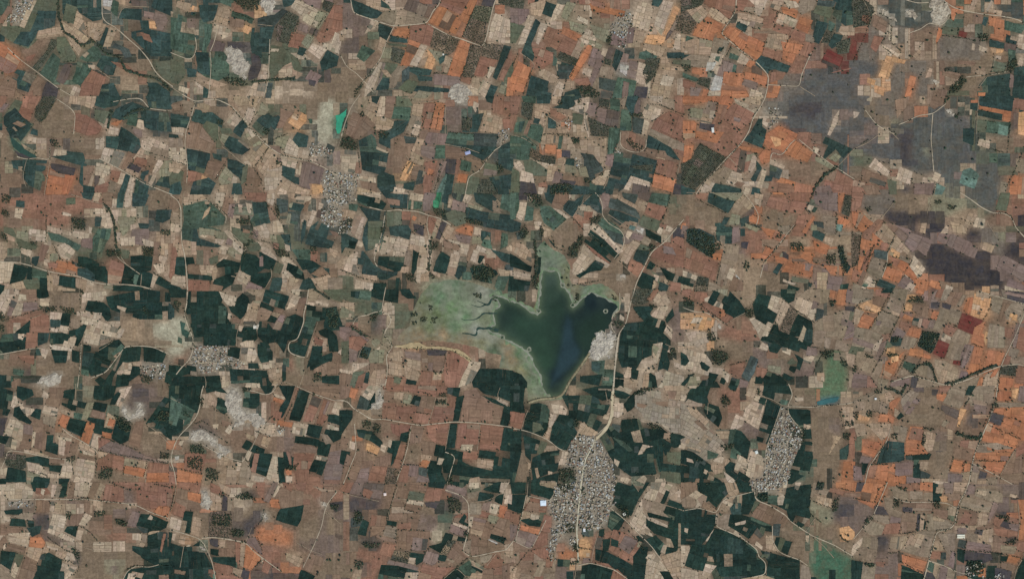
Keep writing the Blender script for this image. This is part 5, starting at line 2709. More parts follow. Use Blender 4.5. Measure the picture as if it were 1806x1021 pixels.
D 112 24 135 26 136 40 124 42 114 36
t 128 40 136 42 135 46 128 46
=s 136 24 168 23 170 44 168 66 164 100 162 104 138 104 137 60
=v 156 34 168 40 168 52 158 50
t 158 52 168 54 154 74 160 58
=s 138 54 154 58 148 72 138 74
t 168 22 182 22 182 44 172 46 170 34
G 166 68 178 60 174 78 166 78
r 176 52 182 48 182 78 176 74
O 170 80 182 80 182 104 168 104
D 128 46 136 46 138 76 134 92 124 98 116 104 110 104 116 84 122 68 128 58
=g 118 78 136 76 134 98 116 104
a -2 18 8 22 28 36 28 44 36 52 44 60 46 64 40 74 30 78 22 80 10 68 -2 60
t 4 22 14 24 28 38 24 42 8 30
=e 6 36 18 36 26 44 20 46 8 42
b 12 38 16 36 27 46 22 47
t 34 46 50 46 48 56 38 56
=v 40 54 50 58 48 62 40 60
D 56 46 62 48 72 60 70 70 68 79 60 76 52 60 54 52
g 50 46 57 46 54 56 52 66 48 62
g 52 64 62 72 58 78 50 76
p 57 72 62 74 68 78 68 90 62 86 58 90 54 88 58 80
p 72 68 84 74 86 84 82 96 72 98 66 94 68 80
b 79 60 90 62 88 68 80 68
p 32 78 42 74 44 76 42 82 33 80
t 46 76 50 78 48 86 44 84
g 26 68 38 72 36 76 26 78
D -2 68 8 68 20 76 30 84 34 90 20 92 10 86 -2 82
p 4 76 10 78 12 82 4 80
t 6 64 20 68 18 72 4 68
D 6 72 22 78 20 80 8 76
D 50 80 56 82 54 90 58 94 60 90 72 98 68 104 58 104 46 92 44 86
t 30 82 44 84 42 92 34 94 30 88
p 43 90 56 100 54 104 48 104
D -2 84 14 86 26 92 40 100 44 104 -2 104
p 23 88 27 90 25 94 22 92
b 14 98 18 98 17 104 12 104
D -2 52 3 54 -2 57
t 4 56 8 56 6 62 2 60
=g 12 36 26 42 22 50
p -2 60 4 62 2 68 -2 66
V 106 22 112 26 114 36 124 42 127 50 126 56 124 66 118 76 116 84 114 98 108 104 74 104 84 96 88 88 86 74 90 62 96 46 102 34
Q 112 42 124 44 126 54 116 54
/ 104 22 98 40 92 56 88 68 87 84 88 92
/ 112 -2 117 10 111 20 112 30 118 38 124 44 127 52 126 58
/ 110 22 122 22 134 23 150 21 176 19 184 16
/ 83 11 94 14 106 21
/ 27 18 26 30
/ 89 14 86 24
/ 176 0 172 12 178 18
_ 138 22 166 20
_ 166 26 170 44
_ 66 94 72 74
* 17 56 36 52 12 24 81 6 80 4 174 92 166 94 160 98 144 102 168 28 174 32 50 78 170 32 173 96
X 170 50 178 50 176 58 170 56
X 172 38 182 36 180 44 172 42
X 40 62 54 62 52 68 40 68
X 44 8 52 18 44 24 40 14
X 78 6 84 6 82 10
X 124 44 132 44 128 60 126 62
@45
s 0 14 12 10 32 2 56 0 54 8 50 10 40 6 34 10 28 16 30 26 14 24 0 28
b 10 2 20 2 18 8 10 10
t 27 10 38 6 44 14 40 22 28 20
s 2 16 28 16 38 20 36 30 18 26 4 26
O 38 18 48 12 50 14 42 26 38 24
O 36 28 44 34 42 40 37 38
s 52 10 60 4 70 8 64 16 54 28 50 18
v 64 14 72 14 68 20 62 18
v 60 22 66 22 60 30 54 30
=s 70 0 82 0 92 14 90 24 72 20
k 83 4 90 4 88 10 83 10
r 90 0 104 0 102 6 92 8
O 88 9 101 8 95 17 88 14
s 104 0 120 0 116 20 112 24 94 18
s 122 8 132 0 150 0 148 18 128 22 118 20
b 118 20 124 18 122 26
D 118 10 122 0 130 0 124 10
O 153 0 168 0 166 4 153 4
O 153 5 167 6 168 16 152 16
Y 168 4 176 2 172 14 168 12
v 176 0 182 0 182 18 174 16
s 152 18 182 18 182 24 150 22
O 150 24 182 22 182 40 168 34 148 28
k 145 28 160 31 156 42 144 38
O 160 33 182 40 178 56 156 42
O 142 38 156 44 154 52 140 48
O 138 50 154 52 165 50 176 56 172 66 152 62 136 58
O 164 52 174 56 172 64 164 62
b 112 28 120 26 110 46 108 40
Y 113 24 120 25 111 44 109 42
d 94 20 112 26 110 36 98 30 92 24
b 98 30 111 36 108 48 96 44
=d 122 28 135 26 134 40 124 46 118 44
=k 124 36 128 30 130 40 124 44
=b 110 48 120 42 136 42 134 54 122 52
v 126 14 142 18 140 30 128 26
=s 64 22 98 26 94 42 78 44 58 42 52 34
s 96 36 102 38 96 44 93 42
D 44 24 50 28 54 32 48 36 43 32
Y 6 30 18 34 16 38 4 36
O 28 30 38 31 37 38 26 38
t 0 40 12 40 14 52 4 54
t 16 40 40 40 38 52 30 58 18 46
=o 0 48 12 54 10 62 2 70 -2 68
O 16 58 30 60 26 68 14 64
O 10 64 26 68 22 76 8 70
G 36 58 54 60 54 78 50 80 20 83 28 70
O 60 43 74 44 72 56 73 64 80 72 54 74 56 56
r 62 44 75 46 72 58 58 56
t 75 48 88 50 84 68 78 70 74 62
s 42 42 58 44 54 60 44 56
D 55 74 83 72 80 78 64 79 56 78
g 64 78 70 78 68 84 64 86
D 64 84 70 82 71 90 78 92 82 94 80 98 63 97
t 71 80 80 80 78 90 70 88
=s 84 54 112 56 108 66 104 82 92 100 80 98 82 76
=v 82 52 96 50 94 60 84 60
=k 88 66 99 62 92 72 86 76
r 114 58 134 58 130 68 112 64
b 108 66 126 68 126 80 106 76
O 106 78 116 80 114 92 102 90
O 116 82 124 82 123 92 114 90
s 132 60 150 62 146 72 130 70
O 140 62 172 66 168 70 142 68
O 128 71 168 70 162 80 130 77
O 140 80 162 80 156 92 138 88
b 162 80 172 66 180 68 178 92 158 94
r 172 66 182 60 182 70
t 114 92 124 90 122 100 114 98
s 94 90 102 86 100 98 92 98
r 18 83 26 84 22 98 14 96
O 26 83 37 84 36 100 22 100
O 42 82 46 82 44 92 36 90
v 44 82 64 80 62 94 44 96
O 37 92 48 96 48 104 36 104
O 48 95 56 95 55 104 48 104
v 56 96 72 98 70 104 56 104
k 134 90 142 92 140 98 132 98
v 8 74 20 76 16 82 6 82
D 10 82 16 82 12 94 8 94
O -2 80 2 80 1 88 -2 88
v 0 84 8 86 10 100 0 100
s 142 98 152 96 152 104 140 104
b 156 94 180 92 178 104 154 104
s 126 82 134 84 130 104 124 100
t 72 98 92 98 92 104 72 104
p 84 100 104 102 102 104 84 104
v 100 92 116 94 114 104 100 102
O 14 98 36 100 34 104 12 104
s 152 60 170 66 152 68
/ 0 17 14 14 34 2
/ 16 40 30 56
/ 153 -2 150 18 142 40 134 58 128 72 124 92 122 104
/ 40 44 36 58 26 72 16 86 12 104
/ 96 52 116 54
/ 150 18 182 19
/ 126 82 150 94 168 104
/ 172 66 156 94
~ 34 3 44 4 50 10 56 -2
~ 108 50 120 54 134 56 136 50
_ 118 22 126 6
_ 154 2 150 18 142 40
_ 134 58 128 72 124 94
_ 16 26 36 30
_ 55 74 82 72
_ 18 83 36 83
_ 106 76 102 88
_ 116 92 117 82
_ 138 42 148 20
_ 34 60 20 84
_ 128 79 160 80
_ 144 42 176 56
_ 60 4 52 12
* 52 37 58 38 36 67 44 87 30 43 15 42 68 66 74 69 69 63 119 81 139 86 148 68 172 35 177 38 162 25 69 16 126 10 29 62 6 51 38 16 35 23 90 24 84 23 134 40 121 70 168 50 166 13 168 16 161 4 58 0 132 84 149 94 65 50 19 64 104 60 158 66
X 74 50 77 54 76 62 72 64
X 74 43 86 46 84 48 76 46
X 120 52 136 54 134 58 120 56
X 40 50 47 50 46 56 40 56
X 24 4 32 4 30 8
X 14 26 20 28 20 34 14 32
X 0 28 6 28 4 36 0 34
X 148 18 154 20 150 24 146 20
X 110 48 118 50 116 52 110 50
@50
p 8 2 22 0 36 8 34 16 20 18 8 18 4 10
D 32 0 53 0 50 6 36 10
r 38 6 50 6 54 12 44 14 38 12
p 44 6 48 8 46 14 43 12
p 55 0 62 0 56 17 54 16
D 66 0 74 0 68 16 60 16
s 60 4 66 4 62 16 58 16
b 72 0 80 0 78 16 70 16
p 80 0 98 0 92 16 78 14
b 98 0 106 0 98 18 92 16
t 106 0 112 4 106 16 100 18
r 112 2 130 6 132 18 128 22 108 20
=v 128 6 142 10 142 24 132 24
r 144 4 182 10 182 26 160 28 146 22
r 114 0 182 0 182 12 146 8
t 98 18 107 20 106 28 98 24
=s 107 21 130 23 126 34 108 30
O 168 25 180 26 178 38 162 32
=d 8 20 38 22 36 30 10 32
D 4 30 24 28 24 34 6 34
b 38 18 53 20 52 32 38 32
p 54 20 58 20 57 31 53 31
t 58 22 66 23 64 32 58 30
=v 70 20 86 22 84 28 72 28
=b 84 22 104 26 100 40 86 34
s 24 32 37 32 36 40 24 40 14 36
p 3 36 12 36 10 42 3 40
D 12 38 26 39 28 47 10 46
D 29 40 36 41 36 47 30 47
b 0 48 24 48 26 54 0 56
G 28 48 44 46 42 54 34 58
=k 38 36 50 34 56 40 48 48 38 46
p 56 33 71 36 67 52 60 57 50 53
b 72 36 90 32 84 46 70 46
p 90 32 98 36 90 46 83 45
D 71 47 84 46 80 58 68 52
p 83 46 90 48 85 62 80 60
p 61 57 66 53 79 60 78 64 66 60
=b 98 40 128 46 138 52 140 62 116 62 96 48
=r 116 52 130 52 126 60 114 60
=r 130 50 140 52 138 64 126 62
=s 88 50 104 56 104 64 96 70 84 66
v 140 30 148 32 144 48 134 46
D 149 33 160 34 178 42 176 48 168 52 152 54 144 46
p 159 34 162 37 161 40 156 39
p 140 54 150 54 149 62 140 61
t 158 52 169 51 168 56 156 55
s 150 54 156 56 154 64 150 62
p 148 63 154 65 152 69 147 67
D 156 56 170 52 182 54 182 88 168 90 150 80 144 70 156 68
D 140 67 152 69 160 78 150 78 140 72
r 173 54 176 54 171 74 169 73
=s 84 66 106 70 126 72 140 74 150 80 152 88 140 88 130 104 76 104 84 90
=s 124 60 146 64 140 76 128 78
=e 112 84 130 80 132 92 124 104 112 96
=v 118 84 126 84 124 100 118 98
D 136 92 150 90 170 88 182 84 182 104 130 104
t 140 94 152 96 150 102 138 98
p 136 96 144 96 142 104 134 104
b 168 98 180 98 180 104 168 104
p 9 54 32 53 30 69 8 62
b 7 64 28 69 26 75 6 69
O 32 58 44 58 48 64 46 70 30 68
t 30 68 46 70 40 84 28 78
D 1 72 17 74 14 84 10 97 0 92
o 17 75 25 77 20 90 15 84
p 16 84 20 90 16 102 10 98
b 27 78 40 84 38 96 34 104 18 104
=d 46 52 60 58 74 66 68 70 52 62 44 58
t 48 62 70 70 69 74 50 70
t 46 68 53 70 50 76 45 74
t 60 72 70 76 68 82 58 78
p 72 72 78 76 80 83 68 82
D 44 76 52 74 66 82 65 90 60 104 38 104 40 84
p 66 85 82 90 76 98 68 104 62 98
=k 72 66 80 70 86 78 84 90 80 84 76 74
D 38 94 68 94 68 104 36 104
G 62 96 68 96 68 104
b 4 56 8 62 2 68 -2 64
s -2 84 10 92 14 104 -2 104
v 36 32 40 34 38 40
p 4 66 7 64 6 70
W 9 20 20 21 20 24 9 24
V 8 20 22 20 36 22 36 25 10 26
/ 2 4 2 14 6 18 38 18 70 18 92 18
/ 92 18 110 20 130 22 144 24 160 32 178 38
/ 74 2 70 18 70 34
/ 80 62 84 67 100 72
/ 0 90 10 99 18 104
/ 130 104 134 94 144 88 158 90 168 87
/ 180 30 177 40 180 48
/ 38 18 37 32
_ 84 46 92 50 98 55 103 62
_ 72 19 90 18
_ 50 58 70 72 80 76 84 90 78 98
_ 66 82 80 86
_ 116 0 136 8
_ 100 18 128 22
_ 132 94 142 88 156 89
_ 164 2 182 6
* 138 8 149 13 148 7 146 3 144 3 156 15 120 13 138 24 134 28 105 16 92 45 88 63 106 64 38 63 60 0 160 5 73 88 24 52 94 19 52 39 174 21 92 88 28 52 70 14
X 100 30 112 30 110 36 100 36
X 122 38 136 42 134 48 124 44
X 70 30 76 32 74 40 70 38
X 86 18 96 18 96 16
X 74 66 84 72 84 84 78 76
@51
r 8 0 32 0 30 12 20 8 8 6
b 7 6 32 12 32 30 20 30 4 24
O 18 10 32 12 32 22 18 18
r 4 20 16 26 14 38 2 34
r 42 0 50 4 64 10 56 14 42 10
t 50 0 64 6 62 14 54 10
t 42 10 54 16 54 30 42 30
k 55 12 60 16 60 30 54 30
s 61 16 65 18 64 30 60 30
D 15 30 24 31 22 44 20 55 10 51
t 24 36 33 38 30 58 21 54
p 0 36 12 40 10 51 -2 48
=s 31 30 42 38 40 58 32 58
q 42 31 66 31 65 48 63 60 40 58 40 42
=d 66 34 80 36 80 50 74 58 64 58
=d 64 36 78 36 90 30 98 24 98 38 88 50 80 60 64 60
=k 80 40 98 30 97 40 86 50 80 58 76 50
=k 66 14 74 12 82 16 82 20 70 18
=s 68 18 92 16 98 22 92 32 80 40 70 34 68 26
=p 68 19 82 20 80 30 72 32
W 32 8 40 8 40 14 44 20 40 30 32 24 34 18
p 72 5 74 6 72 12 70 11
=d 84 8 92 12 92 18 84 18
p 80 0 88 0 86 6 80 4
r 90 0 100 0 98 18 92 12
p 113 2 117 4 110 16 106 16
t 115 0 122 2 122 6 116 4
r 130 0 144 0 142 9 134 8
b 116 6 130 8 141 10 140 24 118 28 112 20 110 16
O 104 18 114 18 116 28 106 26
=s 98 26 114 28 112 40 102 46 98 38
D 116 28 141 24 138 40 134 47 111 40
=r 143 4 160 4 182 10 182 22 166 22 154 26 142 30
t 150 4 168 8 180 9 160 10
=b 142 12 154 18 156 30 140 44 136 46
b 160 10 176 10 168 22 158 20
W 156 18 160 17 164 22 166 28 160 24
k 168 22 182 20 182 28 174 32
=v 138 46 164 30 182 38 182 56 150 70 132 66
=s 136 44 160 34 158 56 148 68 134 60
=s 164 30 182 46 182 60 164 58
=b 96 46 110 40 134 48 136 60 130 70 98 66 92 58 84 56
=O 92 48 110 46 130 54 128 68 98 64 90 58
=r 98 66 122 70 124 80 134 86 140 92 134 102 118 94 98 80
=O 108 84 120 88 138 94 132 104 124 98
t 122 74 140 80 136 90 122 82
b 146 74 162 80 156 98 140 92 140 82
=v 148 62 182 60 182 78 164 84 150 74
=s 164 82 182 78 182 104 154 104
D 138 92 153 99 150 104 134 104
v 82 58 90 58 96 70 97 77 88 72 80 64
O 80 64 94 76 95 82 86 93 77 90
t 74 63 79 64 77 90 73 88
r 68 63 74 64 73 88 69 84
t 51 60 58 60 58 69 51 69
b 51 70 64 70 68 78 51 78
b 58 62 68 63 68 72 62 70
k 41 60 50 60 50 69 42 66
=t 34 58 42 60 42 76 36 68
W 30 68 36 70 37 74 31 73
D 42 70 51 71 50 78 42 76
D 44 79 69 79 69 90 62 88 45 84
D -2 52 3 54 0 64 12 68 22 68 31 62 30 74 36 74 44 88 46 96 40 98 48 104 -2 104
t 10 56 20 58 15 66 8 64
Y 16 59 22 60 21 66 15 64
p 2 54 6 54 4 62 1 61
p 18 66 22 66 20 68
b 4 92 16 94 15 98 4 96
r 46 85 62 88 66 92 64 98 48 97
r 40 92 46 92 46 97 40 96
r 50 98 66 98 80 104 50 104
k 66 90 84 94 82 104 70 98 65 96
r 99 82 106 88 103 97 96 94
=d 90 88 97 82 97 94 104 98 102 104 82 104 84 94
=k 106 88 118 96 128 104 102 104 104 94
p 96 78 98 82 98 87 96 84
d 130 96 134 104 128 104
v 108 0 114 0 104 22 98 20
r 118 0 130 2 128 10 120 6
d 174 54 182 56 182 60 174 58
W 96 33 102 32 104 38 100 42
/ 0 50 14 54 26 58 32 60 38 70 44 84 48 104
/ 33 59 46 58 60 60 76 63 80 64 88 73 100 82 118 95
/ 6 0 5 14 0 30
/ 14 67 10 90
/ 176 10 166 22 163 30 160 46 152 66 148 74 140 90
/ 164 30 180 44
/ 86 48 80 62
/ 134 64 148 72 160 76
_ 0 30 6 2
_ 98 38 88 50
_ 99 28 97 40
_ 92 58 97 72
_ 86 92 97 82
* 111 61 93 53 156 95 155 97 110 37 150 66 166 82 169 82 178 82 48 22 2 5 44 5 98 18 179 77 148 80 97 66 76 63 117 94
X 44 34 64 34 62 48 44 44
X 66 14 82 10 92 20 86 18 72 18
X 64 48 78 50 78 58 66 58
X 52 10 58 10 56 16 52 14
X 168 22 178 24 176 30 170 28
@52
r 4 0 14 0 8 12 -2 8
v 14 0 24 0 20 14 8 12
d 24 0 46 2 42 18 20 14
r 24 6 34 10 30 18 22 14
=k 10 16 40 20 34 34 12 30
b 46 4 58 4 54 18 46 14
b 60 0 92 0 90 10 76 8 70 18 58 16
o 72 9 88 12 86 20 70 18
p 70 18 88 21 86 26 68 24
b 68 22 86 25 82 32 66 29
r 90 6 107 8 104 20 88 20
D 92 0 110 0 108 7 92 5
v 112 2 134 6 132 14 126 16 110 10
D 116 0 136 0 128 6 118 3
s 132 2 146 0 148 8 142 16 134 18
p 136 0 146 0 146 6 134 8
e 152 0 163 2 161 7 152 5
D 164 0 172 0 168 12 150 8 152 6
p 169 0 178 0 172 11 167 10
D 146 10 162 13 158 20 144 20
D 164 14 172 12 170 24 162 20
p 174 12 182 13 180 24 172 23
D 176 22 182 24 182 30 176 28
b 150 22 160 20 156 32 148 28
p 158 22 168 24 164 34 156 32
O 168 24 176 26 172 38 166 36
r 174 30 182 32 182 40 172 38
r 148 30 158 33 155 38 146 36
s 136 22 148 22 148 34 136 34
e 156 34 167 37 163 44 154 42
b 168 38 182 40 182 58 170 62 158 54 162 46
b 138 36 154 40 162 46 156 60 136 54
D 158 54 174 59 172 65 157 59
w 156 60 166 64 164 66 155 62
b 138 56 155 61 170 68 164 72 138 78 134 68
p 136 36 140 36 138 48 135 46
r 124 34 134 32 134 46 118 42 120 36
D 130 33 133 36 130 42 135 44 134 47 124 42
p 118 42 134 47 133 50 117 45
v 116 44 134 52 130 58 114 52
=d 110 12 126 16 130 24 126 34 116 38 102 36 104 26 112 20
=g 104 30 120 32 118 42 110 48 106 38
=s 88 20 104 21 100 34 92 36 82 32
k 88 21 104 21 100 28 90 26
=v 80 32 100 38 104 46 98 54 84 50
b 60 32 84 34 80 50 60 50
b 50 34 66 32 64 40 50 40
r 60 44 74 42 74 50 60 49
D 48 40 59 42 58 47 48 45
s 46 46 59 48 58 60 44 56
b 34 34 48 36 46 50 36 56 30 58
r 32 34 38 36 36 46 30 46
D 22 39 29 42 26 57 17 55
K 10 38 24 36 20 46 10 48
=v 0 28 12 32 10 44 -2 46
b 60 51 94 52 92 74 78 72 60 70
v 76 58 92 60 90 72 74 72
=p 98 50 108 44 106 60 98 64 94 60
=e 104 48 110 40 108 56 106 64 100 64
D 110 53 134 60 133 63 116 61 108 68 105 75 92 68 106 64
Q 113 61 122 62 116 72 108 78 104 76
D 104 76 112 78 110 84 102 82
b 122 62 136 78 124 86 112 80 116 70
s 128 64 138 60 136 78 130 72
p 112 80 120 83 118 86 111 82
=k 20 60 44 62 40 72 20 68
=s 0 60 20 58 18 70 0 86 -2 80
b 34 56 60 60 58 64 44 62
r 44 64 58 66 54 80 40 76
=r 16 70 40 74 50 80 48 86 38 96 34 104 24 104 28 88 14 80
=s 0 84 14 78 14 100 4 104 -2 104
=d 14 81 32 84 28 92 22 104 18 104 22 90 13 88
t 14 92 22 92 20 104 10 104
Q 56 72 73 74 71 86 52 82
D 73 74 88 76 86 84 79 88 78 80 72 80
p 71 79 79 80 77 87 70 85
v 50 82 72 86 82 90 80 94 48 86
D 42 87 60 88 82 94 80 98 70 96 66 104 38 104
p 68 95 82 95 80 104 66 104
v 90 72 103 76 102 84 96 88 86 84
r 86 86 98 90 110 88 120 90 104 104 80 104
O 82 94 96 98 94 104 80 104
b 100 84 112 86 116 90 104 90
D 122 90 131 98 128 104 106 104
g 124 90 136 82 144 92 138 100 130 98
e 134 80 156 92 152 98 138 86
D 137 82 142 84 142 88 153 94 150 97 138 90
s 146 78 160 76 158 84 148 86
r 162 76 172 82 168 92 150 90
b 150 92 166 90 182 84 182 104 146 104
t 138 96 150 96 148 104 134 104
t 172 66 182 64 182 80 174 78
=s 134 64 152 60 164 72 138 78
/ 0 10 12 14 40 20
/ 110 8 128 14 135 22 135 36 135 50 128 74 138 79 152 76 164 73 174 72 182 62
/ 60 4 52 26 48 40
/ 106 104 122 90 132 100
/ 164 75 154 88
/ 136 21 152 20 160 17 168 12
/ 58 17 88 20
_ 58 6 48 40
_ 60 50 88 51
_ 70 18 66 29 80 32
_ 58 50 58 64
_ 122 90 134 80
_ 92 70 88 76
_ 128 72 138 78
* 87 51 94 60 75 38 74 50 79 65 80 68 158 43 147 60 11 93 166 80 35 79 40 81 174 60 82 28 80 20 136 48 133 55 137 10 89 3 68 3 88 74 66 50 172 85 162 92 175 94 160 27 72 100
X 112 14 126 18 126 32 114 32
X 14 30 22 32 22 42 12 46
X 14 82 24 84 22 92 14 90
X 22 62 42 64 38 70 22 68
X 130 52 135 53 134 58
@53
D -2 0 15 0 14 12 0 12
D 20 0 28 0 46 6 44 12 40 18 20 12
t 29 0 47 0 45 7 30 3
D 0 13 15 13 12 26 10 33 0 30
t 16 15 23 17 22 24 14 22
r 20 16 32 18 30 26 38 22 36 32 12 30
b 18 20 30 22 28 32 14 30
r -2 31 9 34 6 44 -2 42
t 12 30 20 32 18 40 8 40
p 20 33 30 35 29 41 19 39
D 8 40 18 38 22 40 32 38 30 47 18 46
o 30 32 36 32 34 42 28 40
r 34 34 42 36 42 46 40 53 30 52
O 10 45 30 50 28 56 8 50
v -2 44 6 46 0 62 -2 62
v 6 50 28 56 20 70 2 62
r 30 53 38 54 38 66 24 70 28 58
=b -2 64 18 71 12 84 -2 86
r 20 72 38 68 40 82 30 80
s 26 82 36 84 30 100 22 100 28 88
=b 12 80 28 82 24 100 8 104
=s 32 82 46 84 46 104 32 104
t -2 88 6 90 2 104 -2 104
s 10 96 20 98 20 104 8 104
r 36 80 44 82 42 90 36 90
=O 48 72 62 70 68 74 68 84 50 82
D 48 81 62 82 61 89 48 89
t 62 80 68 80 67 88 62 87
=v 48 90 66 88 64 104 46 104
Y 72 60 80 60 84 68 80 70 70 68
Y 72 71 83 71 82 79 70 78
Y 55 46 60 47 59 52 55 51
v 76 80 83 80 82 85 74 86
D 92 50 98 49 97 58 92 57
D 104 31 108 30 119 40 113 51 108 53 101 47
g 104 32 116 38 106 50 102 46
D 111 0 126 0 134 10 140 0 146 0 134 18 130 28 126 36 112 28 106 22 110 12
D 108 2 128 4 134 14 128 30 116 30 108 20
p 147 0 160 0 171 3 164 12 156 22 139 17 140 13 146 8
D 157 22 163 8 167 10 162 22 158 24
s 138 18 156 22 164 24 160 32 172 35 171 40 156 36 144 31 138 26
p 138 17 139 28 138 32 142 36 144 48 150 58 132 52 124 43 130 30
D 163 25 182 30 182 104 176 104 172 70 168 60 150 54 142 46 142 38 165 46 168 38 160 32
p 142 36 150 38 166 46 164 48 144 40
D 143 32 170 38 168 42 144 36
D 166 18 182 24 182 30 164 24
p 166 16 182 4 182 22 168 18
r 107 50 116 52 130 60 138 62 130 78 128 86 118 82 102 71 106 66 104 58
v 120 56 134 62 124 76 112 68
r 98 54 105 52 104 60 98 60
r 90 58 97 58 93 71 87 70
r 90 50 88 66 85 84 83 82 86 64
D 96 60 104 60 102 72 96 74
D 105 59 113 62 112 69 105 67
D 88 70 96 72 102 74 118 82 128 88 126 100 116 98 104 88 88 82
D 128 78 136 68 144 68 142 88 140 104 126 104 128 88
D 120 92 140 96 140 104 122 104
D 74 88 84 86 92 88 107 93 104 104 72 104
r 85 84 102 86 108 92 100 90 88 87
r 107 92 112 92 120 100 120 104 104 104
p 134 62 138 64 134 69 132 68
D 131 57 134 56 140 64 134 62
D 142 60 152 56 162 66 156 78 150 72
p 160 66 165 66 162 76 157 74
D 164 68 174 70 172 80 162 77
p 142 84 150 74 158 84 166 94 162 104 140 104
p 144 76 150 76 146 82 141 80
t 158 78 182 70 182 104 172 104 164 92
D 166 94 172 104 162 104
w 30 19 36 19 36 25 30 25
K 74 48 80 50 82 58 74 56
t 176 70 182 68 182 84 172 80
b 118 42 124 44 122 52 114 52
p 138 50 141 50 141 57 136 54
V 46 4 74 0 110 0 108 14 110 24 104 28 100 44 90 50 80 46 70 44 60 52 50 58 44 62 50 46 40 34 38 22 44 12
V 40 48 52 44 52 58 46 70 46 82 38 82 37 70 42 60
V 62 58 70 58 68 72 60 70
V 70 40 92 42 92 50 72 50
/ 74 -2 72 18 70 32 68 48 69 66 70 84
/ 17 0 16 14
/ 47 0 46 8 41 20 15 14
/ 59 4 72 8
/ 48 58 46 76 45 90
/ 2 62 20 71 28 56 36 40
/ 104 27 118 38 126 46 138 58 148 68 158 82
/ 138 14 126 42
/ 70 88 82 85 94 88 108 92 122 102
/ 156 22 182 30
/ 128 0 134 10
/ 92 50 86 72 84 84
/ 68 90 66 104
/ 4 62 8 44 12 28 15 14
_ 0 94 18 72
_ 12 28 6 50
_ 70 69 84 71
_ 128 56 140 72
* 22 86 124 82 121 71 127 70 115 72 124 52 119 54 114 54 4 77 54 75 60 22 118 48 127 49 76 57 70 84 20 94
X 56 44 66 44 66 52 54 54
X 62 84 70 82 70 86
X 110 22 122 26 124 38 118 38
X 64 64 70 64 70 74 64 72
X 48 2 62 4 58 10 48 8
@54
b -2 0 16 0 14 10 6 14 -2 18
D 15 0 44 0 48 12 42 18 34 30 26 22 16 10
t 44 0 56 0 60 10 54 18 48 12
D 56 0 72 0 74 10 60 11
p 14 8 26 15 24 24 14 27 6 14
s -2 18 6 14 14 18 14 26 0 26
b 22 20 38 30 36 33 20 27
p 43 18 54 23 53 27 42 22
t 42 22 48 24 46 32 39 29
G 54 22 62 22 62 34 52 34 50 28
D 63 13 76 10 78 18 70 34 62 34
o 76 20 82 21 78 30 72 32
D 80 12 90 10 90 20 84 21 78 16
b 82 22 100 24 112 36 112 40 106 48 94 45 72 36 74 32
g 90 14 101 14 100 25 90 22
p 100 16 107 12 109 18 106 26 100 24
t 102 6 106 6 105 11 101 10
p 106 0 111 0 110 6 106 6
D 110 6 118 4 136 2 136 18 134 28 136 36 126 48 112 40 110 30 98 24 106 24
D 112 8 136 8 134 26 118 30
p 119 0 126 0 122 8 118 7
s 36 33 50 34 50 50 40 50 35 46
D 50 34 62 34 72 37 94 46 95 58 84 56 79 49 70 60 58 52 48 46
p 55 43 67 40 67 44 56 46
g 72 36 94 46 88 46 72 40
p 56 50 63 58 60 59 53 54
K 96 44 104 44 102 57 95 56
D 26 34 35 34 34 46 28 46
b 79 48 88 60 92 70 84 72 70 62
p 78 62 85 68 84 72 76 66
t 88 56 96 56 96 66 102 74 88 70
D 99 58 105 58 101 70 97 64
D 108 61 116 63 111 77 104 73
o 103 58 109 60 104 73 100 70
=s 104 46 112 42 132 54 138 60 130 64 112 58 104 58
=s 117 62 130 64 138 68 136 88 122 80 112 78
=b 130 38 140 38 136 48 130 52
p 130 56 134 56 133 64 130 62
=I 138 62 142 60 160 72 178 80 182 88 182 104 144 104 134 90 138 72
=I 140 68 158 68 176 82 172 98 150 100 140 84
=s 134 54 142 50 160 52 166 46 170 60 182 62 182 80 156 66 142 58
Y 166 48 176 46 182 52 182 60 172 62 166 56
=v 164 14 182 12 182 46 164 44 156 36 160 28
=k 160 26 180 20 182 44 160 36
t 142 14 160 18 157 28 140 22
=e 136 18 140 20 156 28 159 32 158 42 146 44 138 34 134 24
s 138 0 146 0 140 12 134 20
D 142 0 150 0 149 7 142 6
O 162 0 182 0 182 10 162 6
r 156 6 172 10 170 14 154 10
s 146 6 156 8 152 14 142 12
D -2 28 20 27 35 34 34 46 28 58 20 66 8 66 -2 66
p 34 48 29 63 24 62 28 56
p 2 48 6 49 5 54 2 52
p -2 67 9 67 8 76 2 88 -2 90
D 9 66 24 66 34 48 50 53 62 60 80 72 79 80 88 84 88 98 60 102 34 104 30 94 36 88 24 86 22 94 12 92 2 88
D 30 54 60 60 78 74 78 82 88 86 84 98 40 100 34 88 30 70
D 82 72 92 74 106 78 124 82 124 92 124 104 88 104 90 84
p -2 90 17 94 16 104 -2 104
p 24 86 36 88 30 96 26 102 20 98
t 62 101 86 98 98 102 96 104 62 104
s 126 86 134 90 136 104 124 104
K 142 2 150 2 148 8
o 84 76 92 76 90 80
V 72 -2 112 -2 108 4 102 10 92 10 82 11 76 10 72 6
/ 0 30 18 27 36 33 40 22 43 18 58 14 74 10
/ 36 33 34 46 50 53 62 58 72 66 80 72 79 78 88 84 88 96 86 98 74 100
/ 76 10 76 17 82 21 90 23 98 28 111 36 112 40 124 48 136 56 150 62 160 66 180 78
/ 95 46 95 62 102 74 112 78 124 82 132 88
/ 134 54 150 68 160 80
/ 140 38 130 52
_ 165 6 182 10
_ 138 20 158 28
_ 136 34 146 42
* 143 3 172 55 175 56 152 38 158 38 40 34 160 0 138 36 146 42
X 80 12 90 12 90 20 82 20
X 165 52 170 60 178 60 176 64 168 60
X 142 0 148 0 148 8 142 6
X 158 18 166 14 164 30 158 32
@55
O -2 0 4 0 2 10 -2 10
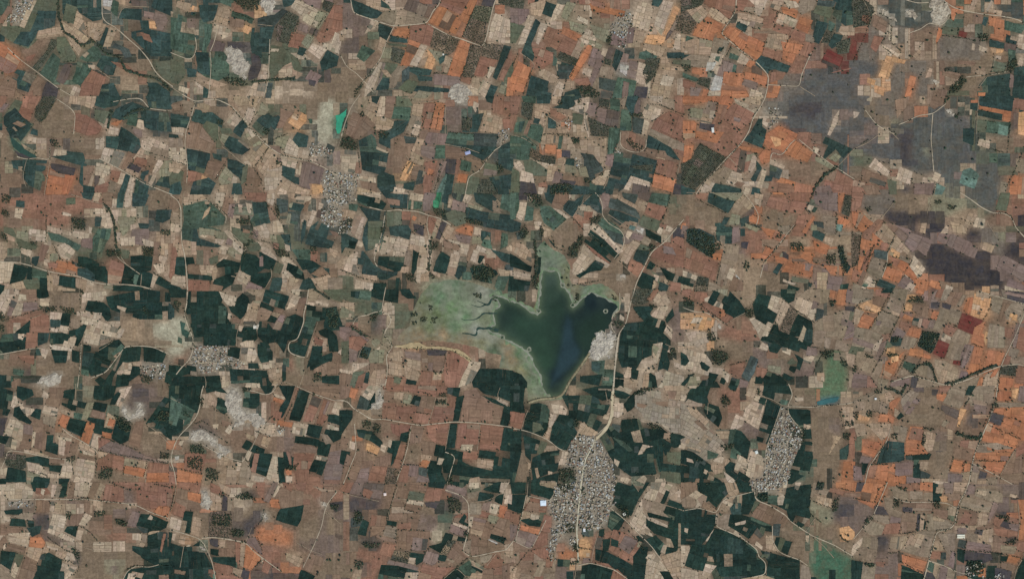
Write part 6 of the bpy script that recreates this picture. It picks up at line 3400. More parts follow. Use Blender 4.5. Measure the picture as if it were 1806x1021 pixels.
k 4 0 12 0 10 10 2 10
O 12 0 36 2 34 8 26 8 22 22 8 18 8 10
O 36 0 50 0 46 4 36 3
r 48 2 70 0 70 8 60 10 50 6
O 26 8 34 12 28 24 22 22
s 36 6 46 4 58 12 58 20 44 16 40 8
O 71 0 86 0 84 10 70 8
s 60 9 73 10 73 18 60 18
s 75 11 84 11 84 20 74 19
D 84 0 90 2 88 12 94 12 92 20 84 20
t 88 5 96 6 94 12 87 11
v 95 0 106 0 105 12 97 12
t 106 0 122 0 116 10 106 9
Y 91 15 99 14 100 20 94 21
b 94 12 114 12 114 18 100 20 100 16
v 122 2 130 4 128 12 118 14
s 130 6 150 8 158 12 158 22 144 20 128 14
t 132 8 142 9 140 15 130 12
=v 150 0 174 0 174 14 164 12
p 166 12 174 14 172 17 165 15
d 175 0 182 0 182 18 175 18
O 174 18 184 18 184 36 180 60 174 62 178 38
=s 164 16 174 18 174 30 162 26
=k 155 25 174 31 172 36 152 34
k 154 40 168 44 166 50 154 46
r 150 36 160 38 154 48 148 44
s 114 14 148 22 144 32 130 30 112 28
b 112 27 132 32 130 45 109 46
r 118 30 126 34 122 44 110 44
t 133 32 143 34 141 45 131 46
v 148 20 154 24 148 36 142 44 144 34
O 2 17 24 22 21 28 16 25 6 20
=v 0 20 20 24 22 28 18 38 10 46 2 58 -2 58
k 22 25 32 26 38 35 23 34
s 32 16 44 18 42 28 52 32 50 38 38 34 34 26
b 52 21 84 22 84 30 62 31 52 26
k 52 26 63 27 62 32 52 31
s 20 34 38 36 38 44 34 44 22 40
s 18 40 33 46 30 56 18 56 10 50
r 35 44 50 43 49 54 30 55 32 50
b 52 32 68 33 66 52 52 54 50 44
k 68 33 71 33 70 52 66 51
t 71 34 76 36 74 51 70 51
D 75 41 77 41 76 50 74 50
s 78 34 84 33 84 36 100 40 106 46 104 50 78 51
t 84 36 98 38 96 42 84 40
b 84 28 100 30 100 40 92 38
o 100 26 110 26 106 42 100 38
v 40 36 51 38 50 43 38 43
s 70 52 87 51 84 60 80 80 68 78 50 72 60 60
t 60 56 70 54 76 56 70 70 60 66 52 72
t 40 58 58 56 56 64 50 72 38 70
=k 26 56 40 58 36 72 30 70 24 80 26 64
p -2 72 0 66 10 58 10 64 4 72 -2 80
s 10 58 26 58 26 68 24 80 14 84 6 80
s 4 70 14 68 24 74 22 86 10 84
O 51 76 78 84 73 97 52 86
D 51 87 74 97 74 104 50 104
D -2 82 10 84 10 104 -2 104
s 10 86 24 86 22 104 8 104
=v 26 78 50 74 50 104 22 104 24 88
r 24 84 34 84 32 90 24 88
r 82 73 94 73 92 82 80 80
t 86 62 94 62 96 72 84 72
s 88 54 108 54 108 68 104 80 98 72 92 60
K 93 74 98 74 98 82 92 80
v 104 72 108 74 106 92 100 88
v 110 48 120 48 120 54 110 54
p 110 55 118 55 118 59 110 59
s 121 54 134 56 134 64 120 62
t 132 52 148 48 147 74 130 70
v 120 62 146 66 146 76 118 72
k 117 72 146 76 148 82 136 86 124 82 116 84
D 110 70 118 72 117 86 110 82
K 112 60 120 62 118 70 110 68
r 148 48 174 52 174 56 158 60 150 54
b 148 56 162 58 160 76 148 72
=k 160 60 172 56 174 66 164 66
s 156 66 174 68 170 76 156 74
r 174 64 182 62 182 74 172 72
O 165 76 177 80 172 86 162 84
b 157 84 172 88 169 96 156 90
D 182 76 182 104 170 104 174 92
D 142 88 152 88 150 102 140 104
D 120 84 136 82 140 92 130 104 118 98
k 150 90 168 94 166 104 150 104
O 132 94 140 90 140 100 132 100
D 156 78 164 78 162 84 156 83
s 80 82 92 86 108 94 106 104 76 104
g 80 84 86 86 84 96 78 92
v 92 88 100 90 98 104 90 104
k 75 94 84 96 88 104 74 104
b 130 48 148 44 148 48 130 52
k 130 50 138 50 136 56 128 54
v 164 44 176 44 174 52 166 50
r 160 34 176 40 176 44 162 40
/ 122 0 118 12 112 20 110 30 107 46 100 50 88 52 84 66 80 82 76 98 74 104
/ 80 83 96 88 110 95 120 97
/ 42 15 54 21 84 21 100 22 108 27
/ 36 0 32 10 24 28 20 38 10 48 0 60
/ 62 32 76 32
/ 154 77 154 90
/ 182 76 172 92 170 104
/ 174 20 176 44 174 60
_ 107 44 110 28 118 12
_ 104 49 88 51 84 66 80 84
_ 0 17 26 22
_ 48 55 68 52 70 34
_ 50 84 74 96
_ 90 58 96 70
_ 114 26 134 32
_ 118 72 147 74 178 80
_ 120 60 118 74
_ 36 75 50 74
_ 22 34 20 40 10 48
_ 26 8 36 2
_ 24 20 27 8
* 80 19 65 9 79 42 73 39 137 25 122 15 178 38 77 61 108 76 117 44 65 0 87 70 33 15 30 20 133 87 40 75 36 80 33 87 80 4 26 7 20 38 75 34 60 32 84 32 64 32 145 11 174 61 138 64 120 47
X 85 20 92 20 92 26 86 28
X 42 18 49 18 48 26 42 25
X 44 3 58 6 56 10 46 6
X 120 82 138 84 138 98 122 96
X 150 36 166 34 164 42 152 38
X 14 84 24 86 20 90
X 158 64 172 58 172 66 162 66
X 14 36 20 36 16 44
V 118 86 136 84 140 100 120 100
V 146 98 160 96 160 104 140 104
"""

def wx(px): return (px - W / 2) * M
def wy(py): return (H / 2 - py) * M

# ------------------------------------------------------------------ read the survey
POLY, ROADS, STREAMS, HEDGES, LONE = [], [], [], [], []
ox = oy = 0.0
tile = ''
for ln in DATA.strip().splitlines():
    if ln.startswith('@'):
        tile = ln[1:]
        ox, oy = int(tile[1]) * 301.0, int(tile[0]) * 170.0
        continue
    soft = ln[0] == '='
    ln = ln.lstrip('=')
    code, rest = ln[0], np.array(ln[1:].split(), float).reshape(-1, 2) * (10 / 6.0) + (ox, oy)
    if code == '/': ROADS.append(rest)
    elif code == '~': STREAMS.append(rest)
    elif code == '_': HEDGES.append(rest)
    elif code == '*': LONE.extend(map(tuple, rest))
    else:
        if len(rest) == 3: rest = np.vstack([rest, rest[0] + rest[2] - rest[1]])
        POLY.append(('=' + code if soft else code, rest, tile))

def area(p):
    x, y = p[:, 0], p[:, 1]
    return 0.5 * float(np.dot(x, np.roll(y, -1)) - np.dot(y, np.roll(x, -1)))
def centroid(p):
    a = area(p)
    if abs(a) < 1e-6: return p.mean(0)
    x, y = p[:, 0], p[:, 1]; x1, y1 = np.roll(x, -1), np.roll(y, -1)
    c = x * y1 - x1 * y
    return np.array([((x + x1) * c).sum(), ((y + y1) * c).sum()]) / (6 * a)
def inside(p, X, Y):
    r = np.zeros(X.shape, bool)
    n = len(p)
    for i in range(n):
        x0, y0 = p[i]; x1, y1 = p[(i + 1) % n]
        if y0 == y1: continue
        c = ((y0 > Y) != (y1 > Y)) & (X < (x1 - x0) * (Y - y0) / (y1 - y0) + x0)
        r ^= c
    return r
def clip(p, n, c):
    """the part of polygon p where n.x <= c"""
    d = p @ n - c
    out = []
    for i in range(len(p)):
        j = (i + 1) % len(p)
        if d[i] <= 0: out.append(p[i])
        if (d[i] < 0 < d[j]) or (d[j] < 0 < d[i]):
            out.append(p[i] + (p[j] - p[i]) * (d[i] / (d[i] - d[j])))
    return np.array(out) if len(out) > 2 else None
def main_dir(p):
    e = np.roll(p, -1, 0) - p
    L = np.hypot(e[:, 0], e[:, 1])
    a = np.arctan2(e[:, 1], e[:, 0])
    z = (L * np.exp(4j * a)).sum()          # fields are squarish: four-fold mean of the edge directions
    t = np.angle(z) / 4
    best = None
    for k in range(2):
        d = np.array([math.cos(t + k * math.pi / 2), math.sin(t + k * math.pi / 2)])
        ext = np.ptp(p @ d)
        if best is None or ext > best[0]: best = (ext, d)
    return best[1]
def split(p, amax, aspect=1.0):
    A = abs(area(p))
    if A < amax * random.uniform(0.7, 1.5): return [p]
    d = main_dir(p)
    if random.random() > 0.8 * aspect: d = np.array([-d[1], d[0]])
    pr = p @ d
    c = pr.min() + np.ptp(pr) * random.uniform(0.36, 0.64)
    a, b = clip(p, d, c), clip(p, -d, -c)
    out = []
    for q in (a, b):
        if q is not None and abs(area(q)) > 6: out += split(q, amax, aspect)
    return out or [p]
def rough(p, step=6.0, amp=0.5):
    out = []
    n = len(p)
    for i in range(n):
        a, b = p[i], p[(i + 1) % n]
        L = np.hypot(*(b - a)); k = max(1, int(L / step))
        nrm = np.array([-(b - a)[1], (b - a)[0]]) / max(L, 1e-6)
        for j in range(k):
            q = a + (b - a) * (j / k)
            out.append(q + nrm * random.gauss(0, amp) * (1 if j else 0.6))
    return np.array(out)

# ------------------------------------------------------------------ nodes and materials
def new_mat(name, rough_=0.9, spec=0.15):
    m = bpy.data.materials.new(name); m.use_nodes = True
    nt = m.node_tree; b = nt.nodes['Principled BSDF']
    b.inputs['Roughness'].default_value = rough_
    b.inputs['Specular IOR Level'].default_value = spec
    return m, nt, b
def node(nt, t, **kw):
    n = nt.nodes.new(t)
    for k, v in kw.items(): setattr(n, k, v)
    return n
def math_n(nt, op, a, b=None, clampit=False):
    n = node(nt, 'ShaderNodeMath', operation=op, use_clamp=clampit)
    for i, v in enumerate((a, b)):
        if v is None: continue
        if isinstance(v, (int, float)): n.inputs[i].default_value = v
        else: nt.links.new(v, n.inputs[i])
    return n.outputs[0]
def noise(nt, vec, scale, detail=3.0, rough_=0.55):
    n = node(nt, 'ShaderNodeTexNoise')
    n.inputs['Scale'].default_value = scale
    n.inputs['Detail'].default_value = detail
    n.inputs['Roughness'].default_value = rough_
    nt.links.new(vec, n.inputs['Vector'])
    return n.outputs['Fac']
def remap(nt, v, lo, hi):
    n = node(nt, 'ShaderNodeMapRange')
    n.inputs[1].default_value = 0.3; n.inputs[2].default_value = 0.7
    n.inputs[3].default_value = lo; n.inputs[4].default_value = hi
    n.clamp = False
    nt.links.new(v, n.inputs[0])
    return n.outputs[0]
def tinted(name, blotch, fine, streak, tint=None, tint_amt=0.0, rough_=0.92):
    """attribute colour x blotches x fine grain x streaks that run along the field"""
    m, nt, b = new_mat(name, rough_, 0.1)
    L = nt.links
    col = node(nt, 'ShaderNodeAttribute', attribute_name='Col').outputs['Color']
    pos = node(nt, 'ShaderNodeNewGeometry').outputs['Position']
    f = remap(nt, noise(nt, pos, 1 / 70.0, 4), 1 - blotch, 1 + blotch)
    f = math_n(nt, 'MULTIPLY', f, remap(nt, noise(nt, pos, 1 / 14.0, 3, 0.8), 1 - fine, 1 + fine))
    if streak:
        di = node(nt, 'ShaderNodeAttribute', attribute_name='Dir').outputs['Vector']
        pe = node(nt, 'ShaderNodeVectorMath', operation='CROSS_PRODUCT')
        L.new(di, pe.inputs[0]); pe.inputs[1].default_value = (0, 0, 1)
        du = node(nt, 'ShaderNodeVectorMath', operation='DOT_PRODUCT'); L.new(pos, du.inputs[0]); L.new(di, du.inputs[1])
        dv = node(nt, 'ShaderNodeVectorMath', operation='DOT_PRODUCT'); L.new(pos, dv.inputs[0]); L.new(pe.outputs[0], dv.inputs[1])
        cb = node(nt, 'ShaderNodeCombineXYZ')
        L.new(math_n(nt, 'MULTIPLY', du.outputs['Value'], 1 / 160.0), cb.inputs[0])
        L.new(math_n(nt, 'MULTIPLY', dv.outputs['Value'], 1 / 11.0), cb.inputs[1])
        f = math_n(nt, 'MULTIPLY', f, remap(nt, noise(nt, cb.outputs[0], 1.0, 2), 1 - streak, 1 + streak))
    mul = node(nt, 'ShaderNodeVectorMath', operation='SCALE')
    L.new(col, mul.inputs[0]); L.new(f, mul.inputs['Scale'])
    out = mul.outputs[0]
    if tint is not None:
        mx = node(nt, 'ShaderNodeMix', data_type='RGBA')
        L.new(math_n(nt, 'MULTIPLY', remap(nt, noise(nt, pos, 1 / 38.0, 5, 0.65), -0.5, 1.2), tint_amt, True), mx.inputs[0])
        L.new(out, mx.inputs[6]); mx.inputs[7].default_value = (*lin(tint), 1)
        out = mx.outputs[2]
    L.new(out, b.inputs['Base Color'])
    return m
MAT = {}
MAT['soil'] = tinted('soil', 0.17, 0.24, 0.17, (112, 90, 74), 0.28)
MAT['stubble'] = tinted('stubble', 0.12, 0.24, 0.13, (136, 118, 98), 0.30)
MAT['crop'] = tinted('crop_leaf', 0.24, 0.42, 0.20, (58, 68, 54), 0.22)
MAT['fallow'] = tinted('fallow', 0.18, 0.30, 0.16, (102, 88, 70), 0.30)
MAT['scrub'] = tinted('scrub_ground', 0.20, 0.40, 0, (100, 84, 66), 0.35)
MAT['marsh'] = tinted('marsh_grass', 0.18, 0.26, 0, (132, 132, 116), 0.5)
MAT['track'] = tinted('track_dust', 0.10, 0.15, 0, (150, 130, 108), 0.25)
MAT['roof'] = tinted('roof_and_plaster', 0.05, 0.10, 0)
MAT['leaf'] = tinted('tree_leaf', 0.12, 0.35, 0)
MAT['water'] = tinted('weedy_water', 0.12, 0.10, 0, rough_=0.4)
MAT['water'].node_tree.nodes['Principled BSDF'].inputs['Specular IOR Level'].default_value = 0.05
def rock_mat():
    m, nt, b = new_mat('bare_rock', 0.9, 0.15)
    L = nt.links
    pos = node(nt, 'ShaderNodeNewGeometry').outputs['Position']
    col = node(nt, 'ShaderNodeAttribute', attribute_name='Col').outputs['Color']
    r = node(nt, 'ShaderNodeValToRGB')
    L.new(noise(nt, pos, 1 / 34.0, 8, 0.85), r.inputs[0])
    e = r.color_ramp.elements
    e[0].position = 0.40; e[0].color = (*lin((88, 78, 72)), 1)
    e[1].position = 0.60; e[1].color = (*lin((196, 186, 170)), 1)
    x = e.new(0.5); x.color = (*lin((152, 138, 122)), 1)
    mx = node(nt, 'ShaderNodeMix', data_type='RGBA'); mx.inputs[0].default_value = 0.45
    L.new(r.outputs[0], mx.inputs[6]); L.new(col, mx.inputs[7])
    L.new(mx.outputs[2], b.inputs['Base Color'])
    return m
MAT['rock'] = rock_mat()

# ------------------------------------------------------------------ mesh helpers
def face_attrs(me, cols, dirs=None):
    a = me.attributes.new('Col', 'FLOAT_COLOR', 'FACE')
    c = np.ones((len(cols), 4), np.float32); c[:, :3] = cols
    a.data.foreach_set('color', c.ravel())
    if dirs is not None:
        b = me.attributes.new('Dir', 'FLOAT_VECTOR', 'FACE')
        d = np.zeros((len(dirs), 3), np.float32); d[:, :2] = dirs
        b.data.foreach_set('vector', d.ravel())
def point_col(me, cols):
    a = me.attributes.new('Col', 'FLOAT_COLOR', 'POINT')
    c = np.ones((len(cols), 4), np.float32); c[:, :3] = cols
    a.data.foreach_set('color', c.ravel())
def link(name, me, mat, parent=None):
    o = bpy.data.objects.new(name, me); COL.objects.link(o)
    if mat and not me.materials: me.materials.append(MAT[mat])
    if parent: o.parent = parent
    return o
def tag(o, label=None, cat=None, group=None, kind=None):
    if label: o['label'] = label
    if cat: o['category'] = cat
    if group: o['group'] = group
    if kind: o['kind'] = kind
    return o
def tri_mesh(name, V, F):
    """numpy vertices and equal-sized faces to a mesh"""
    me = bpy.data.meshes.new(name)
    k = F.shape[1]
    me.vertices.add(len(V)); me.vertices.foreach_set('co', np.asarray(V, np.float32).ravel())
    me.loops.add(F.size); me.loops.foreach_set('vertex_index', F.astype(np.int32).ravel())
    me.polygons.add(len(F)); me.polygons.foreach_set('loop_start', np.arange(0, F.size, k, dtype=np.int32))
    me.polygons.foreach_set('loop_total', np.full(len(F), k, np.int32))
    me.update(calc_edges=True)
    return me

# ------------------------------------------------------------------ landmarks used to say where a thing lies
MARKS = [((985, 560), 'the star-shaped reservoir'), ((1030, 870), 'the big village below the reservoir'),
         ((1385, 790), 'the long narrow village'), ((372, 635), 'the left-hand village'),
         ((600, 350), 'the upper-left village'), ((1062, 610), 'the white quarry'),
         ((430, 110), 'the dark-rimmed pale rock'), ((812, 166), 'the grey round rock'),
         ((432, 718), 'the long pale rock slab'), ((95, 655), 'the lower-left bare rock'),
         ((602, 215), 'the turquoise pond'), ((1712, 568), 'the largest brick-red field'),
         ((1468, 106), 'the top brick-red field'), ((1680, 200), 'the small white rock in dark soil'),
         ((1240, 290), 'the speckled grove'), ((1238, 432), 'the solid dark grove'),
         ((1690, 450), 'the blackish soil strip'), ((1712, 314), 'the pale teal field'),
         ((1470, 980), 'the green pasture at the bottom'), ((1458, 708), 'the narrow blue pond'),
         ((440, 905), 'the ring of brown rock'), ((1098, 70), 'the top-centre hamlet'),
         ((30, 20), 'the top-left hamlet'), ((1620, 25), 'the top-right rock ridge'),
         ((1640, 603), 'the square dark grove at right'), ((775, 345), 'the bright green strip'),
         ((250, 700), 'the brown rocky mound'), ((960, 885), 'the white-roofed shed'),
         ((1370, 205), 'the tree-filled hamlet'), ((1700, 1000), 'the bottom-right hamlet'),
         ((130, 985), 'the bottom-left corner'), ((100, 330), 'the dry scrub at far left'),
         ((700, 900), 'the bottom-centre patchwork'), ((1300, 950), 'the bottom dark cropland')]
DIRN = ['right', 'upper right', 'above', 'upper left', 'left', 'lower left', 'below', 'lower right']
ORD = ['nearest', 'second nearest', 'third nearest', 'fourth nearest', 'fifth nearest', 'sixth nearest', 'seventh nearest',
       'eighth nearest', 'ninth nearest', 'tenth nearest', 'eleventh nearest', 'twelfth nearest', 'thirteenth nearest',
       'fourteenth nearest', 'fifteenth nearest', 'sixteenth nearest', 'seventeenth nearest', 'eighteenth nearest']
def where_labels(pts, what):
    """one label per point: its rank by distance within a sector seen from the nearest landmark"""
    mp = np.array([m[0] for m in MARKS], float)
    sect = {}
    for i, p in enumerate(pts):
        d = np.hypot(*(mp - p).T); k = int(d.argmin())
        v = np.array(p) - mp[k]
        s = int(round(math.atan2(-v[1], v[0]) / (math.pi / 4))) % 8
        sect.setdefault((k, s), []).append((d[k], i))
    out = [''] * len(pts)
    for (k, s), lst in sect.items():
        lst.sort()
        for r, (dd, i) in enumerate(lst):
            w = DIRN[s]
            rel = {'right': 'right of', 'left': 'left of', 'above': 'above', 'below': 'below'}.get(w, w + ' of')
            out[i] = '%s, %s %s %s' % (what[i] if isinstance(what, list) else what, ORD[min(r, 17)], rel, MARKS[k][1])
    return out

LAKE = np.array([(958, 478.4), (968, 480), (980.7, 478.4), (985.4, 487.8), (988.5, 497), (989.3, 506.6), (996.4, 509.7), (1002.6, 519),
    (1007, 528.5), (1006.6, 539.5), (1010.5, 543.9), (1016.7, 539.5), (1026, 530), (1035.5, 520.7), (1043.4, 516), (1052.8, 523.8),
    (1063.8, 524.6), (1074.7, 533.2), (1085.7, 536.4), (1089.6, 541), (1085.7, 547), (1079, 556), (1076.5, 570), (1067, 586), (1060, 581.4),
    (1052.8, 589.4), (1044.8, 600), (1040.4, 617.6), (1038.6, 626.4), (1026, 640.5), (1015.7, 656.4), (1003.4, 670.5), (996.3, 686.3),
    (989.3, 697), (977, 698.7), (964.6, 695), (962.8, 690), (957.5, 681), (955.8, 665), (947, 649.3), (938, 628), (931, 619),
    (920.5, 612.3), (906.4, 603.5), (892.3, 598), (889.7, 591), (879, 587), (867, 586), (861, 579), (875, 575), (872.5, 560.6), (871, 551),
    (881.8, 542), (881.8, 534), (876.5, 526), (864.5, 529), (873.8, 521), (885.8, 525), (891.3, 528.5), (911.7, 534.8), (927.4, 544),
    (938.4, 553.6), (947.8, 556.7), (955.6, 550.5), (951, 545.8), (952.5, 525.4), (955.6, 502), (956.4, 487.8)])
MARSH = np.array([(960, 425), (975, 440), (995, 450), (1006, 470), (1004, 490), (1008, 500), (1030, 505), (1060, 500), (1082, 512), (1096, 530), (1094, 548),
    (1080, 560), (1060, 590), (1044, 620), (1004, 676), (992, 704), (950, 706), (932, 712), (930, 690), (926, 670), (905, 653), (880, 648), (884, 626),
    (862, 622), (840, 612), (800, 604), (760, 600), (716, 606), (700, 600), (708, 585), (722, 575), (730, 545), (742, 520), (760, 500), (790, 494), (812, 494),
    (838, 500), (872, 512), (880, 505), (888, 522), (905, 528), (940, 545), (946, 530), (950, 505), (953, 470), (945, 440)])
# ------------------------------------------------------------------ soil colours of the plain (soft tones between and under the fields)
PADX, PADY, RS = 330, 240, 2
nx, ny = int((W + 2 * PADX) / RS), int((H + 2 * PADY) / RS)
fx, fy = int(W / RS), int(H / RS)
gx, gy = np.meshgrid((np.arange(fx) + 0.5) * RS, (np.arange(fy) + 0.5) * RS)
tilled = np.zeros((fy, fx), bool)
acc = np.zeros((fy, fx, 3)); wt = np.zeros((fy, fx)); cover = np.zeros((fy, fx), bool)
for code, p, tl in POLY:
    x0, y0 = np.clip(((p.min(0)) / RS).astype(int) - 1, 0, (fx - 1, fy - 1)); x1, y1 = np.clip((p.max(0) / RS).astype(int) + 2, 1, (fx, fy))
    if x1 <= x0 or y1 <= y0: continue
    sl = (slice(y0, y1), slice(x0, x1))
    ins = inside(p, gx[sl], gy[sl])
    a = 0.75 if code == 'X' else 1.0
    if code in PALIN:
        acc[sl][ins] = acc[sl][ins] * (1 - a) + PALIN[code] * a
        wt[sl][ins] = 1
        tilled[sl][ins] = code in 'mnuS' or (code[0] == '=' and code[1] not in 'HiIeW')
        if code not in SOFT: cover[sl] |= ins
        else: cover[sl] &= ~ins
def box(a, r):
    for ax in (0, 1):
        pw = [(0, 0)] * a.ndim; pw[ax] = (r + 1, r)
        c = np.cumsum(np.pad(a, pw, mode='edge'), axis=ax)
        n = a.shape[ax]
        hi = np.take(c, np.arange(2 * r + 1, 2 * r + 1 + n), axis=ax); lo = np.take(c, np.arange(0, n), axis=ax)
        a = (hi - lo) / (2 * r + 1)
    return a
softm = (wt > 0) & ~cover
dk = acc.sum(-1) < lin((62, 80, 70)).sum()
wt0, wt = wt, np.where(softm, 1.0, np.where(dk, 0.5, 1.0)) * wt
base = acc.copy(); bw = softm.astype(float)
for r in (3, 6, 12, 24, 60):
    cw = box(wt, r); cc = box(acc * wt[..., None], r) / np.maximum(cw, 1e-9)[..., None]
    need = (bw < 0.5) & (cw > (0.3 if r < 20 else 0.001))
    base[need] = cc[need] * 0.7 + lin((116, 90, 70)) * 0.3
    bw[need] = 1
base = box(box(base, 2), 2)
full = np.pad(base, ((int(PADY / RS),) * 2, (int(PADX / RS),) * 2, (0, 0)), mode='reflect')
def soil_at(px, py):
    i = np.clip(((np.asarray(py) + PADY) / RS).astype(int), 0, full.shape[0] - 1)
    j = np.clip(((np.asarray(px) + PADX) / RS).astype(int), 0, full.shape[1] - 1)
    return full[i, j]

# the ground sheet: a fine grid under the picture, one broad skirt reaching far beyond
STEP = 3.0
us = np.arange(-PADX + 2, W + PADX - 2, STEP); vs = np.arange(-PADY + 2, H + PADY - 2, STEP)
U, Vv = np.meshgrid(us, vs)
zz = np.zeros_like(U)
V3 = np.stack([wx(U), wy(Vv), zz], -1).reshape(-1, 3)
n_u, n_v = len(us), len(vs)
i0 = (np.arange(n_v - 1)[:, None] * n_u + np.arange(n_u - 1)[None]).ravel()
F4 = np.stack([i0, i0 + n_u, i0 + n_u + 1, i0 + 1], -1)
BX, BY = 26000.0, 22000.0
x0, x1, y0, y1 = wx(us[0]), wx(us[-1]), wy(vs[-1]), wy(vs[0])
nb = len(V3)
skirt = np.array([(-BX, BY, 0), (BX, BY, 0), (BX, -BY, 0), (-BX, -BY, 0), (x0, y1, 0), (x1, y1, 0), (x1, y0, 0), (x0, y0, 0)], float)
SF = np.array([(4, 5, 1, 0), (5, 6, 2, 1), (6, 7, 3, 2), (7, 4, 0, 3)]) + nb
me = tri_mesh('ground', np.vstack([V3, skirt]), np.vstack([F4, SF[:, ::-1]]))
gcol = soil_at(U.ravel(), Vv.ravel())
point_col(me, np.vstack([gcol, np.tile(lin((128, 104, 84)), (8, 1))]))
ground = tag(link('ground', me, 'scrub'), 'brown farmland plain of scrub and bare soil between the fields', None, None, 'structure')

# ------------------------------------------------------------------ fields
def jit(c, amt=0.07):
    l = 1 + random.uniform(-amt, amt)
    return np.array([c[0] * l * (1 + random.uniform(-.025, .025)), c[1] * l, c[2] * l * (1 + random.uniform(-.03, .03))])
SPLIT = dict(crop_field=(130, 0.03, 0.86), stubble_field=(75, 0.36, 0.56), ploughed_field=(300, 0.34, 0.60), fallow_field=(330, 0.28, 0.70))
FMAT = dict(crop_field='crop', stubble_field='stubble', ploughed_field='soil', fallow_field='fallow')
SWAP = dict(crop_field=('ggGoKtsoGK', 0.14), stubble_field=('ttsebGp', 0.20), ploughed_field=('vstbrrG', 0.16), fallow_field=('tbosv', 0.18))
LUM = dict(crop_field=0.23, stubble_field=0.13, ploughed_field=0.10, fallow_field=0.10)
def field_geo(code, p, z, kind, colour=None, plain=False):
    sw = 0.0 if plain else SWAP[kind][1]
    amax, gap, dark = SPLIT[kind]
    c0 = PALIN[code] if colour is None else colour
    c0 = jit(c0, 0.09)
    V, F, C, D = [], [], [], []
    def add(q, zz, c, d):
        A = area(q)
        if A > 0: q = q[::-1]
        b = len(V)
        tri = geometry.tessellate_polygon([[Vector((x_, y_, 0)) for x_, y_ in q]])
        tq = q[np.array(tri)] if len(tri) else np.zeros((0, 3, 2))
        e1, e2 = tq[:, 1] - tq[:, 0], tq[:, 2] - tq[:, 0]
        if np.abs(e1[:, 0] * e2[:, 1] - e1[:, 1] * e2[:, 0]).sum() * 0.5 > abs(A) * 1.004 + 0.05:     # folds over itself: re-mesh it flat
            r = geometry.delaunay_2d_cdt([Vector((float(x_), float(-y_))) for x_, y_ in q], [], [list(range(len(q)))], 1, 1e-4)
            V.extend((wx(v.x), wy(-v.y), zz) for v in r[0])
            for f in r[2]: F.append(tuple(b + i for i in f)); C.append(c); D.append(d)
            return
        V.extend((wx(a), wy(b_), zz) for a, b_ in q); F.append(tuple(range(b, b + len(q)))); C.append(c); D.append(d)
    md = main_dir(p)
    mid = [q for q in split(p, amax * (4.5 if amax < 200 else 2.2), 0.95)]            # tenures, then the plots inside them
    cp = centroid(p); rad = math.sqrt(abs(area(p)))
    n_mid = len(mid)
    if not plain and (kind != 'crop_field' or n_mid < 3): add(rough(p), z, c0 * dark, (md[0], -md[1]))
    for big in mid:
        cb = jit(c0, LUM[kind])
        if n_mid > 2 and random.random() < sw * 0.6:
            k = random.choice(SWAP[kind][0]); cb = jit(PALIN[k] * 0.7 + c0 * 0.3, 0.1)
        for q in split(big, amax, 0.95):
            A = abs(area(q))
            if A < 3: continue
            c = centroid(q)
            far = np.hypot(*(c - cp)) / rad
            if kind == 'crop_field' and n_mid >= 3 and far > 0.4 and random.random() < 0.09: continue
            f = max(0.6, 1 - 2 * gap / math.sqrt(A))
            d = main_dir(q)
            cc = jit(cb, LUM[kind] * 0.8)
            if random.random() < sw * 0.35:
                k = random.choice(SWAP[kind][0]); cc = jit(PALIN[k] * 0.75 + c0 * 0.25, 0.1)
            if plain: cc = jit(soil_at(c[0], c[1]), 0.07)
            add(rough(c + (q - c) * f, 8.0, 0.3), z + 0.05, cc, (d[0], -d[1]))
    if not F: add(rough(p), z, c0, (md[0], -md[1]))
    return V, F, C, D
def geo_mesh(name, g):
    V, F, C, D = g
    me = bpy.data.meshes.new(name); me.from_pydata(V, [], F); face_attrs(me, np.array(C), np.array(D))
    return me

# layers: each field lies just above those it overlaps
FIELDS = []
lay = np.zeros((int(H) + 1, int(W) + 1), np.int16)
GX, GY = np.meshgrid(np.arange(lay.shape[1]) + 0.5, np.arange(lay.shape[0]) + 0.5)
layer = [0]
for idx, (code, p, tl) in enumerate(POLY):
    if code in SOFT: continue
    kind = KINDS[code]
    col_ = None
    if code == 'T':
        if tl in ('10', '31'): col_ = lin((58, 80, 70))
        elif tl == '22': col_ = lin((60, 116, 84))
    c = centroid(p)
    x0, y0 = np.clip(p.min(0).astype(int) - 1, 0, (int(W), int(H))); x1, y1 = np.clip(p.max(0).astype(int) + 2, 1, (int(W) + 1, int(H) + 1))
    sl = (slice(y0, y1), slice(x0, x1))
    ins = inside(c + (p - c) * 0.97, GX[sl], GY[sl])
    L = int(lay[sl][ins].max()) + 1 if ins.any() else 1
    lay[sl][ins] = L
    layer.append(L)
    FIELDS.append((kind, code, p, col_, L - 1 + (idx % 19) * 0.021, tl))
FLABEL = {'R': 'brick-red ploughed field among paler fields', 'T': 'bright green crop strip', 'J': 'pale teal crop field', 'Y': 'bright sandy orange bare field'}
ZL = 0.10
z_field = lambda L: 0.2 + ZL * L
TOPZ = z_field(max(layer)) + 0.1
byk = {}
for f in FIELDS:
    if f[1] == 'T' and f[5] in ('11', '12'): continue      # the turquoise pond is water, built below
    byk.setdefault(f[0], []).append(f)
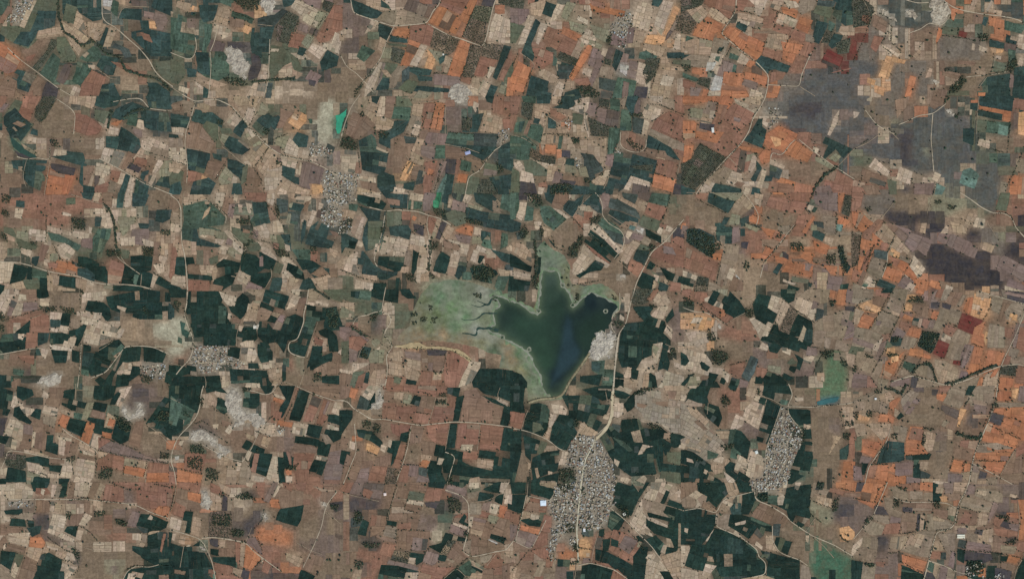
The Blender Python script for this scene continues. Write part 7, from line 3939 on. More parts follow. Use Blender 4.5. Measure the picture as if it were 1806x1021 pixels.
for kind, lst in byk.items():
    lst.sort(key=lambda f: -abs(area(f[2])))
    rest = ([], [], [], [])
    for i, (k_, code, p, col_, L, tl) in enumerate(lst):
        g = field_geo(code, p, z_field(L), kind, col_)
        if i < 300:
            fo = link(kind, geo_mesh(kind, g), FMAT[kind], ground)
            if code in FLABEL: fo['label'] = FLABEL[code]
        else:
            b = len(rest[0]); rest[0].extend(g[0]); rest[1].extend(tuple(v + b for v in f) for f in g[1]); rest[2].extend(g[2]); rest[3].extend(g[3])
    if rest[0]:
        tag(link('small_' + kind + 's', geo_mesh('small_' + kind + 's', rest), FMAT[kind], ground), kind='stuff')

# left-over plots between the surveyed fields, and the farmland that goes on outside the frame
cand = [(f[1], centroid(f[2]), f[0]) for f in FIELDS if f[1] not in 'TJqQ']
cpos = np.array([c[1] for c in cand])
covf = box(cover.astype(float), 3)
fill = {k: ([], [], [], []) for k in SPLIT}
dom = np.array([(-PADX, -PADY), (W + PADX, -PADY), (W + PADX, H + PADY), (-PADX, H + PADY)], float)
# parts of the plain where crops dominate the left-over plots too
LEAFY = [(170, 60, 180, 80, 'GGgo', .85), (430, 95, 140, 75, 'GgoG', .75), (260, 220, 150, 70, 'GgoK', .45), (690, 300, 95, 140, 'GgKo', .5), (430, 370, 160, 75, 'GGgK', .7), (640, 400, 120, 60, 'GGK', .6),
         (950, 320, 120, 110, 'GgKo', .45), (1150, 290, 90, 90, 'Ggo', .35), (1750, 170, 70, 130, 'Ggo', .6), (250, 250, 120, 80, 'GGg', .4), (1000, 700, 140, 90, 'DDDg', .85), (1140, 620, 60, 100, 'DDDg', .85), (1390, 560, 70, 60, 'DDg', .5), (1130, 800, 110, 60, 'DDDg', .85),
         (1250, 880, 240, 130, 'DDDgo', .65), (60, 640, 90, 80, 'DDo', .45), (220, 600, 110, 60, 'DDg', .6), (430, 560, 170, 70, 'DDDK', .8), (860, 800, 90, 80, 'DDg', .55), (330, 960, 120, 70, 'DDg', .55), (120, 470, 130, 50, 'DDg', .4)]
blocks = split(dom, 16000)
for bl in blocks:
    ang = random.gauss(0.22, 0.22)
    c = centroid(bl)
    R = np.array([[math.cos(ang), -math.sin(ang)], [math.sin(ang), math.cos(ang)]])
    sq = (np.array([(-160, -160), (160, -160), (160, 160), (-160, 160)], float)) @ R.T + c
    for i in range(len(bl)):
        a, b = bl[i], bl[(i + 1) % len(bl)]
        n = np.array([(b - a)[1], -(b - a)[0]]); n /= np.hypot(*n)
        if (c - a) @ n > 0: n = -n
        sq = clip(sq, n, a @ n)
        if sq is None: break
    if sq is None: continue
    for q in split(sq, 520, 0.9):
        ce = centroid(q)
        infr = 0 <= ce[0] < W and 0 <= ce[1] < H
        if infr and 690 < ce[0] < 1100 and 420 < ce[1] < 715 and inside(MARSH, ce[:1], ce[1:])[0]: continue
        if infr:
            i, j = min(int(ce[1] / RS), fy - 1), min(int(ce[0] / RS), fx - 1)
            if covf[i, j] > 0.45: continue
            soft_here = bool(softm[i, j])
            if soft_here and (not tilled[i, j] or random.random() < 0.3): continue      # marsh, rock, village, dark soil: no fields
            src = ce
            if soft_here:
                cs = soil_at(ce[0], ce[1])
                g = field_geo('s', ce + (q - ce) * 0.95, 0.08, 'fallow_field', cs * random.uniform(0.9, 1.1), True)
                r_ = fill['fallow_field']; b = len(r_[0])
                r_[0].extend(g[0]); r_[1].extend(tuple(v + b for v in f) for f in g[1]); r_[2].extend(g[2]); r_[3].extend(g[3])
                continue
        else:
            src = np.array([abs(ce[0]) if ce[0] < W else 2 * W - ce[0], abs(ce[1]) if ce[1] < H else 2 * H - ce[1]])
        dd = np.hypot(*(cpos - src).T)
        near = np.argsort(dd)[:4]
        code, _, kind = cand[int(random.choice(list(near)))]
        warm = src[0] > 1180 or (src[1] > 740 and 200 < src[0] < 920) or (src[1] < 330 - 0.1 * src[0] + 90 and 620 < src[0] <= 1180)
        if warm and random.random() < (0.65 if code in 'sekov' else 0.25 if code in 'ptw' else 0):
            code = random.choice('rObrt'); kind = KINDS[code]
        for ex, ey, rx, ry, cs_, pr in LEAFY:
            if ((src[0] - ex) / rx) ** 2 + ((src[1] - ey) / ry) ** 2 < 1 and random.random() < pr:
                code = random.choice(cs_); kind = KINDS[code]
        if random.random() < (0.12 if infr else 0.12): continue
        colr = PALIN[code] if not infr else PALIN[code] * 0.7 + soil_at(ce[0], ce[1]) * 0.3
        s = 0.93
        g = field_geo(code, ce + (q - ce) * s, 0.08, kind, colr)
        r_ = fill[kind]; b = len(r_[0])
        r_[0].extend(g[0]); r_[1].extend(tuple(v + b for v in f) for f in g[1]); r_[2].extend(g[2]); r_[3].extend(g[3])
for kind, g in fill.items():
    if g[0]: tag(link('outlying_' + kind + 's', geo_mesh('outlying', g), FMAT[kind], ground), kind='stuff')

# ------------------------------------------------------------------ reservoir, marsh, creeks, ponds
MCTL = [((965, 445), (96, 112, 88)), ((970, 468), (104, 112, 96)), ((955, 510), (98, 106, 88)), ((998, 485), (104, 104, 78)), ((1015, 510), (112, 104, 80)), ((1050, 508), (94, 112, 84)),
    ((1085, 525), (130, 118, 92)), ((1035, 516), (96, 108, 90)), ((905, 532), (100, 112, 78)), ((935, 540), (108, 116, 76)), ((880, 515), (86, 104, 84)), ((850, 515), (132, 130, 116)),
    ((830, 505), (104, 108, 88)), ((800, 505), (84, 106, 80)), ((775, 525), (92, 114, 86)), ((795, 508), (128, 130, 110)), ((812, 558), (122, 130, 108)), ((935, 632), (124, 122, 110)), ((700, 572), (136, 126, 104)), ((955, 455), (110, 122, 100)), ((745, 525), (98, 102, 76)), ((735, 550), (106, 102, 78)), ((715, 575), (116, 106, 84)),
    ((770, 560), (98, 108, 76)), ((800, 545), (92, 114, 78)), ((820, 560), (94, 118, 86)), ((845, 545), (132, 136, 116)), ((855, 565), (112, 118, 90)), ((800, 575), (88, 112, 80)),
    ((840, 582), (134, 134, 122)), ((865, 592), (136, 134, 118)), ((780, 590), (136, 114, 88)), ((740, 595), (132, 110, 84)), ((820, 600), (134, 116, 90)), ((850, 605), (120, 116, 88)),
    ((715, 600), (122, 106, 84)), ((870, 620), (84, 96, 74)), ((880, 630), (70, 86, 70)), ((895, 620), (140, 118, 92)), ((905, 635), (134, 114, 86)), ((915, 625), (92, 116, 84)),
    ((930, 645), (98, 116, 86)), ((920, 655), (124, 116, 82)), ((940, 670), (92, 108, 80)), ((950, 690), (112, 122, 98)), ((945, 705), (130, 124, 98)), ((945, 650), (114, 112, 100)),
    ((875, 535), (96, 110, 84)), ((862, 535), (136, 136, 118)), ((758, 575), (100, 106, 78)), ((690, 590), (118, 104, 84))]
def grid_in(poly, step, z, keep_out=None):
    lo, hi = poly.min(0), poly.max(0)
    xs = np.arange(lo[0], hi[0], step); ys = np.arange(lo[1], hi[1], step)
    X, Y = np.meshgrid(xs, ys)
    pts = np.stack([X.ravel(), Y.ravel()], -1)
    ins = inside(poly, pts[:, 0], pts[:, 1])
    if keep_out is not None: ins &= ~inside(keep_out, pts[:, 0], pts[:, 1])
    pts = pts[ins]
    return pts + rng.normal(0, step * 0.15, pts.shape)
def cdt_mesh(name, poly, step, z):
    ring = rough(poly, 4.0, 1.0 if name == 'lake' else 0.5)
    pts = grid_in(poly, step, z)
    allp = np.vstack([ring, pts])
    n = len(ring)
    r = geometry.delaunay_2d_cdt([Vector((float(a), float(-b))) for a, b in allp], [], [list(range(n))[::-1]], 1, 1e-4)
    vs_, _, fs_ = r[0], r[1], r[2]
    P = np.array([(v.x, -v.y) for v in vs_])
    V = np.stack([wx(P[:, 0]), wy(P[:, 1]), np.full(len(P), z)], -1)
    me = bpy.data.meshes.new(name); me.from_pydata(V.tolist(), [], [tuple(f) for f in fs_])
    return me, P
def idw(P, ctl, power=3.0):
    cp = np.array([c[0] for c in ctl], float); cc = np.array([lin(c[1]) for c in ctl])
    d = np.sqrt(((P[:, None] - cp[None]) ** 2).sum(-1)) + 2.0
    w = d ** -power
    return (w[..., None] * cc[None]).sum(1) / w.sum(1)[:, None]
me, P = cdt_mesh('marsh', MARSH, 3.0, 0.165)
mud = 0.5 + 0.5 * np.sin(P[:, 0] * 0.21 + 3 * np.sin(P[:, 1] * 0.11) + 2 * np.sin(P[:, 0] * 0.05)) * np.sin(P[:, 1] * 0.27 + 2 * np.sin(P[:, 0] * 0.09))
point_col(me, idw(P, MCTL) * (0.82 + 0.44 * (mud ** 2)[:, None]) * (1 + rng.normal(0, .05, (len(P), 1))))
marsh = tag(link('marsh', me, 'marsh'), 'pale green grassy flats fringing the reservoir', None, None, 'structure')
POOL = np.array([(1000, 558), (1008, 566), (1012, 598), (1023, 619), (1019, 635), (1005, 649), (991, 660), (979, 670), (972, 681), (980, 653), (984, 632), (991, 602), (994, 575)])
def soft_in(P, poly, s):
    e = np.full(len(P), 1e9)
    for i in range(len(poly)):
        a, b = poly[i], poly[(i + 1) % len(poly)]
        t = np.clip(((P - a) @ (b - a)) / ((b - a) @ (b - a)), 0, 1)
        e = np.minimum(e, np.hypot(*((a + t[:, None] * (b - a)) - P).T))
    e = np.where(inside(poly, P[:, 0], P[:, 1]), e, -e)
    return 1 / (1 + np.exp(-e / s))
WZ = TOPZ + 0.1
me, P = cdt_mesh('lake', LAKE, 3.0, WZ)
c = np.tile(lin((46, 68, 56)), (len(P), 1))
LCTL = [((970, 490), (62, 76, 70)), ((972, 520), (50, 66, 58)), ((985, 545), (42, 60, 52)), ((905, 545), (38, 55, 50)), ((885, 560), (42, 58, 54)), ((920, 575), (47, 68, 58)), ((900, 590), (50, 68, 60)),
        ((945, 580), (45, 65, 56)), ((955, 610), (48, 69, 58)), ((965, 640), (48, 70, 58)), ((960, 675), (56, 74, 64)), ((1040, 580), (36, 53, 47)), ((1025, 610), (37, 54, 48)), ((1060, 560), (37, 53, 47)),
        ((1045, 535), (27, 40, 46)), ((1060, 530), (42, 54, 54)), ((1080, 545), (34, 47, 48)), ((1020, 548), (30, 44, 46)), ((1000, 540), (38, 54, 50)), ((985, 690), (46, 60, 54)), ((1010, 655), (37, 52, 48)), ((870, 583), (40, 56, 53)),
        ((980, 662), (28, 42, 48)), ((978, 600), (42, 60, 52))]
c = idw(P, LCTL)
w = soft_in(P, POOL, 1.8)[:, None]
c = c * (1 - w) + lin((43, 61, 70)) * w
edge = np.clip(1 - (2 * soft_in(P, LAKE, 3.6) - 1), 0, 1)[:, None] * (P[:, 0] < 1030)[:, None]
c = c * (1 - 0.7 * edge) + lin((92, 104, 84)) * 0.7 * edge
rim = soft_in(P, POOL, 5.0)[:, None] * (1 - w)
c = c * 0.9 * np.array([0.98, 1.0, 0.90])
c = c * (1 - 0.85 * rim) + lin((20, 33, 40)) * 0.85 * rim
point_col(me, c)
lake = tag(link('lake', me, 'water'), 'dark green star-shaped reservoir with a bluish deep channel', None, None, 'structure')
def pond(poly, colr, label, name='pond'):
    me, P = cdt_mesh(name, np.array(poly, float), 2.5, WZ)
    n = rng.normal(0, 0.06, len(P))[:, None]
    point_col(me, lin(colr) * (1 + n))
    return tag(link(name, me, 'water'), label, None, None, 'structure')
pond([(592, 204), (600, 202), (607, 197), (612, 192), (611, 202), (606, 214), (602, 228), (599, 236), (595, 236), (592, 228), (594, 215)], (58, 142, 112), 'turquoise pond beside the upper-left village embankment')
pond([(1440, 708), (1446, 706), (1457, 703), (1470, 701), (1480, 700), (1478, 706), (1466, 710), (1450, 714), (1442, 713)], (56, 94, 96), 'narrow blue pond beside a pale road, near the long narrow village')
pond([(17, 239), (30, 252), (45, 264), (62, 274), (66, 279), (50, 277), (36, 270), (24, 259)], (52, 74, 66), 'crescent green tank in dry scrub at far left')

def ribbon(pts, w, z, jitter=0.25, step=6.0, taper=0.0):
    P = [pts[0]]
    for a, b in zip(pts[:-1], pts[1:]):
        L = np.hypot(*(b - a)); k = max(1, int(L / step))
        for j in range(1, k + 1): P.append(a + (b - a) * j / k)
    P = np.array(P)
    if len(P) > 4:
        for _ in range(2): P[1:-1] = 0.25 * P[:-2] + 0.5 * P[1:-1] + 0.25 * P[2:]
    t = np.gradient(P, axis=0); t /= np.maximum(np.hypot(*t.T), 1e-6)[:, None]
    n = np.stack([-t[:, 1], t[:, 0]], -1)
    ww = w * np.linspace(1, 1 - taper, len(P))[:, None] * (1 + rng.normal(0, jitter, len(P)))[:, None] * 0.5
    A, B = P + n * ww, P - n * ww
    V = np.vstack([np.stack([wx(A[:, 0]), wy(A[:, 1]), np.full(len(P), z)], -1), np.stack([wx(B[:, 0]), wy(B[:, 1]), np.full(len(P), z)], -1)])
    k = len(P); i = np.arange(k - 1)
    return V, np.stack([i, i + 1, i + k + 1, i + k], -1), P
ring = np.vstack([LAKE[35:], LAKE[:22]])
for nm_, w_, z_, cl_, lb_ in (('grass_shore', 13.0, 0.7, (104, 122, 92), 'pale green grass rim behind the muddy reservoir edge'), ('mud_shore', 5.5, 1.0, (128, 130, 116), 'pale grey muddy rim round the reservoir')):
    V, F, _ = ribbon(ring, w_, z_, 0.35, 4.0)
    me = tri_mesh(nm_, V, F); point_col(me, np.tile(lin(cl_), (len(V), 1)) * (1 + rng.normal(0, .12, (len(V), 1))))
    tag(link(nm_, me, 'marsh'), lb_, None, None, 'structure')
CR = lambda L: np.array([(690 + a / 7.508, 470 + b / 7.507) for a, b in L])
creeks = [(CR([(1330, 430), (1300, 500), (1275, 530), (1250, 500), (1200, 480), (1140, 455)]), 3.2), (CR([(1250, 505), (1200, 530), (1150, 545), (1100, 515), (1060, 505)]), 2.0),
          (CR([(1400, 620), (1300, 622), (1205, 618), (1190, 660), (1140, 690), (1090, 712), (1040, 700), (980, 722), (930, 690)]), 3.0),
          (CR([(1420, 850), (1290, 808), (1240, 830), (1150, 808), (1130, 830), (1140, 905), (1110, 920), (1040, 890), (940, 885)]), 4.6)]
CRL = ['short dark creek at the top of the marsh, above the others', 'thin branch of the top creek in the marsh', 'middle winding dark creek feeding the reservoir from the left', 'widest and lowest winding creek feeding the reservoir from the left']
for (pl, w_), lb in zip(creeks, CRL):
    V, F, _ = ribbon(pl, w_, WZ + 0.05, 0.3, 3.0, 0.75)
    me = tri_mesh('creek', V, F); point_col(me, np.tile(lin((46, 66, 60)), (len(V), 1)) * (1 + rng.normal(0, .05, (len(V), 1))))
    tag(link('creek', me, 'water'), lb, None, None, 'structure')
SL = where_labels([s[len(s) // 2] for s in STREAMS], 'dark tree-lined stream bed')
for s, lb in zip(STREAMS, SL):
    V, F, _ = ribbon(s, 4.2, TOPZ + 0.06, 0.35, 5.0)
    me = tri_mesh('stream_bed', V, F); point_col(me, np.tile(lin((56, 66, 58)), (len(V), 1)) * (1 + rng.normal(0, .1, (len(V), 1))))
    tag(link('stream_bed', me, 'scrub'), lb, None, None, 'structure')

# ------------------------------------------------------------------ roads and tracks
RL = where_labels([r[len(r) // 2] for r in ROADS], 'pale dirt road')
ROADPTS = []
for i, (r, lb) in enumerate(zip(ROADS, RL)):
    L = np.hypot(*np.diff(r, axis=0).T).sum()
    wd = 1.5 if L > 150 else (1.15 if L > 70 else 0.85)
    V, F, P = ribbon(r, wd, TOPZ + 0.02 + 0.004 * (i % 60), 0.22, 5.0)
    ROADPTS.append(P)
    me = tri_mesh('dirt_road', V, F)
    base_c = lin((172, 157, 136)) if L > 70 else lin((146, 129, 109))
    point_col(me, base_c * (1 + rng.normal(0, .07, (len(V), 1))))
    tag(link('dirt_road', me, 'track'), lb, None, None, 'structure')
for pts_, w_, cl_, lb_ in (([(1081, 690), (1079, 712), (1080, 730), (1072, 752), (1060, 766), (1050, 775)], 5.0, (184, 168, 140), 'broad sandy road running down to the big village'),
                           ([(1050, 772), (1044, 790), (1034, 806), (1028, 830), (1024, 860), (1020, 900), (1017, 935), (1019, 965), (1020, 992)], 2.0, (186, 178, 156), 'pale main street through the middle of the big village'),
                           ([(1090, 595), (1087, 620), (1084, 650), (1082, 690)], 2.2, (174, 160, 140), 'pale straight road from the white quarry down to the sandy road')):
    V, F, P = ribbon(np.array(pts_, float), w_, TOPZ + 0.3, 0.12, 4.0); ROADPTS.append(P)
    me = tri_mesh('dirt_road', V, F); point_col(me, lin(cl_) * (1 + rng.normal(0, .06, (len(V), 1))))
    tag(link('dirt_road', me, 'track'), lb_, None, None, 'structure')
ROADPTS = np.vstack(ROADPTS)
DAM = np.array([(1040, 622), (1028, 640), (1017, 655), (1004, 672), (997, 688), (990, 699), (976, 702), (952, 703), (932, 710)], float)
def berm(pts, w, h, z):
    V, F, P = ribbon(pts, w, z, 0.05, 6.0)
    V2, F2, _ = ribbon(pts, w * 0.35, z + h, 0.05, 6.0)
    k = len(P); i = np.arange(k - 1)
    n = len(V)
    top = F2 + n
    sideA = np.stack([i, i + 1, n + i + 1, n + i], -1); sideB = np.stack([k + i + 1, k + i, n + k + i, n + k + i + 1], -1)
    me = tri_mesh('embankment', np.vstack([V, V2]), np.vstack([top, sideA, sideB]))
    cc = np.vstack([np.tile(lin((84, 88, 70)), (n, 1)), np.tile(lin((142, 130, 104)), (n, 1))])
    point_col(me, cc)
    return me
tag(link('embankment', berm(DAM, 5.0, 4.0, TOPZ), 'scrub'), 'earth dam bank along the lower right shore of the reservoir', None, None, 'structure')
SAND = np.array([(694, 610), (712, 608), (722, 604), (740, 604), (752, 611), (780, 611), (805, 615), (820, 622), (832, 634), (828, 638), (814, 628), (798, 619), (770, 615), (730, 615), (705, 613)], float)
me, P = cdt_mesh('sand_bank', SAND, 3.0, TOPZ + 0.3); point_col(me, np.tile(lin((166, 146, 112)), (len(P), 1)) * (1 + rng.normal(0, .09, (len(P), 1))))
tag(link('sand_bank', me, 'track'), 'yellow sandy bank along the track below the marsh', None, None, 'structure')

# ------------------------------------------------------------------ bare rock
rocks = [(p, tl) for c_, p, tl in POLY if c_ == 'W']
merged = []
RLB = where_labels([centroid(p) for p, _ in rocks], 'pale bare rock outcrop')
for (p, tl), lb in zip(rocks, RLB):
    p = rough(rough(p, 10, 2.2), 4, 1.2)
    me, P = cdt_mesh('rock_outcrop', p, 2.2, 0)
    hgt = soft_in(P, p, 3.0)
    fc = np.array([f_.center[:2] for f_ in me.polygons]); fp = np.stack([fc[:, 0] / M + W / 2, H / 2 - fc[:, 1] / M], -1)
    fe = soft_in(fp, p, 3.0)
    nz = np.array([mnoise.fractal(Vector((a / 9.0, b / 9.0, 3.3)), 0.8, 2.1, 4) for a, b in fp])
    lose = nz > (fe - 0.5) * 2.2 - 0.02
    bm = bmesh.new(); bm.from_mesh(me); bm.faces.ensure_lookup_table()
    bmesh.ops.delete(bm, geom=[bm.faces[i] for i in np.nonzero(lose)[0]], context='FACES_ONLY'); bm.to_mesh(me); bm.free()
    zz = (hgt - 0.5).clip(0, 1) * (7 + 4 * rng.random()) + rng.normal(0, 1.6, len(P)) * (hgt > 0.55) + TOPZ
    co = np.array([v.co[:] for v in me.vertices]); co[:, 2] = zz
    me.vertices.foreach_set('co', co.astype(np.float32).ravel()); me.update()
    tone = lin((190, 182, 170)) if tl == '33' else lin((168, 158, 145)) if tl not in ('10', '05') else lin((172, 158, 138))
    point_col(me, tone * (1 + rng.normal(0, .12, (len(P), 1))))
    tag(link('rock_outcrop', me, 'rock'), lb, 'rock')

# ------------------------------------------------------------------ houses
ROOFS = [(194, 191, 182), (160, 156, 148), (130, 123, 114), (172, 154, 131), (144, 152, 160), (134, 100, 84), (108, 101, 94), (198, 188, 167)]
RWORD = ['white', 'light grey', 'grey', 'sandy', 'bluish', 'red-brown', 'dark grey', 'cream']
WALL = (176, 162, 146)
def house_geo(kind, w, d, h):
    """walls plus roof, standing on z = 0: 0 flat roof with parapet and stair room, 1 gabled tiles, 2 hipped sheet roof"""
    V, F, C = [], [], []
    def box_(x0, x1, y0, y1, z0, z1, cw, ct):
        b = len(V)
        V.extend([(x0, y0, z0), (x1, y0, z0), (x1, y1, z0), (x0, y1, z0), (x0, y0, z1), (x1, y0, z1), (x1, y1, z1), (x0, y1, z1)])
        F.extend([(b, b + 1, b + 5, b + 4), (b + 1, b + 2, b + 6, b + 5), (b + 2, b + 3, b + 7, b + 6), (b + 3, b, b + 4, b + 7), (b + 4, b + 5, b + 6, b + 7)])
        C.extend([cw] * 4 + [ct])
    a, b_ = w / 2, d / 2
    if kind == 0:
        box_(-a, a, -b_, b_, 0, h, 0, 1)
        box_(a * 0.3, a * 0.9, -b_ * 0.9, -b_ * 0.2, h + 0.01, h + 2.3, 0, 1)
        t = 0.25
        for (x0, x1, y0, y1) in ((-a, a, b_ - t, b_), (-a, a, -b_, -b_ + t), (-a, -a + t, -b_ + t, b_ - t), (a - t, a, -b_ + t, b_ - t)):
            box_(x0, x1, y0, y1, h + 0.005, h + 0.8, 0, 0)
    else:
        box_(-a, a, -b_, b_, 0, h * 0.7, 0, 0)
        e = 0.5; z0, z1 = h * 0.68, h * 1.15
        i = len(V); r = a + e if kind == 1 else a * 0.45
        V.extend([(-a - e, -b_ - e, z0), (a + e, -b_ - e, z0), (a + e, b_ + e, z0), (-a - e, b_ + e, z0), (-r, 0, z1), (r, 0, z1)])
        F.extend([(i, i + 1, i + 5, i + 4), (i + 2, i + 3, i + 4, i + 5)]); C.extend([1, 1])
        F.extend([(i + 1, i + 2, i + 5), (i + 3, i, i + 4)]); C.extend([1, 1] if kind == 2 else [0, 0])
    return V, F, C
def house_cols(C, roof):
    wl_, rf = lin(WALL), lin(roof)
    return np.array([rf if c_ else wl_ for c_ in C])
PROTO = {}
def proto(kind, size, ri):
    key = (kind, size, ri)
    if key not in PROTO:
        w, d = [(5.6, 5), (7.6, 6), (10.5, 7.5)][size]
        V, F, C = house_geo(kind, w, d, 3.4 + 0.9 * size)
        me = bpy.data.meshes.new('house'); me.from_pydata(V, [], F)
        me.attributes.new('Col', 'FLOAT_COLOR', 'FACE').data.foreach_set('color', np.hstack([house_cols(C, ROOFS[ri]), np.ones((len(C), 1))]).astype(np.float32).ravel())
        me.materials.append(MAT['roof'])
        PROTO[key] = me
    return PROTO[key]
VNAMES = [((1030, 880), 170, 'the big village below the reservoir'), ((1385, 780), 130, 'the long narrow village'), ((372, 645), 75, 'the left-hand village'), ((280, 655), 45, 'the block beside the left-hand village'),
          ((600, 350), 90, 'the upper-left village'), ((565, 268), 30, 'the upper-left village'), ((1098, 70), 60, 'the top-centre hamlet'), ((30, 20), 60, 'the top-left hamlet'),
          ((1370, 205), 60, 'the tree-filled hamlet'), ((1720, 1000), 90, 'the bottom-right hamlet'), ((40, 887), 40, 'the lower-left roadside row')]
def village_of(c):
    best = min(VNAMES, key=lambda v: math.hypot(v[0][0] - c[0], v[0][1] - c[1]) / v[1])
    d = math.hypot(best[0][0] - c[0], best[0][1] - c[1]) / best[1]
    return best[2] if d < 1.6 else None
VTREES, HOUSES = [], []
rp_cell = {}
for q in ROADPTS: rp_cell.setdefault((int(q[0] // 4), int(q[1] // 4)), []).append(q)
def near_road(x, y, r):
    for i in (-1, 0, 1):
        for j in (-1, 0, 1):
            for q in rp_cell.get((int(x // 4) + i, int(y // 4) + j), ()):
                if (q[0] - x) ** 2 + (q[1] - y) ** 2 < r * r: return True
    return False
for code, p, tl in POLY:
    if code != 'V': continue
    md = main_dir(p); ang = math.atan2(-md[1], md[0])
    lo, hi = p.min(0), p.max(0); c = centroid(p)
    Rm = np.array([[md[0], -md[1]], [md[1], md[0]]])
    ext = float(np.hypot(*(hi - lo))) / 2 + 4
    dens = 0.70 if abs(area(p)) > 2500 else 0.62
    if tl in ('14', '13', '03', '55'): dens = 0.42
    if tl in ('11', '12', '21', '22'): dens = 0.5
    lane = random.randint(5, 7)
    ug, vg = np.meshgrid(np.arange(-ext, ext, 2.3), np.arange(-ext, ext, 2.2), indexing='ij')
    iu, iv = np.meshgrid(np.arange(ug.shape[0]), np.arange(ug.shape[1]), indexing='ij')
    wob = (2.2 * np.sin(vg * 0.13 + lane) + ug)                # crooked lanes
    open_ = (np.abs((wob / 15.0) % 1 - 0.5) > 0.11) & (np.abs(((vg + 2.5 * np.sin(ug * 0.11)) / 22.0) % 1 - 0.5) > 0.07)
    G2 = np.stack([ug.ravel(), vg.ravel()], -1) + rng.normal(0, .55, (ug.size, 2))
    Q2 = G2 @ Rm.T + c
    sin_ = soft_in(Q2, p, 1.6)
    keep = (sin_ > 0.25 + 0.6 * rng.random(len(Q2)) * (sin_ < 0.97)) & open_.ravel()
    park = np.sin(Q2[:, 0] * 0.19 + lane) * np.sin(Q2[:, 1] * 0.16 + 2 * lane)          # shady yards with trees
    for q, pk in zip(Q2[keep], park[keep]):
            if near_road(q[0], q[1], 1.8): continue
            r = random.random()
            dn = dens * (0.35 if pk > 0.72 else 1.0)
            if r < dn:
                size = random.choices((0, 1, 2), (0.6, 0.34, 0.06))[0]
                HOUSES.append((q[0], q[1], ang + random.gauss(0, .12) + (math.pi / 2 if random.random() < .4 else 0), random.choices((0, 1, 2), (.6, .25, .15))[0], size,
                               random.choices(range(8), (.16, .2, .15, .2, .06, .09, .08, .06))[0], village_of(c)))
            elif r < dn + (0.4 if pk > 0.72 else 0.15): VTREES.append((q[0], q[1], random.uniform(0.8, 1.6)))
random.shuffle(HOUSES)
HOUSES.sort(key=lambda h: -h[4])
def placed(h, V):
    ca, sa = math.cos(h[2]), math.sin(h[2])
    return [(wx(h[0]) + x * ca - y * sa, wy(h[1]) + x * sa + y * ca, TOPZ + z) for x, y, z in V]
KW = ['flat-roofed house', 'gabled house', 'hipped house']
single = [h for h in HOUSES if h[6]][:300]
sset = set(map(id, single))
for h in single:
    o = bpy.data.objects.new('house', proto(h[3], h[4], h[5])); COL.objects.link(o)
    o.location = (wx(h[0]), wy(h[1]), TOPZ); o.rotation_euler = (0, 0, h[2])
    vc = min((v_ for v_ in VNAMES if v_[2] == h[6]), key=lambda v_: math.hypot(v_[0][0] - h[0], v_[0][1] - h[1]))
    dx, dy = h[0] - vc[0][0], h[1] - vc[0][1]
    ud = 'upper' if dy < -vc[1] * .22 else ('lower' if dy > vc[1] * .22 else 'middle'); lr = 'left' if dx < -vc[1] * .1 else ('right' if dx > vc[1] * .1 else '')
    v = 'in the %s of %s' % ((ud + ' ' + lr) if lr else (ud + ' part' if ud != 'middle' else 'middle'), h[6])
    tag(o, '%s %s %s' % (RWORD[h[5]], KW[h[3]], v), 'house', '%s %ss %s' % (RWORD[h[5]], KW[h[3]], v))
V_, F_, C_ = [], [], []
for h in HOUSES:
    if id(h) in sset: continue
    w, d = [(5.6, 5), (7.6, 6), (10.5, 7.5)][h[4]]
    V, F, C = house_geo(h[3], w, d, 3.4 + 0.9 * h[4])
    b = len(V_); V_.extend(placed(h, V)); F_.extend(tuple(i + b for i in f) for f in F); C_.append(house_cols(C, ROOFS[h[5]]) * random.uniform(0.88, 1.1))
me = bpy.data.meshes.new('crowded_houses'); me.from_pydata(V_, [], F_); face_attrs(me, np.vstack(C_))
tag(link('crowded_houses', me, 'roof'), 'small tightly packed village houses, too many to count', 'houses', None, 'stuff')

# lone farm buildings that stand out
def shed(px, py, w, d, ang, roof, label, name='farm_shed', kind=1, h=5.0):
    o = bpy.data.objects.new(name, None); COL.objects.link(o)
    o.location = (wx(px), wy(py), TOPZ); o.rotation_euler = (0, 0, ang)
    V, F, C = house_geo(kind, w, d, h)
    wi = [i for i, c_ in enumerate(C) if not c_]; ri = [i for i, c_ in enumerate(C) if c_]
    for nm, idx, cl in (('wall', wi, WALL), ('roof', ri, roof)):
        used = sorted({v for i in idx for v in F[i]}); mp = {v: k for k, v in enumerate(used)}
        me = bpy.data.meshes.new(nm); me.from_pydata([V[v] for v in used], [], [tuple(mp[v] for v in F[i]) for i in idx])
        face_attrs(me, np.tile(lin(cl), (len(idx), 1)))
        link(nm, me, 'roof', o)
    return tag(o, label, 'building')
shed(958, 886.5, 30, 28, 0.05, (206, 216, 228), 'large white-roofed shed at the left edge of the big village', 'warehouse', 2, 6)
shed(1694.5, 943.2, 40, 8, 0.0, (224, 218, 200), 'upper of two long cream poultry sheds near the bottom right')
shed(1694.5, 946.8, 40, 8, 0.0, (220, 214, 196), 'lower of two long cream poultry sheds near the bottom right')
shed(825, 270, 28, 16, 0.3, (158, 164, 196), 'lavender-roofed farm building between fields, right of the bright green strip', 'farmhouse', 2, 5)
shed(1030.5, 934, 12, 18, 0.1, (214, 216, 220), 'small white building beside the main street in the lower big village', 'farmhouse', 0, 5)
shed(1334, 797, 14, 16, 0.4, (206, 208, 202), 'pale round-cornered building at the left edge of the long narrow village', 'farmhouse', 2, 5)
shed(1257, 230, 12, 26, 0.1, (206, 204, 198), 'white-roofed farmhouse in orange fields left of the tree-filled hamlet', 'farmhouse', 1, 5)
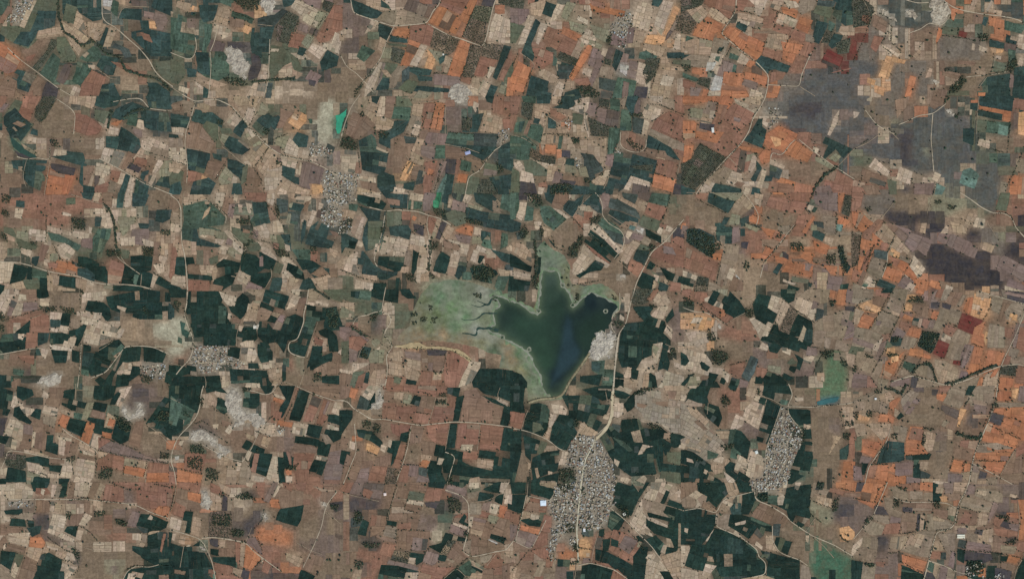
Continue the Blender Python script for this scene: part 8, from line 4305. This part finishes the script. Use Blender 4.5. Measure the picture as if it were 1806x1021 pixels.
shed(782, 97, 9, 9, 0.0, (222, 220, 212), 'tiny white pump house beside the speckled plantation at the top', 'pump_house', 0, 4)
shed(450, 577, 18, 16, 0.1, (204, 196, 184), 'white farmhouse at a track end among dark crops right of the left-hand village', 'farmhouse', 0, 5)
shed(1544, 703, 12, 10, 0.2, (222, 222, 222), 'tiny white farmhouse by the tree-lined bend right of the narrow blue pond', 'farmhouse', 0, 5)
shed(679, 871, 14, 14, 0.1, (214, 196, 190), 'pinkish farmhouse in grey scrub near the bottom centre', 'farmhouse', 2, 5)
shed(1101, 906, 14, 14, 0.5, (206, 204, 196), 'white farmhouse beside the diagonal road right of the big village', 'farmhouse', 0, 5)

# ------------------------------------------------------------------ trees
def crown_template(seed, lumps, sub):
    """a crown of several uneven leaf clumps, unit radius, with a tapered trunk below"""
    r = np.random.default_rng(seed)
    Vs, Fs, Tn = [], [], []
    n0 = 0
    ico = np.array([(0, 0, 1), (.89, 0, .45), (.28, .85, .45), (-.72, .53, .45), (-.72, -.53, .45), (.28, -.85, .45), (.72, .53, -.45), (-.28, .85, -.45), (-.89, 0, -.45), (-.28, -.85, -.45), (.72, -.53, -.45), (0, 0, -1)])
    icf = np.array([(0, 1, 2), (0, 2, 3), (0, 3, 4), (0, 4, 5), (0, 5, 1), (1, 6, 2), (2, 7, 3), (3, 8, 4), (4, 9, 5), (5, 10, 1), (2, 6, 7), (3, 7, 8), (4, 8, 9), (5, 9, 10), (1, 10, 6), (6, 11, 7), (7, 11, 8), (8, 11, 9), (9, 11, 10), (10, 11, 6)])
    for k in range(lumps):
        a = 2 * math.pi * k / max(lumps, 1) + r.uniform(-.5, .5)
        rad = 0 if (lumps == 1 or k == 0) else r.uniform(.35, .62)
        s = (r.uniform(.36, .58) if sub else r.uniform(.5, .72))
        c = np.array([rad * math.cos(a), rad * math.sin(a), 0.95 + r.uniform(-.2, .3)])
        v = ico * (1 + r.normal(0, .2, (12, 1))) * s + c
        keep = np.ones(len(icf), bool) if sub else icf.min(1) < 11
        if not sub: keep = (icf < 11).all(1)
        Vs.append(v); Fs.append(icf[keep] + n0); Tn.extend([r.uniform(.75, 1.3)] * int(keep.sum())); n0 += 12
    # trunk
    t = np.array([(.09, 0, 0), (-.05, .08, 0), (-.05, -.08, 0), (.04, 0, .8), (-.02, .04, .8), (-.02, -.04, .8)])
    Vs.append(t); Fs.append(np.array([(0, 1, 4), (0, 4, 3), (1, 2, 5), (1, 5, 4), (2, 0, 3), (2, 3, 5)]) + n0); Tn.extend([-1] * 6)
    return np.vstack(Vs), np.vstack(Fs), np.array(Tn)
LEAF = [lin((52, 64, 52)), lin((60, 67, 52)), lin((44, 58, 52)), lin((70, 72, 55)), lin((54, 72, 56)), lin((78, 76, 58))]
BARK = lin((96, 82, 70))
BIG = [crown_template(s, 8, True) for s in range(5)]
SML = [crown_template(20 + s, 3, False) for s in range(6)]
def forest(name, trees, zbase=None):
    """trees: (px, py, radius in px); one joined mesh"""
    VV, FF, CC = [], [], []
    n = 0
    tr = np.array(trees, float)
    kind = rng.integers(0, len(SML), len(tr))
    for k, (V, F, T) in enumerate(SML):
        sel = tr[kind == k]
        if not len(sel): continue
        a = rng.uniform(0, 6.28, len(sel)); s = sel[:, 2] * M
        ca, sa = np.cos(a), np.sin(a)
        X = (V[None, :, 0] * ca[:, None] - V[None, :, 1] * sa[:, None]) * s[:, None] + wx(sel[:, 0])[:, None]
        Y = (V[None, :, 0] * sa[:, None] + V[None, :, 1] * ca[:, None]) * s[:, None] + wy(sel[:, 1])[:, None]
        Z = V[None, :, 2] * s[:, None] * rng.uniform(.8, 1.1, (len(sel), 1)) + TOPZ * 0.6
        VV.append(np.stack([X, Y, Z], -1).reshape(-1, 3))
        FF.append((F[None] + (np.arange(len(sel)) * len(V))[:, None, None] + n).reshape(-1, 3)); n += len(sel) * len(V)
        lc = np.array(LEAF)[rng.integers(0, len(LEAF), len(sel))] * rng.uniform(.75, 1.25, (len(sel), 1))
        c = lc[:, None, :] * np.abs(T)[None, :, None]
        c[:, T < 0] = BARK
        CC.append(c.reshape(-1, 3))
    me = tri_mesh(name, np.vstack(VV), np.vstack(FF)); face_attrs(me, np.vstack(CC))
    return link(name, me, 'leaf')
def sample_in(p, spacing, rows=False, drop=0.1, jitter=0.3):
    d = main_dir(p); Rm = np.array([[d[0], -d[1]], [d[1], d[0]]])
    c = centroid(p); ext = float(np.hypot(*np.ptp(p, axis=0))) / 2 + spacing
    g = np.arange(-ext, ext, spacing)
    A, B = np.meshgrid(g, g)
    P = np.stack([A.ravel(), B.ravel()], -1) + rng.normal(0, spacing * (0.08 if rows else jitter), (A.size, 2))
    P = P @ Rm.T + c
    P = P[inside(p, P[:, 0], P[:, 1])]
    return P[rng.random(len(P)) > drop]
# single trees: the three hundred that show largest stand alone
LONE = [t for t in LONE if 0 < t[0] < W and 0 < t[1] < H]
sizes = [random.uniform(1.25, 2.3) for _ in LONE]
order = sorted(range(len(LONE)), key=lambda i: -sizes[i])
top = order[:300]; others = order[300:]
meshes = []
for i, (V, F, T) in enumerate(BIG):
    me = tri_mesh('field_tree', V, F)
    c = LEAF[i % 5][None] * np.abs(T)[:, None]; c[T < 0] = BARK
    face_attrs(me, c); me.materials.append(MAT['leaf']); meshes.append(me)
TL = where_labels([LONE[i] for i in top], 'large lone tree')
for n_, (i, lb) in enumerate(zip(top, TL)):
    o = bpy.data.objects.new('field_tree', meshes[n_ % 5]); COL.objects.link(o)
    s = sizes[i] * M
    o.location = (wx(LONE[i][0]), wy(LONE[i][1]), TOPZ * 0.6); o.scale = (s, s, s * random.uniform(.8, 1.05)); o.rotation_euler = (0, 0, random.uniform(0, 6.28))
    tag(o, lb, 'tree', 'large lone trees in the fields')
scat = [(LONE[i][0], LONE[i][1], sizes[i]) for i in others]
for n_, hline in enumerate(HEDGES + STREAMS):
    wet_ = n_ >= len(HEDGES)
    V, F, P = ribbon(hline, 1.0, 0, 0, 1.3 if wet_ else 1.7)
    for q in P:
        if random.random() < (0.95 if wet_ else 0.8): scat.append((q[0] + random.gauss(0, 1.3 if wet_ else .5), q[1] + random.gauss(0, 1.3 if wet_ else .5), random.uniform(.9, 2.0) if wet_ else random.uniform(.6, 1.35)))
for r in ROADS:                                            # odd trees along the roads
    for q in ribbon(r, 1, 0, 0, 6.0)[2]:
        if random.random() < 0.22: scat.append((q[0] + random.choice((-1, 1)) * random.uniform(1.4, 2.6), q[1] + random.uniform(-2, 2), random.uniform(.8, 1.7)))
for kind, code, p, col_, L, tl in FIELDS:                  # odd trees on field bounds
    if code in 'qQ': continue
    n = len(p)
    for i in range(n):
        a, b = p[i], p[(i + 1) % n]
        k = np.hypot(*(b - a)) / (16 if code in 'ptrbOvs' else 26)
        for _ in range(int(k) + (random.random() < k % 1)):
            if random.random() < 0.5:
                q = a + (b - a) * random.random(); scat.append((q[0], q[1], random.uniform(.65, 1.5)))
dry = inside
sa_ = np.array(scat); wet = inside(LAKE, sa_[:, 0], sa_[:, 1]); scat = [s for s, w_ in zip(scat, wet) if not w_]
scat += VTREES
for q in [(886, 595), (950, 549), (993, 503), (1010, 538), (933, 616), (1068, 549)]:
    ring = np.array([(q[0] + 4.2 * math.cos(a) * random.uniform(.85, 1.1), q[1] + 4.2 * math.sin(a) * random.uniform(.85, 1.1)) for a in np.linspace(0, 6.28, 13)[:-1]])
    me, P = cdt_mesh('islet', ring, 2.0, WZ + 0.3); rr = np.hypot(*(P - np.array(q)).T)
    point_col(me, np.where((rr < 3.0)[:, None], lin((62, 82, 62)), lin((146, 142, 126))))
    tag(link('islet', me, 'marsh'), where_labels([q], 'small pale-rimmed islet')[0] if False else
        {886: 'small pale-rimmed islet at the mouth of the lowest creek', 950: 'small pale-rimmed pit at the tip of the upper peninsula', 993: 'small pale-rimmed pit on the right bank of the upper inlet',
         1010: 'small pale-rimmed pit at the tip of the right peninsula', 933: 'small pale-rimmed pit on the lower left shore of the reservoir', 1068: 'small pale islet in the upper right arm of the reservoir'}[q[0]], None, None, 'structure')
    for _ in range(4): scat.append((q[0] + random.gauss(0, .9), q[1] + random.gauss(0, .9), random.uniform(.6, 1.0)))
tag(forest('scattered_trees', scat), 'small trees and bushes dotted along bounds, lanes and streams', 'trees', None, 'stuff')
# plantations and clumps
orch = [(c_, p) for k, c_, p, col_, L, tl in FIELDS if c_ in 'qQ']
OL = where_labels([centroid(p) for _, p in orch], 'plantation of small trees in rows')
for (c_, p), lb in zip(orch, OL):
    P = sample_in(p, 2.7, True, 0.10)
    if len(P): tag(forest('orchard', [(a, b, random.uniform(.85, 1.25)) for a, b in P]), lb, 'orchard', None, 'stuff')
clump = [p for c_, p, tl in POLY if c_ == 'X']
CL = where_labels([centroid(p) for p in clump], 'dense clump of dark trees')
for p, lb in zip(clump, CL):
    P = sample_in(p, 2.1, False, 0.10, 0.4)
    if len(P): tag(forest('tree_clump', [(a, b, random.uniform(.8, 1.7)) for a, b in P]), lb, 'tree clump', None, 'stuff')
